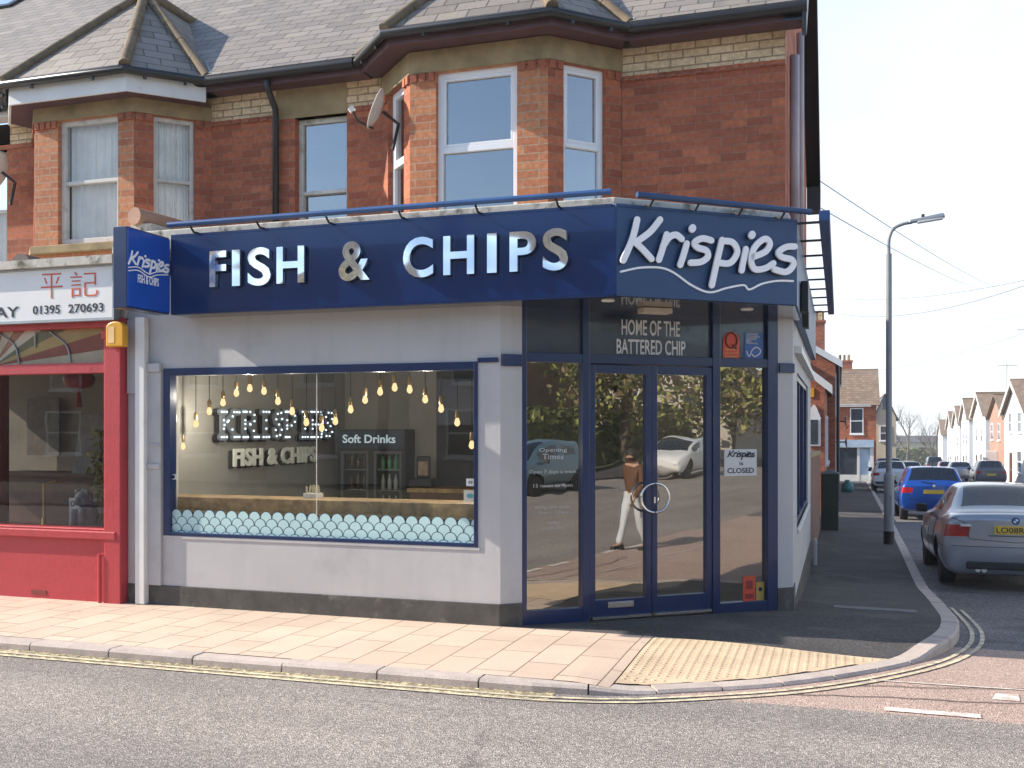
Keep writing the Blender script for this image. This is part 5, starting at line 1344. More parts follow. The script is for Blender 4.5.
mb = MB(); rr = random.Random(8)
for i in range(150):
    p = Vector((x + rr.gauss(0, .055), 8.5 + rr.gauss(0, .055), rr.uniform(.85, 1.66))); v = Vector((rr.gauss(0, 1), rr.gauss(0, 1), rr.gauss(0, .6))).normalized() * .07; u = v.cross(Vector((rr.gauss(0, 1), rr.gauss(0, 1), 1))).normalized() * .028
    mb.quad(p - v * .4, p + u, p + v, p - u)
mb.build('foliage', [m_leafy], pp, norm=False); mb = MB(); mb.tube([(x, 8.5, .7), (x, 8.5, 1.6)], .01, 5); mb.build('stem', m_darkwood, pp)
x, z = at(88, 445, 10.0); mb = MB()
z0 = at(86, 474, 10.)[1]; z1 = at(92, 415, 10.)[1]
mb.hexa([(x - .24, 10, z0), (x + .14, 10, z0), (x + .14, 10.02, z0), (x - .24, 10.02, z0), (x - .10, 10, z1), (x + .34, 10, z1 + .05), (x + .34, 10.02, z1 + .05), (x - .10, 10.02, z1)])
tag(mb.build('wall_poster', M('poster_grey', (.30, .29, .28), .7, var=.3, vs=5)), 'pale leaning poster inside the takeaway behind the plant', 'poster')
mb = MB(); x0, z0 = at(28, 455, 12.4); x1, z1 = at(60, 398, 12.4); mb.box(x0, x1, 12.38, 12.42, z0, z1); tag(mb.build('menu_board', M('takeaway_menu', (.10, .08, .06), .7, var=.4, vs=6)), 'dim framed menu board on the takeaway back wall', 'menu board')
mb = MB(); x0, z0 = at(-8, 498, 8.4); x1, z1 = at(12, 385, 8.4); 
pv = None
for i in range(31):
    xx = x0 + (x1 - x0) * i / 30; cur = ((xx, 8.35 + .03 * math.sin(i * 1.4), .68), (xx, 8.35 + .03 * math.sin(i * 1.4), 2.3))
    if pv: mb.quad(pv[0], cur[0], cur[1], pv[1])
    pv = cur
tag(mb.build('red_curtain', M('curtain_red', (.16, .015, .015), .9), norm=False), 'dark red curtain at the left end of the takeaway window', 'curtain')

# ================================================================== STREET LAMP
lx, ly = .92, 21.0; lz = PZ(lx, ly)
lamp = thing('street_lamp', (lx, ly, lz), 'tall grey street lamp with a swan-neck arm on the side pavement', 'street lamp')
mb = MB(); mb.lathe((lx, ly, lz - .05), [(.098, .30), (.098, 1.32), (.092, 1.40), (.066, 1.44)], 14); mb.build('base', m_postgrey, lamp, smooth=True, auto=40)
mb = MB(); mb.lathe((lx, ly, lz - .05), [(.102, 0), (.102, .30)], 14); mb.build('root_band', m_black, lamp, smooth=True, auto=40)
mb = MB(); zt = 5.35
mb.tube([(lx, ly, lz + 1.3), (lx, ly, 4.5), (lx, ly, 5.10)], [.06, .058, .055], 10)
mb.build('column', m_postgrey, lamp, smooth=True, auto=40)
mb = MB(); mb.tube(catmull([(lx, ly, 5.05), (lx, ly, 5.37), (lx + .08, ly, 5.58), (lx + .26, ly, 5.67), (lx + .42, ly, 5.69)], 5), .034, 8); mb.build('arm', m_postgrey, lamp, smooth=True)
mb = MB(); mb.hexa([(lx + .36, ly - .05, 5.665), (lx + 1.02, ly - .09, 5.745), (lx + 1.02, ly + .09, 5.745), (lx + .36, ly + .05, 5.665), (lx + .36, ly - .04, 5.735), (lx + .98, ly - .07, 5.835), (lx + .98, ly + .07, 5.835), (lx + .36, ly + .04, 5.735)]); lh = mb.build('lamp_head', m_galv, lamp, bevel=.025)
mb = MB(); mb.hexa([(lx + .52, ly - .06, 5.66), (lx + .98, ly - .075, 5.715), (lx + .98, ly + .075, 5.715), (lx + .52, ly + .06, 5.66), (lx + .52, ly - .06, 5.70), (lx + .98, ly - .075, 5.755), (lx + .98, ly + .075, 5.755), (lx + .52, ly + .06, 5.70)]); mb.build('diffuser', M('lamp_diffuser', (.6, .6, .58), .2), lh, bevel=.01)
mb = MB(); mb.lathe((lx + .62, ly, 5.78), [(.03, 0), (.03, .05), (.015, .06)], 8); mb.build('light_sensor', m_black, lh)
mb = MB(); mb.box(lx - .115, lx - .06, ly - .05, ly + .05, 2.05, 2.30); mb.build('notice_box', m_postgrey, lamp)
mb = MB(); mb.box(lx - .04, lx + .04, ly - .104, ly - .098, lz + .55, lz + .95); mb.build('access_door', M('door_plate', (.22, .24, .25), .5), lamp)

# ================================================================== CABINET, GARDEN WALL, BIN
gx, gy = -.21, 24.0; gz = PZ(gx, gy)
cab = thing('utility_cabinet', (gx, gy, gz), 'dark green utility cabinet with a sloped cap beside the garden wall', 'cabinet')
mb = MB(); mb.box(gx - .19, gx + .19, gy - .15, gy + .35, gz - .03, gz + 1.28); m_cab = M('dark_green_paint', (.016, .026, .018), .55, var=.3); mb.build('case', m_cab, cab, bevel=.012)
mb = MB(); mb.add([(gx - .21, gy - .17, gz + 1.28), (gx + .21, gy - .17, gz + 1.28), (gx + .21, gy + .37, gz + 1.28), (gx - .21, gy + .37, gz + 1.28), (gx - .02, gy + .05, gz + 1.37), (gx + .02, gy + .05, gz + 1.37), (gx + .02, gy + .15, gz + 1.37), (gx - .02, gy + .15, gz + 1.37)], [(0, 1, 5, 4), (1, 2, 6, 5), (2, 3, 7, 6), (3, 0, 4, 7), (4, 5, 6, 7), (0, 3, 2, 1)]); mb.build('cap', m_cab, cab)
mb = MB(); mb.box(gx - .15, gx + .15, gy - .156, gy - .150, gz + .08, gz + 1.18); mb.box(gx + .10, gx + .13, gy - .17, gy - .156, gz + .5, gz + .6); mb.build('door', m_cab, cab)
gw = thing('garden_wall', (-.55, 23, -.6), 'brick garden wall with pale coping between the shop and the next house', 'wall')
mb = MB(); mb.hexa([(-.66, 16.05, -1.4), (-.44, 16.05, -1.4), (-.42, 23.8, -1.4), (-.64, 23.8, -1.4), (-.66, 16.05, 1.22), (-.44, 16.05, 1.22), (-.42, 23.8, 1.10), (-.64, 23.8, 1.10)]); mb.build('brickwork', m_gbrick, gw)
mb = MB(); mb.hexa([(-.69, 16.05, 1.222), (-.41, 16.05, 1.222), (-.39, 23.85, 1.102), (-.67, 23.85, 1.102), (-.69, 16.05, 1.30), (-.41, 16.05, 1.30), (-.39, 23.85, 1.18), (-.67, 23.85, 1.18)]); mb.build('coping', m_stone, gw)
mb = MB(); mb.box(-.40, -.335, 16.5, 16.57, PZ(-.35, 16.5) - .02, PZ(-.35, 16.5) + .42); tag(mb.build('wall_bollard', m_oldwhite, bevel=.02), 'low white stub post at the foot of the garden wall', 'post')

# ================================================================== HOUSES
m_wwall = M('white_render', (.80, .79, .77), .8, var=.05)
m_cwall = M('cream_render', (.62, .55, .42), .8, var=.08)
m_hglass = glassmat('house_glass', .25, .8, (.35, .38, .40), wob=0)
m_pinkb = brickmat('pink_brick', (.52, .30, .22), (.44, .24, .17), (.4, .3, .24), stain_amt=.2)
m_buff = M('buff_render', (.50, .45, .38), .8, var=.08)
m_bluepaint = M('pale_blue_paint', (.42, .53, .66), .5)
m_frame = m_upvc
def hwin(parent, f, a, b, z0, z1, fm=None):
    mb = MB(); t = .07
    mb.fb(f, a, a + t, z0, z1, -.02, .05); mb.fb(f, b - t, b, z0, z1, -.02, .05); mb.fb(f, a + t, b - t, z1 - t, z1, -.02, .05); mb.fb(f, a + t, b - t, z0, z0 + t, -.02, .05)
    zm = (z0 + z1) / 2; mb.fb(f, a + t, b - t, zm - .03, zm + .03, -.02, .045); mb.fb(f, a - .05, b + .05, z0 - .08, z0, -.02, .10)
    wn = mb.build('window', fm or m_frame, parent)
    mb = MB(); mb.fb(f, a + t, b - t, z0 + t, z1 - t, .004, .012); mb.build('pane', m_hpane, wn)
m_hpane = M('dark_pane', (.05, .06, .075), .06, var=.3, coat=.5)
def hdoor(parent, f, a, b, z0, z1, m):
    mb = MB(); mb.fb(f, a, b, z0, z1, -.02, .05); d = mb.build('door', m, parent); mb = MB(); mb.fb(f, b - .16, b - .10, z0 + .95, z0 + 1.05, .05, .09); mb.build('handle', m_brushed, d)
def chimney(parent, x, y, z0, z1, w=.5, d=.9, pots=3):
    mb = MB(); mb.box(x - w / 2, x + w / 2, y - d / 2, y + d / 2, z0, z1); mb.box(x - w / 2 - .06, x + w / 2 + .06, y - d / 2 - .06, y + d / 2 + .06, z1, z1 + .12)
    c = mb.build('chimney', m_brick, parent)
    for i in range(pots):
        mb = MB(); px_ = x + (i - (pots - 1) / 2) * .32 if w > d else x; py_ = y if w > d else y + (i - (pots - 1) / 2) * .32
        mb.lathe((px_, py_, z1 + .12), [(.12, 0), (.10, .1), (.09, .40), (.12, .44)], 10); mb.build('chimney_pot', m_stone if i else m_ridge, c, smooth=True)
def gablehouse(name, label, x0, x1, y0, y1, zb, ze, zr, ridge, mw, mr, barge=None, group=None, over=.25, cat='house'):
    """ridge 'x' or 'y'"""
    t = thing(name, ((x0 + x1) / 2, (y0 + y1) / 2, zb), label, cat, group)
    mb = MB()
    if ridge == 'x':
        ym = (y0 + y1) / 2
        vs = [(x0, y0, zb), (x1, y0, zb), (x1, y1, zb), (x0, y1, zb), (x0, y0, ze), (x1, y0, ze), (x1, y1, ze), (x0, y1, ze), (x0, ym, zr), (x1, ym, zr)]
        fs = [(0, 1, 5, 4), (2, 3, 7, 6), (1, 2, 6, 9, 5), (3, 0, 4, 8, 7)]
    else:
        xm = (x0 + x1) / 2
        vs = [(x0, y0, zb), (x1, y0, zb), (x1, y1, zb), (x0, y1, zb), (x0, y0, ze), (x1, y0, ze), (x1, y1, ze), (x0, y1, ze), (xm, y0, zr), (xm, y1, zr)]
        fs = [(1, 2, 6, 5), (3, 0, 4, 7), (0, 1, 5, 8, 4), (2, 3, 7, 9, 6)]
    mb.add(vs, fs); mb.build('wall', mw, t)
    mb = MB(); o = over
    if ridge == 'x':
        k = (zr - ze) / (ym - y0); a = (x0 - o, y0 - o, ze - k * o + .08); b = (x1 + o, y0 - o, ze - k * o + .08); c = (x1 + o, ym, zr + .08); d = (x0 - o, ym, zr + .08)
        e = (x0 - o, y1 + o, ze - k * o + .08); f = (x1 + o, y1 + o, ze - k * o + .08); mb.quad(a, b, c, d); mb.quad(d, c, f, e); rl = [(x0 - o, ym, zr + .1), (x1 + o, ym, zr + .1)]
    else:
        k = (zr - ze) / (xm - x0); a = (x0 - o, y0 - o, ze - k * o + .08); b = (xm, y0 - o, zr + .08); c = (xm, y1 + o, zr + .08); d = (x0 - o, y1 + o, ze - k * o + .08)
        e = (x1 + o, y0 - o, ze - k * o + .08); f = (x1 + o, y1 + o, ze - k * o + .08); mb.quad(a, b, c, d); mb.quad(b, e, f, c); rl = [(xm, y0 - o, zr + .1), (xm, y1 + o, zr + .1)]
    r = mb.build('roof', mr, t, solid=.08); mb = MB(); mb.tube(rl, .11, 8); mb.build('ridge_tiles', m_ridge, r)
    if barge:
        mb = MB()
        if ridge == 'x':
            for xx in (x0 - o - .02, x1 + o + .02):
                for (pa, pb) in (((y0 - o, ze - k * o), (ym, zr)), ((y1 + o, ze - k * o), (ym, zr))):
                    mb.hexa([(xx - .02, pa[0], pa[1] - .16), (xx + .02, pa[0], pa[1] - .16), (xx + .02, pb[0], pb[1] - .16), (xx - .02, pb[0], pb[1] - .16), (xx - .02, pa[0], pa[1] + .09), (xx + .02, pa[0], pa[1] + .09), (xx + .02, pb[0], pb[1] + .09), (xx - .02, pb[0], pb[1] + .09)])
        else:
            for yy in (y0 - o - .02, y1 + o + .02):
                for (pa, pb) in (((x0 - o, ze - k * o), (xm, zr)), ((x1 + o, ze - k * o), (xm, zr))):
                    mb.hexa([(pa[0], yy - .02, pa[1] - .16), (pa[0], yy + .02, pa[1] - .16), (pb[0], yy + .02, pb[1] - .16), (pb[0], yy - .02, pb[1] - .16), (pa[0], yy - .02, pa[1] + .09), (pa[0], yy + .02, pa[1] + .09), (pb[0], yy + .02, pb[1] + .09), (pb[0], yy - .02, pb[1] + .09)])
        build_split(mb, 'barge_board', barge, t)
    return t
# left side of the side street
ha = gablehouse('brick_house', 'red brick house with white barge boards just past the garden wall', -5.2, -.42, 31.2, 38, -1.2, 3.05, 5.0, 'y', m_brick, m_slate2, m_white, over=.22)
fa_ = Fr(0, 31.2, 0); fsd = Fr(-.42, 0, 90)
a, z1 = fa_.px(808, 407); b, z0 = fa_.px(820.5, 446)
mb = MB(); mb.fb(fa_, a, b, z0, z1 - .35, -.02, .05); mb.ex(fa_, [(a - .02, z1 - .35), (b + .02, z1 - .35), (b - .12, z1), ((a + b) / 2, z1 + .08), (a + .1, z1)], -.02, .05)
wn = mb.build('arched_window', m_white, ha); mb = MB(); mb.fb(fa_, a + .07, b - .07, z0 + .05, z1 - .38, .051, .06); mb.build('pane', m_hpane, wn)
a, z1 = fa_.px(809.5, 388); b, z0 = fa_.px(814, 397); mb = MB(); mb.fb(fa_, a, b, z0, z1, 0, .03); mb.build('plaque', m_yellow, ha)
for y in (32.6, 35.2): hwin(ha, fsd, y, y + 1.0, .6, 2.1)
hb = gablehouse('brick_house', 'taller brick house with dark slate roof behind the barge-boarded one', -8, -.15, 38.2, 56, -1.8, 4.2, 6.6, 'y', m_brick, m_slate2, m_white, over=.25)
fsb = Fr(-.15, 0, 90)
for y in (40, 44, 48, 52):
    hwin(hb, fsb, y, y + 1.1, 2.3, 3.8); hwin(hb, fsb, y, y + 1.1, -.6, 1.2)
mb = MB(); mb.tube([(-.05, 39.0, 4.1), (-.05, 39.0, -1.4)], .06, 8); mb.tube([(-.05, 47, 4.1), (-.05, 47, -1.6)], .06, 8); build_split(mb, 'rainwater_pipe', m_gutter, hb)
chimney(hb, -1.2, 56.5, 5.0, 7.4, .9, .6, 3)
for (y, z, lab) in ((42.5, 2.0, 'dark satellite dish, higher of two on the taller brick house'), (39.6, 1.2, 'dark satellite dish, lower of two on the taller brick house')):
    t = thing('satellite_dish', (.2, y, z), lab, 'satellite dish'); mb = MB(); mb.lathe((.25, y, z), [(.03, -.06), (.15, -.03), (.24, 0), (.23, .02), (.03, -.03)], 16, 'X'); mb.build('reflector', m_postgrey, t); mb = MB(); mb.tube([(-.14, y + .1, z), (.25, y + .1, z)], .03, 6); mb.tube([(.25, y, z - .3), (.35, y - .4, z - .2)], .02, 6); mb.build('arm', m_gutter, t)
hc = gablehouse('gabled_house', 'far house with white gable peeking above the slate roofs', -9, -1.3, 58, 68, -2, 5.6, 8.6, 'x', m_cwall, m_tile, m_white, over=.3)
# shop with pale blue front that closes the view on the left
zbD = RZ(0, 75) + .1
hd_ = gablehouse('corner_house', 'small red brick shop-house with pale blue shopfront and mossy roof', -4.0, 2.45, 75, 82, zbD - .4, 3.45, 5.95, 'x', m_brick, m_tile, None, over=.25)
fD = Fr(0, 75, 0)
a, z1 = fD.px(850, 408); b, z0 = fD.px(863.5, 434); hwin(hd_, fD, a, b, z0, z1)
mb = MB(); a = fD.s(834); b = fD.s(873.6); z1 = fD.px(855, 440)[1]; z0 = fD.px(855, 447.5)[1]; mb.fb(fD, a, b, z0, z1, 0, .35); mb.fb(fD, a, fD.s(836), zbD, z0, 0, .2); mb.fb(fD, fD.s(857), fD.s(859.5), zbD, z0, 0, .2); mb.fb(fD, fD.s(870), b, zbD, z0, 0, .2); mb.fb(fD, a, b, zbD - .2, zbD + .45, 0, .18); build_split(mb, 'shopfront', m_white, hd_); mb = MB(); mb.fb(fD, a, b, z0 + .03, z1 + .02, .352, .37); mb.build('shop_fascia', m_bluepaint, hd_)
mb = MB(); mb.fb(fD, fD.s(836), fD.s(857), zbD + .45, z0, .02, .10); mb.build('shop_window', m_hpane, hd_); hdoor(hd_, fD.sh(.05), fD.s(859.5), fD.s(870), zbD, z0 - .05, m_bluepaint)
mb = MB(); mb.fb(fD, fD.s(838), fD.s(871), 3.30, 3.48, 0, .28); mb.build('eaves_board', m_white, hd_)
chimney(hd_, .35, 81.2, 4.4, 6.85, 1.15, .7, 3)
he = gablehouse('cream_house', 'narrow cream house beyond the pale blue shopfront', 2.6, 4.2, 84, 95, -2.6, 2.6, 4.3, 'y', m_cwall, m_slate2, None, over=.15)
f_he = Fr(0, 84, 0); hwin(he, f_he, 3.0, 3.8, .8, 2.0)
# right side: white houses with gables to the street
fxr = lambda y: 10.9 + .052 * (y - 66)
specs = [(66, 9.0, 2.7, 4.7, 'nearest white house at the right edge with brown roof'), (101, 9.0, 3.0, 5.1, 'white gabled house with the broad brown roof slope, second along on the right'),
         (124, 7.5, 2.9, 5.2, 'white gabled house third along on the right side'), (142, 7.5, 2.3, 4.7, 'white gabled house fourth along on the right side'),
         (161, 7.5, 2.0, 4.3, 'white gabled house fifth along on the right side'), (198, 8, .8, 3.4, 'white gabled house farthest along on the right side')]
for i, (y, wd, ze, zr, lab) in enumerate(specs):
    x = fxr(y) - (.3 if i == 0 else 0); zb_h = RZ(0, y) - .1; dp = 10 if i else 9
    t = gablehouse('white_house', lab, x, x + dp, y, y + wd, zb_h, ze, zr, 'x', m_wwall, m_tile, m_white, 'white gabled houses down the right side', over=.3)
    f = Fr(x, 0, -90); # facing the street (-x)
    f2 = Fr(x, 0, -90); f2.d = Vector((0, -1)); f2.n = Vector((-1, 0))
    g0 = zb_h + .2
    for k in (.22, .62):
        hwin(t, f2, -(y + wd * k + 1.3), -(y + wd * k), g0 + 3.2, g0 + 4.5)
    hwin(t, f2, -(y + wd * .22 + 1.6), -(y + wd * .22), g0 + .7, g0 + 2.1); hdoor(t, f2, -(y + wd * .62 + 1.0), -(y + wd * .62), zb_h, zb_h + 2.1, m_darkwood)
    f3 = Fr(0, y, 0); hwin(t, f3, x + 2.5, x + 3.6, g0 + 3.0, g0 + 4.3)
    if i in (1, 2, 4): chimney(t, x + dp - 1.2, y + wd / 2, zr - .6, zr + .9, .6, .9, 2)
# red brick house between the first two
hr = gablehouse('brick_house', 'pinkish brick house with pale porch between white ones on the right', 12.4, 19, 87, 96, -2.6, 2.6, 4.5, 'x', m_pinkb, m_tile, None, over=.3)
f2 = Fr(12.4, 0, -90); f2.d = Vector((0, -1)); f2.n = Vector((-1, 0)); hwin(hr, f2, -95, -93.5, .8, 2.2); hwin(hr, f2, -91, -89.5, .8, 2.2); hdoor(hr, f2, -92.5, -91.5, -2.5, -.4, m_oldwhite); mb = MB(); mb.box(11.5, 12.38, 91.2, 93, -2.6, -.1); mb.build('porch', m_wwall, hr)
fr3 = Fr(0, 87, 0); hwin(hr, fr3, 14.6, 15.8, .6, 2.0)
# aerials on the nearer houses
def aerial(x, y, z, h, label):
    t = thing('tv_aerial', (x, y, z), label, 'aerial'); mb = MB(); mb.tube([(x, y, z), (x, y, z + h)], .035, 6); mb.build('mast', m_galv, t)
    mb = MB(); mb.tube([(x - .7, y, z + h * .92), (x + .8, y, z + h * .92)], .025, 5)
    for i in range(7): mb.tube([(x - .6 + i * .2, y - .3, z + h * .92), (x - .6 + i * .2, y + .3, z + h * .92)], .012, 4)
    mb.build('array', m_galv, t)
aerial(13.2, 92, 4.6, 2.6, 'slim television aerial above the red brick house on the right')
aerial(11.6, 72, 5.0, 3.4, 'television aerial on the nearest white house at right edge')
# low boundary walls on the right pavement
fb1 = thing('garden_wall', (10.9, 78, -2), 'cream boundary wall with dark posts in front of the right-hand houses', 'wall')
mb = MB(); mb.hexa([(11.2, 70, -2.4), (11.4, 70, -2.4), (12.4, 99, -3.2), (12.2, 99, -3.2), (11.2, 70, -.9), (11.4, 70, -.9), (12.4, 99, -1.6), (12.2, 99, -1.6)]); mb.build('wall', m_cwall, fb1)
for i in range(6):
    y = 70.5 + i * 5.6; x = 11.3 + (y - 70) * .0345; mb = MB(); mb.box(x - .16, x + .16, y - .16, y + .16, -2.6 - (y - 70) * .02, -.5 - (y - 70) * .022); mb.build('pier', m_cwall, fb1)
# far end: hedge bank, long low roof, bare trees
def leafmass(mb, boxes, n, size, rr, mi=2):
    for (x0, x1, y0, y1, z0, z1) in boxes:
        for i in range(n):
            p = Vector((rr.uniform(x0, x1), rr.uniform(y0, y1), z0 + (z1 - z0) * rr.random() ** .8)); v = Vector((rr.gauss(0, 1), rr.gauss(0, 1), rr.gauss(0, 1))).normalized() * size * rr.uniform(.6, 1.3); u = v.cross(Vector((rr.gauss(0, 1), rr.gauss(0, 1), rr.gauss(0, 1)))).normalized() * size * .55
            mb.quad(p - v, p + u, p + v, p - u, mi=rr.randrange(mi))
m_hedge = [M('hedge_leaf', (.10, .12, .035), .8, var=.5, vs=.6), M('hedge_leaf_light', (.17, .16, .06), .8, var=.5, vs=.6)]
rr = random.Random(21)
mb = MB(); leafmass(mb, [(-2, 21, 226, 232, -6.6, -2.2)], 2600, .5, rr); mb.box(-2, 21, 227, 231, -7, -2.7)
o = mb.build('hedge', m_hedge, norm=False); tag(o, 'long overgrown green hedge across the far end of the side street', 'hedge')
lb_ = thing('long_building', (10, 246, -4), 'long low building with a grey roof band beyond the far hedge', 'building')
mb = MB(); mb.box(-8, 26, 244, 252, -6, -1.1); mb.build('wall', m_cwall, lb_); mb = MB(); mb.hexa([(-9, 243, -1.1), (27, 243, -1.1), (27, 253, -1.1), (-9, 253, -1.1), (-9, 247, .35), (27, 247, .35), (27, 249, .35), (-9, 249, .35)]); mb.build('roof', m_slate2, lb_)
m_bark = M('bare_bark', (.11, .085, .065), .9, var=.3)
def baretree(x, y, zb, h, label, seed, name='bare_tree', group=None, lean=0):
    r = random.Random(seed); t = thing(name, (x, y, zb), label, 'tree', group)
    mb = MB(); cr = MB()
    def br(p, d, L, rad, lev):
        pts = [p]; rads = [rad]; n = 4
        for i in range(n):
            d = (d + Vector((r.gauss(0, .10), r.gauss(0, .10), .05 if lev else .02))).normalized(); p = p + d * L / n; pts.append(p); rads.append(rad * (1 - .55 * (i + 1) / n))
        (mb if lev == 0 else cr).tube(pts, rads, 5 if lev < 2 else 3)
        if lev >= 4: return
        k = (5, 5, 4, 4)[lev]
        for i in range(k):
            s = pts[r.randrange(2, n + 1)] if lev else pts[r.randrange(2, n + 1)]; a = r.uniform(0, 6.28); sp = r.uniform(.35, .75)
            nd_ = (d + Vector((math.cos(a), math.sin(a), 0)) * sp).normalized(); br(s, nd_, L * r.uniform(.55, .72), rads[-1] * .9 if lev else rad * .42, lev + 1)
    br(Vector((x, y, zb)), Vector((lean, 0, 1)).normalized(), h * .42, h * .022, 0)
    mb.build('trunk', m_bark, t); cr.build('crown', m_bark, t)
for i, (px_, Y, h, lab) in enumerate(((908, 215, 15, 'wide bare tree rising behind the far hedge, left of the three'), (931, 222, 13, 'middle slender bare tree behind the far hedge'), (938, 219, 12, 'bare tree nearest the white houses at the far end'), (897, 225, 9, 'small bare tree just right of the lamp column far away'))):
    X = Fr(0, Y, 0).s(px_); baretree(X, Y, -6.2, h, lab, 30 + i)
# overhead wires
def wire(p, q, sag, label, r=.008):
    mb = MB(); P = Vector(p); Q = Vector(q); pts = []
    for i in range(25):
        t = i / 24; v = P.lerp(Q, t); v.z -= sag * 4 * t * (1 - t); pts.append(v)
    mb.tube(pts, r, 5); tag(mb.build('overhead_wire', m_wire), label, 'wire', 'overhead wires across the side street')
m_wire = M('wire_grey', (.20, .23, .28), .6)
def W3(px_, py_, t):
    r = (px_ - 512) / FPX; u = (HOR - py_) / FPX
    return ((-math.sin(TH) + r * math.cos(TH)) * t, (math.cos(TH) + r * math.sin(TH)) * t, CAMZ + u * t)
wire(W3(820, 181, 16), W3(1010, 292, 60), .25, 'upper thin wire running from the gable end towards the far right houses')
wire(W3(812, 203, 15), W3(985, 290, 60), .2, 'lower thin wire running from the gable end towards the far houses')
wire(W3(836, 298, 60), W3(1100, 262, 32), .5, 'highest of the wires rising to the right edge of the sky', .014)
wire(W3(840, 314, 60), W3(1100, 256, 32), .8, 'thickest wire rising to the right beyond the lamp', .018)
wire(W3(838, 374, 60), W3(1100, 305, 32), .5, 'lowest wire rising to the right edge over the far roofs', .010)
wire(W3(860, 330, 60), W3(1100, 300, 32), .3, 'faint middle wire rising to the right beyond the lamp', .009)

# ================================================================== CARS
def carpaint(name, c, metal=.35, rough=.3):
    return M(name, c, rough, metal, var=.04, coat=.8)
m_tyre = M('tyre_rubber', (.02, .02, .02), .8); m_rim = M('alloy_rim', (.42, .43, .45), .3, .85)
m_cglass = glassmat('car_glass', .07, .9, (.30, .35, .40), wob=0)
m_trim = M('car_trim', (.018, .018, .02), .6)
m_tail = M('red_lens', (.40, .012, .012), .15, var=.1, coat=.7); m_clear = M('clear_lens', (.70, .70, .70), .1, .3, coat=.8)
m_seat = M('seat_cloth', (.05, .05, .055), .9)
m_platey = M('yellow_plate', (.78, .50, .05), .4, var=.03); m_platew = M('white_plate', (.78, .78, .75), .4, var=.03)
NC = 7; CF = [-1, -.70, -.34, 0, .34, .70, 1]
def carshell(st):
    """st: list of (x, w, zb, belt, wr, ztop, win) -> box-like grid; returns verts, faces, material ids"""
    rings = []
    for (x, wv, zb, belt, wr, zt, _) in st:
        h = belt - zb
        lev = [(wv * .90, zb), (wv * .985, zb + h * .22), (wv * 1.0, zb + h * .50), (wv * .985, zb + h * .70), (wv * .94, belt)]
        if zt - belt > .12: lev += [(wv * .90 + (wr - wv * .90) * .10, belt + .03), (wr + (wv * .9 - wr) * .14, zt - .075)]
        else: lev += [(wv * .90, belt + (zt - belt) * .45), (wv * .86, belt + (zt - belt) * .75)]
        top = (wr * .90 if zt - belt > .12 else wv * .80, zt)
        ring = []
        for c in CF: ring.append((x, c * lev[0][0], zb))            # bottom
        for l in lev[1:]: ring.append((x, l[0], l[1]))               # right (y+)
        for c in reversed(CF): ring.append((x, c * top[0], zt + .022 * (1 - c * c)))
        for l in reversed(lev[1:]): ring.append((x, -l[0], l[1]))
        rings.append(ring)
    n = len(rings[0]); v = [p for r in rings for p in r]; f = []; m = []
    NL = 6
    for i in range(len(st) - 1):
        w0 = st[i][6]
        for k in range(n):
            f.append((i * n + k, i * n + (k + 1) % n, (i + 1) * n + (k + 1) % n, (i + 1) * n + k))
            mi = 0
            iR = NC - 1 + 5; iL = NC + NL + NC + 0
            if 'S' in w0 and k == NC + 4: mi = 3                       # right side glass
            if 'S' in w0 and k == 2 * NC + NL + 0: mi = 4              # left side glass
            if 'R' in w0 and NC + NL <= k < NC + NL + NC - 1 : mi = 1   # top row
            if 'F' in w0 and NC + NL <= k < NC + NL + NC - 1 : mi = 2
            m.append(mi)
    # end caps as grids between left and right levels
    for e, base in ((0, 0), (1, (len(st) - 1) * n)):
        x, wv, zb, belt, wr, zt, _ = st[0 if e == 0 else -1]
        rows = [[base + c for c in range(NC)]]
        for l in range(NL):
            R = base + NC + l; L = base + n - 1 - l
            yR = v[R][1]; z = v[R][2]; row = [L]
            for c in CF[1:-1]:
                v.append((x - (.05 if e == 0 else -.05) * (1 - c * c), c * yR, z)); row.append(len(v) - 1)
            row.append(R); rows.append(row)
        rows.append([base + NC + NL + (NC - 1 - c) for c in range(NC)])
        for r in range(len(rows) - 1):
            for c in range(NC - 1):
                q = (rows[r][c], rows[r][c + 1], rows[r + 1][c + 1], rows[r + 1][c]); f.append(q if e == 0 else q[::-1])
                mi = 0
                if r == 3 and c in (0, NC - 2): mi = 5 if e == 0 else 6
                if r in (0,): mi = 7
                m.append(mi)
    # tail lamps wrap round the corner
    for i, mi in ((0, 5), (len(st) - 2, 6)):
        for k in (NC + 2, NC + 3 - 0, 2 * NC + NL + 2, 2 * NC + NL + 1):
            if k in (NC + 2, 2 * NC + NL + 2): m[i * n + k] = mi
    return v, f, m
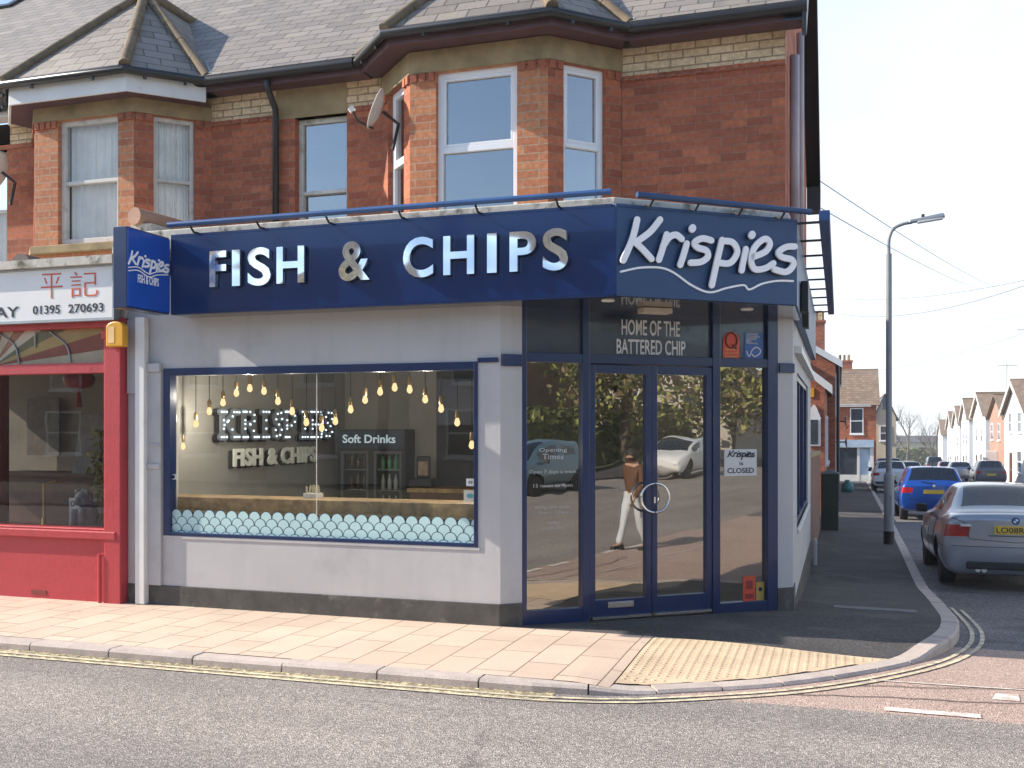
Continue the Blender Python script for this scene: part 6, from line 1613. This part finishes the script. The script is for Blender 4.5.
def car(name, loc, yaw, label, st, paint, wb, wr, plate='', pitch=0.0, tail='wide', group='cars parked along the side street', bumper=None, lenslamp=None, detail=True, rear_plate_z=.86, plate_mat=None, extras=None):
    t = thing(name, (0, 0, 0), label, 'car', group)
    v, f, m = carshell(st)
    me = bpy.data.meshes.new('shell'); me.from_pydata(v, [], f); me.polygons.foreach_set('material_index', m)
    for k in range(9): me.materials.append(None)
    bm = bmesh.new(); bm.from_mesh(me); bmesh.ops.recalc_face_normals(bm, faces=bm.faces); bm.to_mesh(me); bm.free()
    so_ = bpy.data.objects.new('shell', me); COL.objects.link(so_)
    md = so_.modifiers.new('s', 'SUBSURF'); md.levels = 2; md.render_levels = 2
    wv = max(s[1] for s in st)
    cut = MB()
    for x in wb:
        for sg in (-1, 1):
            prof = [(wr + .055, 0), (wr + .055, .30)]
            cut.lathe((x, sg * (wv + .05) if sg > 0 else -wv - .05, wr), [(wr + .055, -.32 if sg > 0 else 0), (wr + .055, 0 if sg > 0 else .32)], 28, 'Y', 8)
    cm = bpy.data.meshes.new('cut'); cm.from_pydata(cut.v, [], cut.f); cm.polygons.foreach_set('material_index', cut.m)
    for k in range(9): cm.materials.append(None)
    bm = bmesh.new(); bm.from_mesh(cm); bmesh.ops.recalc_face_normals(bm, faces=bm.faces); bm.to_mesh(cm); bm.free()
    co = bpy.data.objects.new('cut', cm); COL.objects.link(co)
    bl = so_.modifiers.new('b', 'BOOLEAN'); bl.object = co; bl.operation = 'DIFFERENCE'; bl.solver = 'EXACT'
    dg = bpy.context.evaluated_depsgraph_get(); ev = so_.evaluated_get(dg); res = bpy.data.meshes.new_from_object(ev)
    V = [tuple(x.co) for x in res.vertices]; groups = {}
    for p in res.polygons: groups.setdefault(p.material_index, []).append(tuple(p.vertices))
    bpy.data.objects.remove(so_); bpy.data.objects.remove(co)
    names = {0: ('body', paint), 1: ('rear_window', m_cglass), 2: ('windscreen', m_cglass), 3: ('side_window', m_cglass), 4: ('side_window', m_cglass), 5: ('tail_light', m_tail), 6: ('headlight', m_clear), 7: ('bumper', bumper or paint), 8: ('wheel_arch', m_trim)}
    for k, fs in groups.items():
        halves = [fs]
        if k in (5, 6): halves = [[q for q in fs if V[q[0]][1] > 0], [q for q in fs if V[q[0]][1] <= 0]]
        for hs in halves:
            if not hs: continue
            mb = MB(); used = sorted({i for q in hs for i in q}); mp = {i: j for j, i in enumerate(used)}
            mb.add([V[i] for i in used], [tuple(mp[i] for i in q) for q in hs]); nm, mt = names[k]
            (build_split(mb, nm, mt, t, smooth=True, norm=False, uv=False, auto=35) if k in (7, 8) else mb.build(nm, mt, t, smooth=True, norm=False, uv=False, auto=35))
    for x in wb:
        for sg in (-1, 1):
            y0 = sg * (wv - .055); mb = MB(); pr = [(wr * .62, -.0), (wr * .96, .0), (wr, .03), (wr, .17), (wr * .95, .20), (wr * .62, .20)]
            mb.lathe((x, y0 - (0 if sg > 0 else 0), wr), [(r_, (-h if sg > 0 else h)) for r_, h in pr], 24, 'Y'); ty = mb.build('wheel', m_tyre, t, smooth=True, auto=40)
            mb = MB()
            for k in range(5):
                q = k * 2 * math.pi / 5 + .3; d = Vector((math.cos(q), 0, math.sin(q))); c = Vector((x, y0 - sg * .015, wr)); u = Vector((-math.sin(q), 0, math.cos(q)))
                o_ = Vector((0, -sg * .03, 0)); a_ = c + u * .035; b_ = c - u * .035; c_ = c + d * wr * .64 - u * .05; d_ = c + d * wr * .64 + u * .05
                mb.hexa([a_, b_, c_, d_, a_ + o_, b_ + o_, c_ + o_, d_ + o_])
            mb.lathe((x, y0 - sg * .01, wr), [(.05, 0), (.04, sg * .01)], 10, 'Y'); ring_ = [(x + wr * .64 * math.cos(q * math.pi / 12), y0 - sg * .02, wr + wr * .64 * math.sin(q * math.pi / 12)) for q in range(24)]
            mb.tube(ring_, .014, 6, closed=True); mb.build('rim', m_rim, ty)
    xr = st[0][0]
    # cabin furniture: dashboard, seats with head rests
    if detail:
        for (x, ys) in ((-.25 if xr > -2.1 else -.55, (-.40, 0, .40)), (.45, (-.38, .38))):
            for y in ys:
                mb = MB(); zs = .50
                mb.hexa([(x - .12, y - .19, zs), (x + .02, y - .19, zs), (x + .02, y + .19, zs), (x - .12, y + .19, zs), (x - .24, y - .17, zs + .58), (x - .14, y - .17, zs + .58), (x - .14, y + .17, zs + .58), (x - .24, y + .17, zs + .58)]); mb.box(x - .25, x - .16, y - .12, y + .12, zs + .62, zs + .80)
                mb.build('seat', m_seat, t, bevel=.03)
        mb = MB(); mb.box(.75, 1.2, -.7, .7, .6, .86); mb.box(-1.6, 1.0, -.72, .72, .34, .42); mb.build('dashboard', m_trim, t)
    # door mirrors
    for sg in (-1, 1):
        mb = MB(); xm = .78; zm = st[len(st) // 2][3] + .04; mb.hexa([(xm - .06, sg * (wv * .93), zm - .05), (xm + .10, sg * (wv * .93), zm - .05), (xm + .08, sg * (wv + .11), zm - .05), (xm - .04, sg * (wv + .11), zm - .05), (xm - .06, sg * (wv * .93), zm + .08), (xm + .08, sg * (wv * .93), zm + .08), (xm + .06, sg * (wv + .11), zm + .09), (xm - .04, sg * (wv + .11), zm + .09)]); mb.build('door_mirror', m_trim, t, bevel=.02)
    fR = Fr(xr - .058, 0, 90); fR.d = Vector((0, -1)); fR.n = Vector((-1, 0)); fR.o = Vector((xr - .056, 0))
    if extras: extras(t, fR, xr)
    if plate is not None:
        mb = MB(); mb.fb(fR, -.26, .26, rear_plate_z - .055, rear_plate_z + .055, -.01, .012); p_ = mb.build('number_plate', plate_mat or m_platey, t, bevel=.004)
        if plate:
            mb = MB(); mb.text(fR, plate, -.235, .235, rear_plate_z - .037, rear_plate_z + .037, .0125, .014, .012); mb.build('plate_lettering', m_txt, p_)
    t.location = loc; t.rotation_euler = (0, R_(pitch), R_(yaw)); CARS.append(t); return t
CARS = []
def seams(t, lines, r=.0045):
    from mathutils.bvhtree import BVHTree
    V = []; Fc = []
    for ch in t.children:
        if ch.name.split('.')[0] in ('body', 'bumper', 'tail_light', 'wheel_arch'):
            b = len(V); V += [v.co.copy() for v in ch.data.vertices]; Fc += [tuple(b + i for i in p.vertices) for p in ch.data.polygons]
    bv = BVHTree.FromPolygons(V, Fc)
    for pts, d in lines:
        d = Vector(d); out = []; P = [Vector(p) for p in pts]
        for i in range(len(P) - 1):
            for k in range(8):
                q = P[i].lerp(P[i + 1], k / 8); h = bv.ray_cast(q - d * 3, d)
                if h[0] is not None: out.append(h[0])
        if len(out) > 2:
            mb = MB(); mb.tube(out, r, 5); mb.build('shut_line', m_trim, t)
def saloon():
    return [(-2.27, .84, .27, .91, .60, 1.0, ''), (-2.235, .895, .21, .925, .66, 1.03, ''), (-1.98, .91, .21, .93, .66, 1.04, ''), (-1.66, .905, .25, .94, .66, 1.045, ''), (-1.58, .907, .25, .94, .66, 1.06, 'R'), (-1.02, .91, .25, .945, .56, 1.375, 'R'), (-.94, .91, .25, .945, .56, 1.395, 'S'), (-.18, .91, .24, .94, .575, 1.425, ''), (-.10, .91, .24, .94, .575, 1.425, 'S'), (.42, .91, .24, .93, .56, 1.395, 'SF'), (1.0, .91, .24, .91, .62, 1.10, 'F'), (1.18, .905, .24, .90, .66, .985, ''), (1.75, .89, .25, .84, .66, .90, ''), (2.12, .84, .27, .74, .6, .80, ''), (2.27, .70, .36, .66, .5, .70, '')]
def hatch(h=1.47, w_=.87, L=4.0, belt=.95, lift=0.0):
    a = L / 2; return [(-a, w_ * .92, .36 + lift, belt - .02, .5, belt + .03, ''), (-a + .05, w_ * .98, .28 + lift, belt, .60, belt + .10, 'R'), (-a + .30, w_ * .985, .26 + lift, belt + .02, .60, h - .06, 'R'), (-a + .40, w_, .26 + lift, belt + .02, .62, h - .015, ''), (-a + .48, w_, .26 + lift, belt + .02, .62, h, 'S'), (-.30, w_, .25 + lift, belt, .64, h + .01, ''), (-.22, w_, .25 + lift, belt, .64, h + .01, 'S'), (.30, w_, .25 + lift, belt - .02, .62, h - .03, 'SF'), (.95, w_, .25 + lift, belt - .04, .64, belt + .22, 'F'), (1.15, w_ * .99, .25 + lift, belt - .05, .64, belt + .04, ''), (a - .35, w_ * .96, .27 + lift, belt - .14, .62, belt - .07, ''), (a - .08, w_ * .88, .30 + lift, belt - .26, .56, belt - .20, ''), (a, w_ * .74, .40 + lift, belt - .34, .5, belt - .30, '')]
pitch_s = math.degrees(math.atan(.027))
def onroad(x, y): return (x, y, RZ(x, y) + .004)
m_silver = carpaint('silver_paint', (.35, .375, .42), .55, .28)
def saloon_extras(t, fR, xr):
    mb = MB(); cz = 1.0
    mb.lathe((xr - .052, 0, .955), [(.048, 0), (.048, -.012), (.042, -.014)], 20, 'X'); bd = mb.build('roundel', m_letterside, t, smooth=True, auto=40)
    mb = MB()
    for q in range(4):
        mb.ex(fR, [(0, .955)] + [(.032 * math.cos(q * math.pi / 2 + k * math.pi / 8), .955 + .032 * math.sin(q * math.pi / 2 + k * math.pi / 8)) for k in range(5)], .011, .013, q % 2)
    mb.build('roundel_quarters', [m_white_letter, M('roundel_blue', (.05, .25, .6), .3)], bd)
    mb = MB(); mb.fb(fR, -.60, .60, .30, .40, -.08, .004); mb.build('diffuser', m_trim, t, bevel=.02)
    mb = MB(); mb.tube([(xr + .05, .46, .29), (xr - .03, .46, .29)], .035, 10); mb.tube([(xr + .05, .38, .29), (xr - .03, .38, .29)], .035, 10); mb.build('exhaust', m_brushed, t)
    mb = MB(); mb.fb(fR, -.33, .33, .745, .755, -.03, .006); mb.fb(fR, -.42, .42, .965 - .05, .972 - .05, -.03, .004) if 0 else None; mb.build('boot_seam', m_trim, t)
    for sg in (-1, 1):
        mb = MB(); mb.fb(fR, sg * .60 - .075, sg * .60 + .06, .862, .898, -.08, -.006); mb.build('reversing_light', m_clear, t, bevel=.008)
car('parked_car', onroad(2.22, 14.75 + 2.27), 90, 'silver saloon parked nearest the corner, seen from behind', saloon(), m_silver, (-1.36, 1.40), .315, 'LO08RAF', 2.0, extras=saloon_extras, rear_plate_z=.83)
seams(CARS[-1], [([(0, -.80, .99), (0, -.62, .92), (0, -.56, .70), (0, 0, .665), (0, .56, .70), (0, .62, .92), (0, .80, .99)], (1, 0, 0)), ([(0, -.9, .60), (0, 0, .60), (0, .9, .60)], (1, 0, 0)),
    ([(-2.2, 0, .60), (-1.75, 0, .60)], (0, -1, 0)), ([(-1.0, 0, .93), (-1.02, 0, .72), (-.94, 0, .30)], (0, -1, 0)), ([(-.1, 0, .93), (-.12, 0, .30)], (0, -1, 0)), ([(.95, 0, .90), (.98, 0, .30)], (0, -1, 0)), ([(-.94, 0, .28), (.98, 0, .28)], (0, -1, 0))])
def hatch_extras(t, fR, xr):
    mb = MB(); mb.tube([(xr + .42, 0, 1.47), (xr + .28, 0, 1.64)], .008, 6); mb.build('aerial', m_black, t); mb = MB(); mb.lathe((xr - .06, 0, .97), [(.04, 0), (.04, -.012)], 14, 'X'); mb.build('badge', m_brushed, t)
    mb = MB(); mb.tube([(xr - .03, -.05, 1.02), (xr + .05, .32, 1.07)], .012, 6); mb.build('wiper', m_black, t)
m_blue = carpaint('blue_paint', (.008, .075, .36), .35, .3)
car('parked_car', onroad(2.42, 29.3 + 2), 90, 'bright blue hatchback parked in front of the silver saloon', hatch(1.46, .87, 4.0, .95), m_blue, (-1.25, 1.28), .31, '', pitch_s, extras=hatch_extras, rear_plate_z=.80)
seams(CARS[-1], [([(0, -.70, .95), (0, -.60, .60), (0, .60, .60), (0, .70, .95)], (1, 0, 0)), ([(0, -.85, .56), (0, .85, .56)], (1, 0, 0))])
m_wcar = carpaint('white_paint_car', (.74, .74, .73), .0, .3)
car('parked_car', onroad(2.42, 53 + 2.1), 90, 'white crossover with dark rear window parked beyond the blue hatchback', hatch(1.56, .88, 4.2, 1.04, .06), m_wcar, (-1.3, 1.32), .34, '', pitch_s, bumper=m_trim, rear_plate_z=.78, plate_mat=m_platey)
m_dcar = carpaint('dark_grey_paint', (.045, .05, .058), .4, .3)
car('parked_car', onroad(2.75, 62 + 2.2), 90, 'dark people carrier parked in front of the white crossover', hatch(1.72, .92, 4.5, 1.05, .04), m_dcar, (-1.45, 1.45), .34, None, pitch_s, detail=False)
car('parked_car', onroad(4.3, 71), 90, 'pale grey hatchback just right of the white crossover', hatch(1.5, .87, 4.1, .97), m_silver, (-1.25, 1.28), .31, None, pitch_s, detail=False)
m_mpv = carpaint('grey_mauve_paint', (.13, .12, .135), .4, .3)
car('parked_car', onroad(8.75, 69), 90, 'dark grey people carrier parked on the right-hand side', hatch(1.62, .90, 4.3, 1.04, .03), m_mpv, (-1.35, 1.35), .33, '', pitch_s, rear_plate_z=.78, detail=False)
car('parked_car', onroad(8.55, 83), 90, 'silver hatchback beyond the dark people carrier on the right', hatch(1.5, .87, 4.1, .97), m_silver, (-1.25, 1.28), .31, None, pitch_s, detail=False)
m_rcar = carpaint('red_paint', (.42, .03, .05), .2, .3)
car('parked_car', onroad(9.0, 97), 90, 'red hatchback far down on the right-hand side', hatch(1.48, .85, 3.9, .95), m_rcar, (-1.2, 1.2), .30, None, pitch_s, detail=False)
car('parked_van', onroad(9.6, 117), 90, 'dark van far down the right-hand side', hatch(1.95, .95, 4.8, 1.15, .05), m_dcar, (-1.5, 1.5), .34, None, pitch_s, detail=False)
car('parked_car', onroad(7.2, 122), 90, 'white car in the middle of the far street', hatch(1.48, .86, 4.1, .95), m_wcar, (-1.25, 1.28), .31, None, pitch_s, detail=False)
car('parked_car', onroad(6.0, 112), 90, 'dark small car in the middle of the far street', hatch(1.48, .86, 4.0, .95), m_dcar, (-1.25, 1.28), .31, None, pitch_s, detail=False)
# teal moped-like bin bag by the far shop
bx = at(846, 487, 48.0); mb = MB(); mb.lathe((.35, 50, PZ(.35, 50)), [(.22, 0), (.30, .15), (.26, .38), (.10, .52), (.13, .58)], 12); tag(mb.build('refuse_sack', M('teal_sack', (.03, .16, .17), .4), smooth=True), 'teal refuse sack on the pavement near the pale blue shop', 'sack')

# ================================================================== ACROSS THE ROAD (seen only in the glass)
opp = [(-34, -24, m_gbrick, 'brown brick house opposite, far left'), (-23.6, -14, m_cwall, 'cream rendered house opposite the takeaway'), (-13.6, -5, m_buff, 'pale buff house opposite the shop window'), (-4.6, 5, m_gbrick, 'brown brick house straight across from the shop')]
m_dummy = None
for i, (x0, x1, mw, lab) in enumerate(opp):
    t = gablehouse('terraced_house', lab, x0, x1, -21, -13, -.1, 5.2, 8.0, 'x', mw, m_slate2, m_white, 'houses across the main road')
    f = Fr(x0, -13, 180); f.d = Vector((-1, 0)); f.n = Vector((0, 1)); f.o = Vector((x1, -13)); wl_ = x1 - x0
    for k in (.15, .6): hwin(t, f, wl_ * k, wl_ * k + 1.3, 3.1, 4.6); hwin(t, f, wl_ * k, wl_ * k + 1.5, .8, 2.3)
    hdoor(t, f, wl_ * .42, wl_ * .42 + 1, 0, 2.1, m_darkwood); chimney(t, x0 + .8, -17, 7.0, 9.0, .6, .9, 2)
t = gablehouse('brick_house', 'sunlit brown brick house up the road on the corner', 30, 40, -22, -11, -.1, 5.5, 8.5, 'y', brickmat('tan_brick', (.42, .26, .16), (.36, .21, .13), (.3, .24, .18)), m_tile, m_white)
f = Fr(30, 0, -90); f.d = Vector((0, -1)); f.n = Vector((-1, 0))
for y in (-13.5, -18.5): hwin(t, f, -y, -y + 1.3, 3.2, 4.6); hwin(t, f, -y, -y + 1.3, .9, 2.3)
t = gablehouse('white_house', 'pale rendered house beyond the hedge up the road', 48, 60, -15, -6, -.1, 4.6, 7.2, 'x', m_buff, m_slate2, m_white)
f = Fr(44, 0, -90); f.d = Vector((0, -1)); f.n = Vector((-1, 0)); f.o = Vector((48, 0)); hwin(t, f, 8, 9.3, 3, 4.3); hwin(t, f, 12, 13.3, 3, 4.3)
m_opp = [M('shrub_leaf', (.085, .10, .03), .8, var=.4), M('shrub_leaf_light', (.30, .31, .09), .8, var=.4), M('winter_twigs', (.28, .21, .12), .8, var=.4)]
mb = MB(); leafmass(mb, [(10, 22, -9.4, -7.8, .1, 2.3), (22, 34, -9.4, -7.8, .1, 2.6), (34, 46, -9.0, -7, .1, 3.0)], 1700, .24, rr); mb.box(10, 46, -9.1, -8.0, 0, 1.9); tag(mb.build('hedge', m_opp, norm=False), 'bright green hedge along the main road opposite the junction', 'hedge')
def leafytree(x, y, zb, h, w_, label, seed):
    r = random.Random(seed); t = thing('leafy_tree', (x, y, zb), label, 'tree', 'trees across the main road')
    mb = MB(); mb.tube([(x, y, zb), (x + .1, y, zb + h * .35), (x, y + .1, zb + h * .6)], [h * .03, h * .022, h * .012], 7)
    for i in range(5):
        a = i * 1.26; mb.tube([(x + .08, y, zb + h * .35), (x + math.cos(a) * w_ * .35, y + math.sin(a) * w_ * .35, zb + h * .65)], [h * .012, h * .005], 5)
    mb.build('trunk', m_bark, t); mb = MB()
    for i in range(22):
        c = Vector((x + r.gauss(0, w_ * .22), y + r.gauss(0, w_ * .22), zb + h * r.uniform(.45, .92))); s_ = w_ * .13
        for k in range(120):
            p = c + Vector((r.gauss(0, s_), r.gauss(0, s_), r.gauss(0, s_ * .8))); v = Vector((r.gauss(0, 1), r.gauss(0, 1), r.gauss(0, 1))).normalized() * .20; u = v.cross(Vector((r.gauss(0, 1), r.gauss(0, 1), r.gauss(0, 1)))).normalized() * .11; mb.quad(p - v, p + u, p + v, p - u, mi=r.randrange(3))
    mb.build('crown', m_opp, t, norm=False)
for i, (x, y, h, wv, lab) in enumerate(((24, -12, 6.5, 5, 'bushy tree behind the roadside hedge, nearest the shop'), (33, -6.5, 7, 6, 'broad tree beside the white house up the road'), (40, -3.5, 6, 6, 'tree at the bend farthest up the main road'), (14, -14, 6, 4.5, 'tree standing beside the brown brick house opposite'), (52, 2, 7, 8, 'large tree closing the view up the main road'), (60, 10, 7, 9, 'dense tree on the north side far up the main road'))): leafytree(x, y, 0, h, wv, lab, 60 + i)
car('parked_car', (25.5, -.9, -.106), 180, 'white hatchback parked up the road beyond the junction', hatch(1.47, .87, 4.0), m_wcar, (-1.25, 1.28), .31, None, 0, group='cars parked across the main road')
m_tealcar = carpaint('pale_teal_paint', (.07, .16, .20), .3)
car('parked_car', (14.2, -1.0, -.106), 180, 'pale teal hatchback parked by the green hedge', hatch(1.47, .87, 4.0), m_tealcar, (-1.25, 1.28), .31, None, 0, group='cars parked across the main road')
# far kerbside buildings on the shop's own side, past the junction
t = gablehouse('white_house', 'white house on the opposite corner of the side street', 11.5, 21, 9.2, 18, -.9, 4.8, 7.4, 'x', m_wwall, m_slate2, m_white)
f = Fr(0, 9.2, 0); hwin(t, f, 13, 14.4, .8, 2.2); hwin(t, f, 17, 18.4, .8, 2.2); hwin(t, f, 13, 14.4, 3, 4.3); hwin(t, f, 17, 18.4, 3, 4.3)

# ================================================================== PASSER-BY (seen as a reflection in the left door)
def skinmesh(name, verts, edges, radii, mat, parent, root=0, lv=2):
    me = bpy.data.meshes.new(name); me.from_pydata(verts, edges, []); o = bpy.data.objects.new(name, me); COL.objects.link(o)
    md = o.modifiers.new('skin', 'SKIN'); md.use_smooth_shade = True
    for i, r in enumerate(radii):
        sv = me.skin_vertices[0].data[i]; sv.radius = r if isinstance(r, tuple) else (r, r); sv.use_root = (i == root)
    sb = o.modifiers.new('sub', 'SUBSURF'); sb.levels = lv; sb.render_levels = lv
    dg = bpy.context.evaluated_depsgraph_get(); ev = bpy.data.meshes.new_from_object(o.evaluated_get(dg)); bpy.data.objects.remove(o)
    ev.materials.clear(); ev.materials.append(mat); ev.polygons.foreach_set('use_smooth', [True] * len(ev.polygons))
    b = bpy.data.objects.new(name, ev); COL.objects.link(b); b.parent = parent; OFF[b.name] = Vector((0, 0, 0)); return b
pr = thing('person', (0, 0, 0), 'person in a rust brown jacket and pale trousers walking across the junction', 'person')
J = dict(pel=(0, 0, .93), sp=(0, .02, 1.10), ch=(0, .02, 1.32), nk=(0, 0, 1.46), hd=(0, -.03, 1.58), ht=(0, -.02, 1.68))
for sg, n in ((1, 'r'), (-1, 'l')):
    st_ = sg * .22
    J.update({'hp' + n: (sg * .09, 0, .90), 'kn' + n: (sg * .10, -.04 - st_ * .45, .49), 'an' + n: (sg * .10, -st_ * 1.0, .09), 'to' + n: (sg * .11, -st_ - .16, .035),
              'sh' + n: (sg * .19, .02, 1.40), 'el' + n: (sg * .25, .05 + st_ * .35, 1.13), 'wr' + n: (sg * .24, -.06 + st_ * .9, .90), 'ha' + n: (sg * .235, -.09 + st_ * .95, .83)})
keys = list(J); ix = {k: i for i, k in enumerate(keys)}
E_ = [('pel', 'sp'), ('sp', 'ch'), ('ch', 'nk'), ('nk', 'hd'), ('hd', 'ht')]
for n in 'rl': E_ += [('pel', 'hp' + n), ('hp' + n, 'kn' + n), ('kn' + n, 'an' + n), ('an' + n, 'to' + n), ('ch', 'sh' + n), ('sh' + n, 'el' + n), ('el' + n, 'wr' + n), ('wr' + n, 'ha' + n)]
rad = dict(pel=.13, sp=.12, ch=.15, nk=.055, hd=.095, ht=.075)
for n in 'rl': rad.update({'hp' + n: .09, 'kn' + n: .058, 'an' + n: .04, 'to' + n: .035, 'sh' + n: .065, 'el' + n: .045, 'wr' + n: .03, 'ha' + n: .034})
verts = [J[k] for k in keys]; radii = [rad[k] for k in keys]
# five fingers a hand, each its own chain rooted in the palm
edges = [(ix[a], ix[b]) for a, b in E_]
for n, sg in (('r', 1), ('l', -1)):
    h = Vector(J['ha' + n])
    for k, (dy, L) in enumerate(((-.030, .06), (-.012, .075), (.006, .08), (.024, .07), (-.045, .05))):
        b = len(verts); p = h + Vector((0, dy * .8, -.02)); q = p + Vector((-sg * .006, dy * .3 - (.02 if k == 4 else 0), -L * (.55 if k < 4 else .35))); r = q + Vector((-sg * .014, .004, -L * .4))
        verts += [tuple(p), tuple(q), tuple(r)]; radii += [.012, .009, .008]; edges += [(ix['ha' + n], b), (b, b + 1), (b + 1, b + 2)]
m_skin = M('skin', (.46, .27, .19), .55, var=.08)
skinmesh('body', verts, edges, radii, m_skin, pr)
jk = ['pel', 'sp', 'ch', 'shr', 'elr', 'wrr', 'shl', 'ell', 'wrl']; jx = {k: i for i, k in enumerate(jk)}
skinmesh('jacket', [J[k] for k in jk], [(jx[a], jx[b]) for a, b in E_ if a in jx and b in jx], [.145, .15, .17, .085, .068, .054, .085, .068, .054], M('rust_jacket', (.11, .048, .024), .8, var=.2), pr)
tj = ['pel', 'hpr', 'knr', 'anr', 'hpl', 'knl', 'anl']; tx = {k: i for i, k in enumerate(tj)}
skinmesh('trousers', [J[k] for k in tj], [(tx[a], tx[b]) for a, b in E_ if a in tx and b in tx], [.105, .10, .082, .072, .10, .082, .072], M('pale_trousers', (.55, .58, .62), .8, var=.1), pr)
OFF[pr.name] = Vector((0, 0, 0))
mb = MB(); mb.ball((0, .0, 1.625), .112, 14, sz=1.05); mb.build('hair', M('dark_hair', (.03, .022, .018), .7), pr, smooth=True)
mb = MB(); mb.ball((.035, -.115, 1.60), .013, 8); mb.ball((-.035, -.115, 1.60), .013, 8); mb.lathe((0, -.125, 1.555), [(.016, 0), (.012, .03), (.006, .05)], 8); mb.build('face_features', m_skin, pr)
for sg in (1, -1):
    n = 'r' if sg > 0 else 'l'; a = Vector(J['an' + n]); mb = MB(); mb.hexa([a + Vector((-.045, .09, -.09)), a + Vector((.045, .09, -.09)), a + Vector((.05, -.20, -.09)), a + Vector((-.05, -.20, -.09)), a + Vector((-.04, .08, .03)), a + Vector((.04, .08, .03)), a + Vector((.04, -.17, -.03)), a + Vector((-.04, -.17, -.03))]); mb.build('shoe', m_trim, pr, bevel=.02)
pr.location = (3.30, 6.70, RZ(3.3, 6.7)); pr.scale = (.83, .83, .83); pr.rotation_euler = (0, 0, R_(-70))

# ================================================================== AIR
mb = MB(); mb.box(-70, 75, -45, 275, -9.5, 17)
hz_ = mb.build('haze', None); hz_.data.materials.clear()
m, n, out = newmat('thin_haze'); pv_ = nd(n, 'ShaderNodeVolumePrincipled'); pv_.inputs['Color'].default_value = (.92, .94, .97, 1); pv_.inputs['Density'].default_value = HAZE
lk(n, pv_.outputs[0], out.inputs['Volume']); hz_.data.materials.append(m); hz_['kind'] = 'stuff'
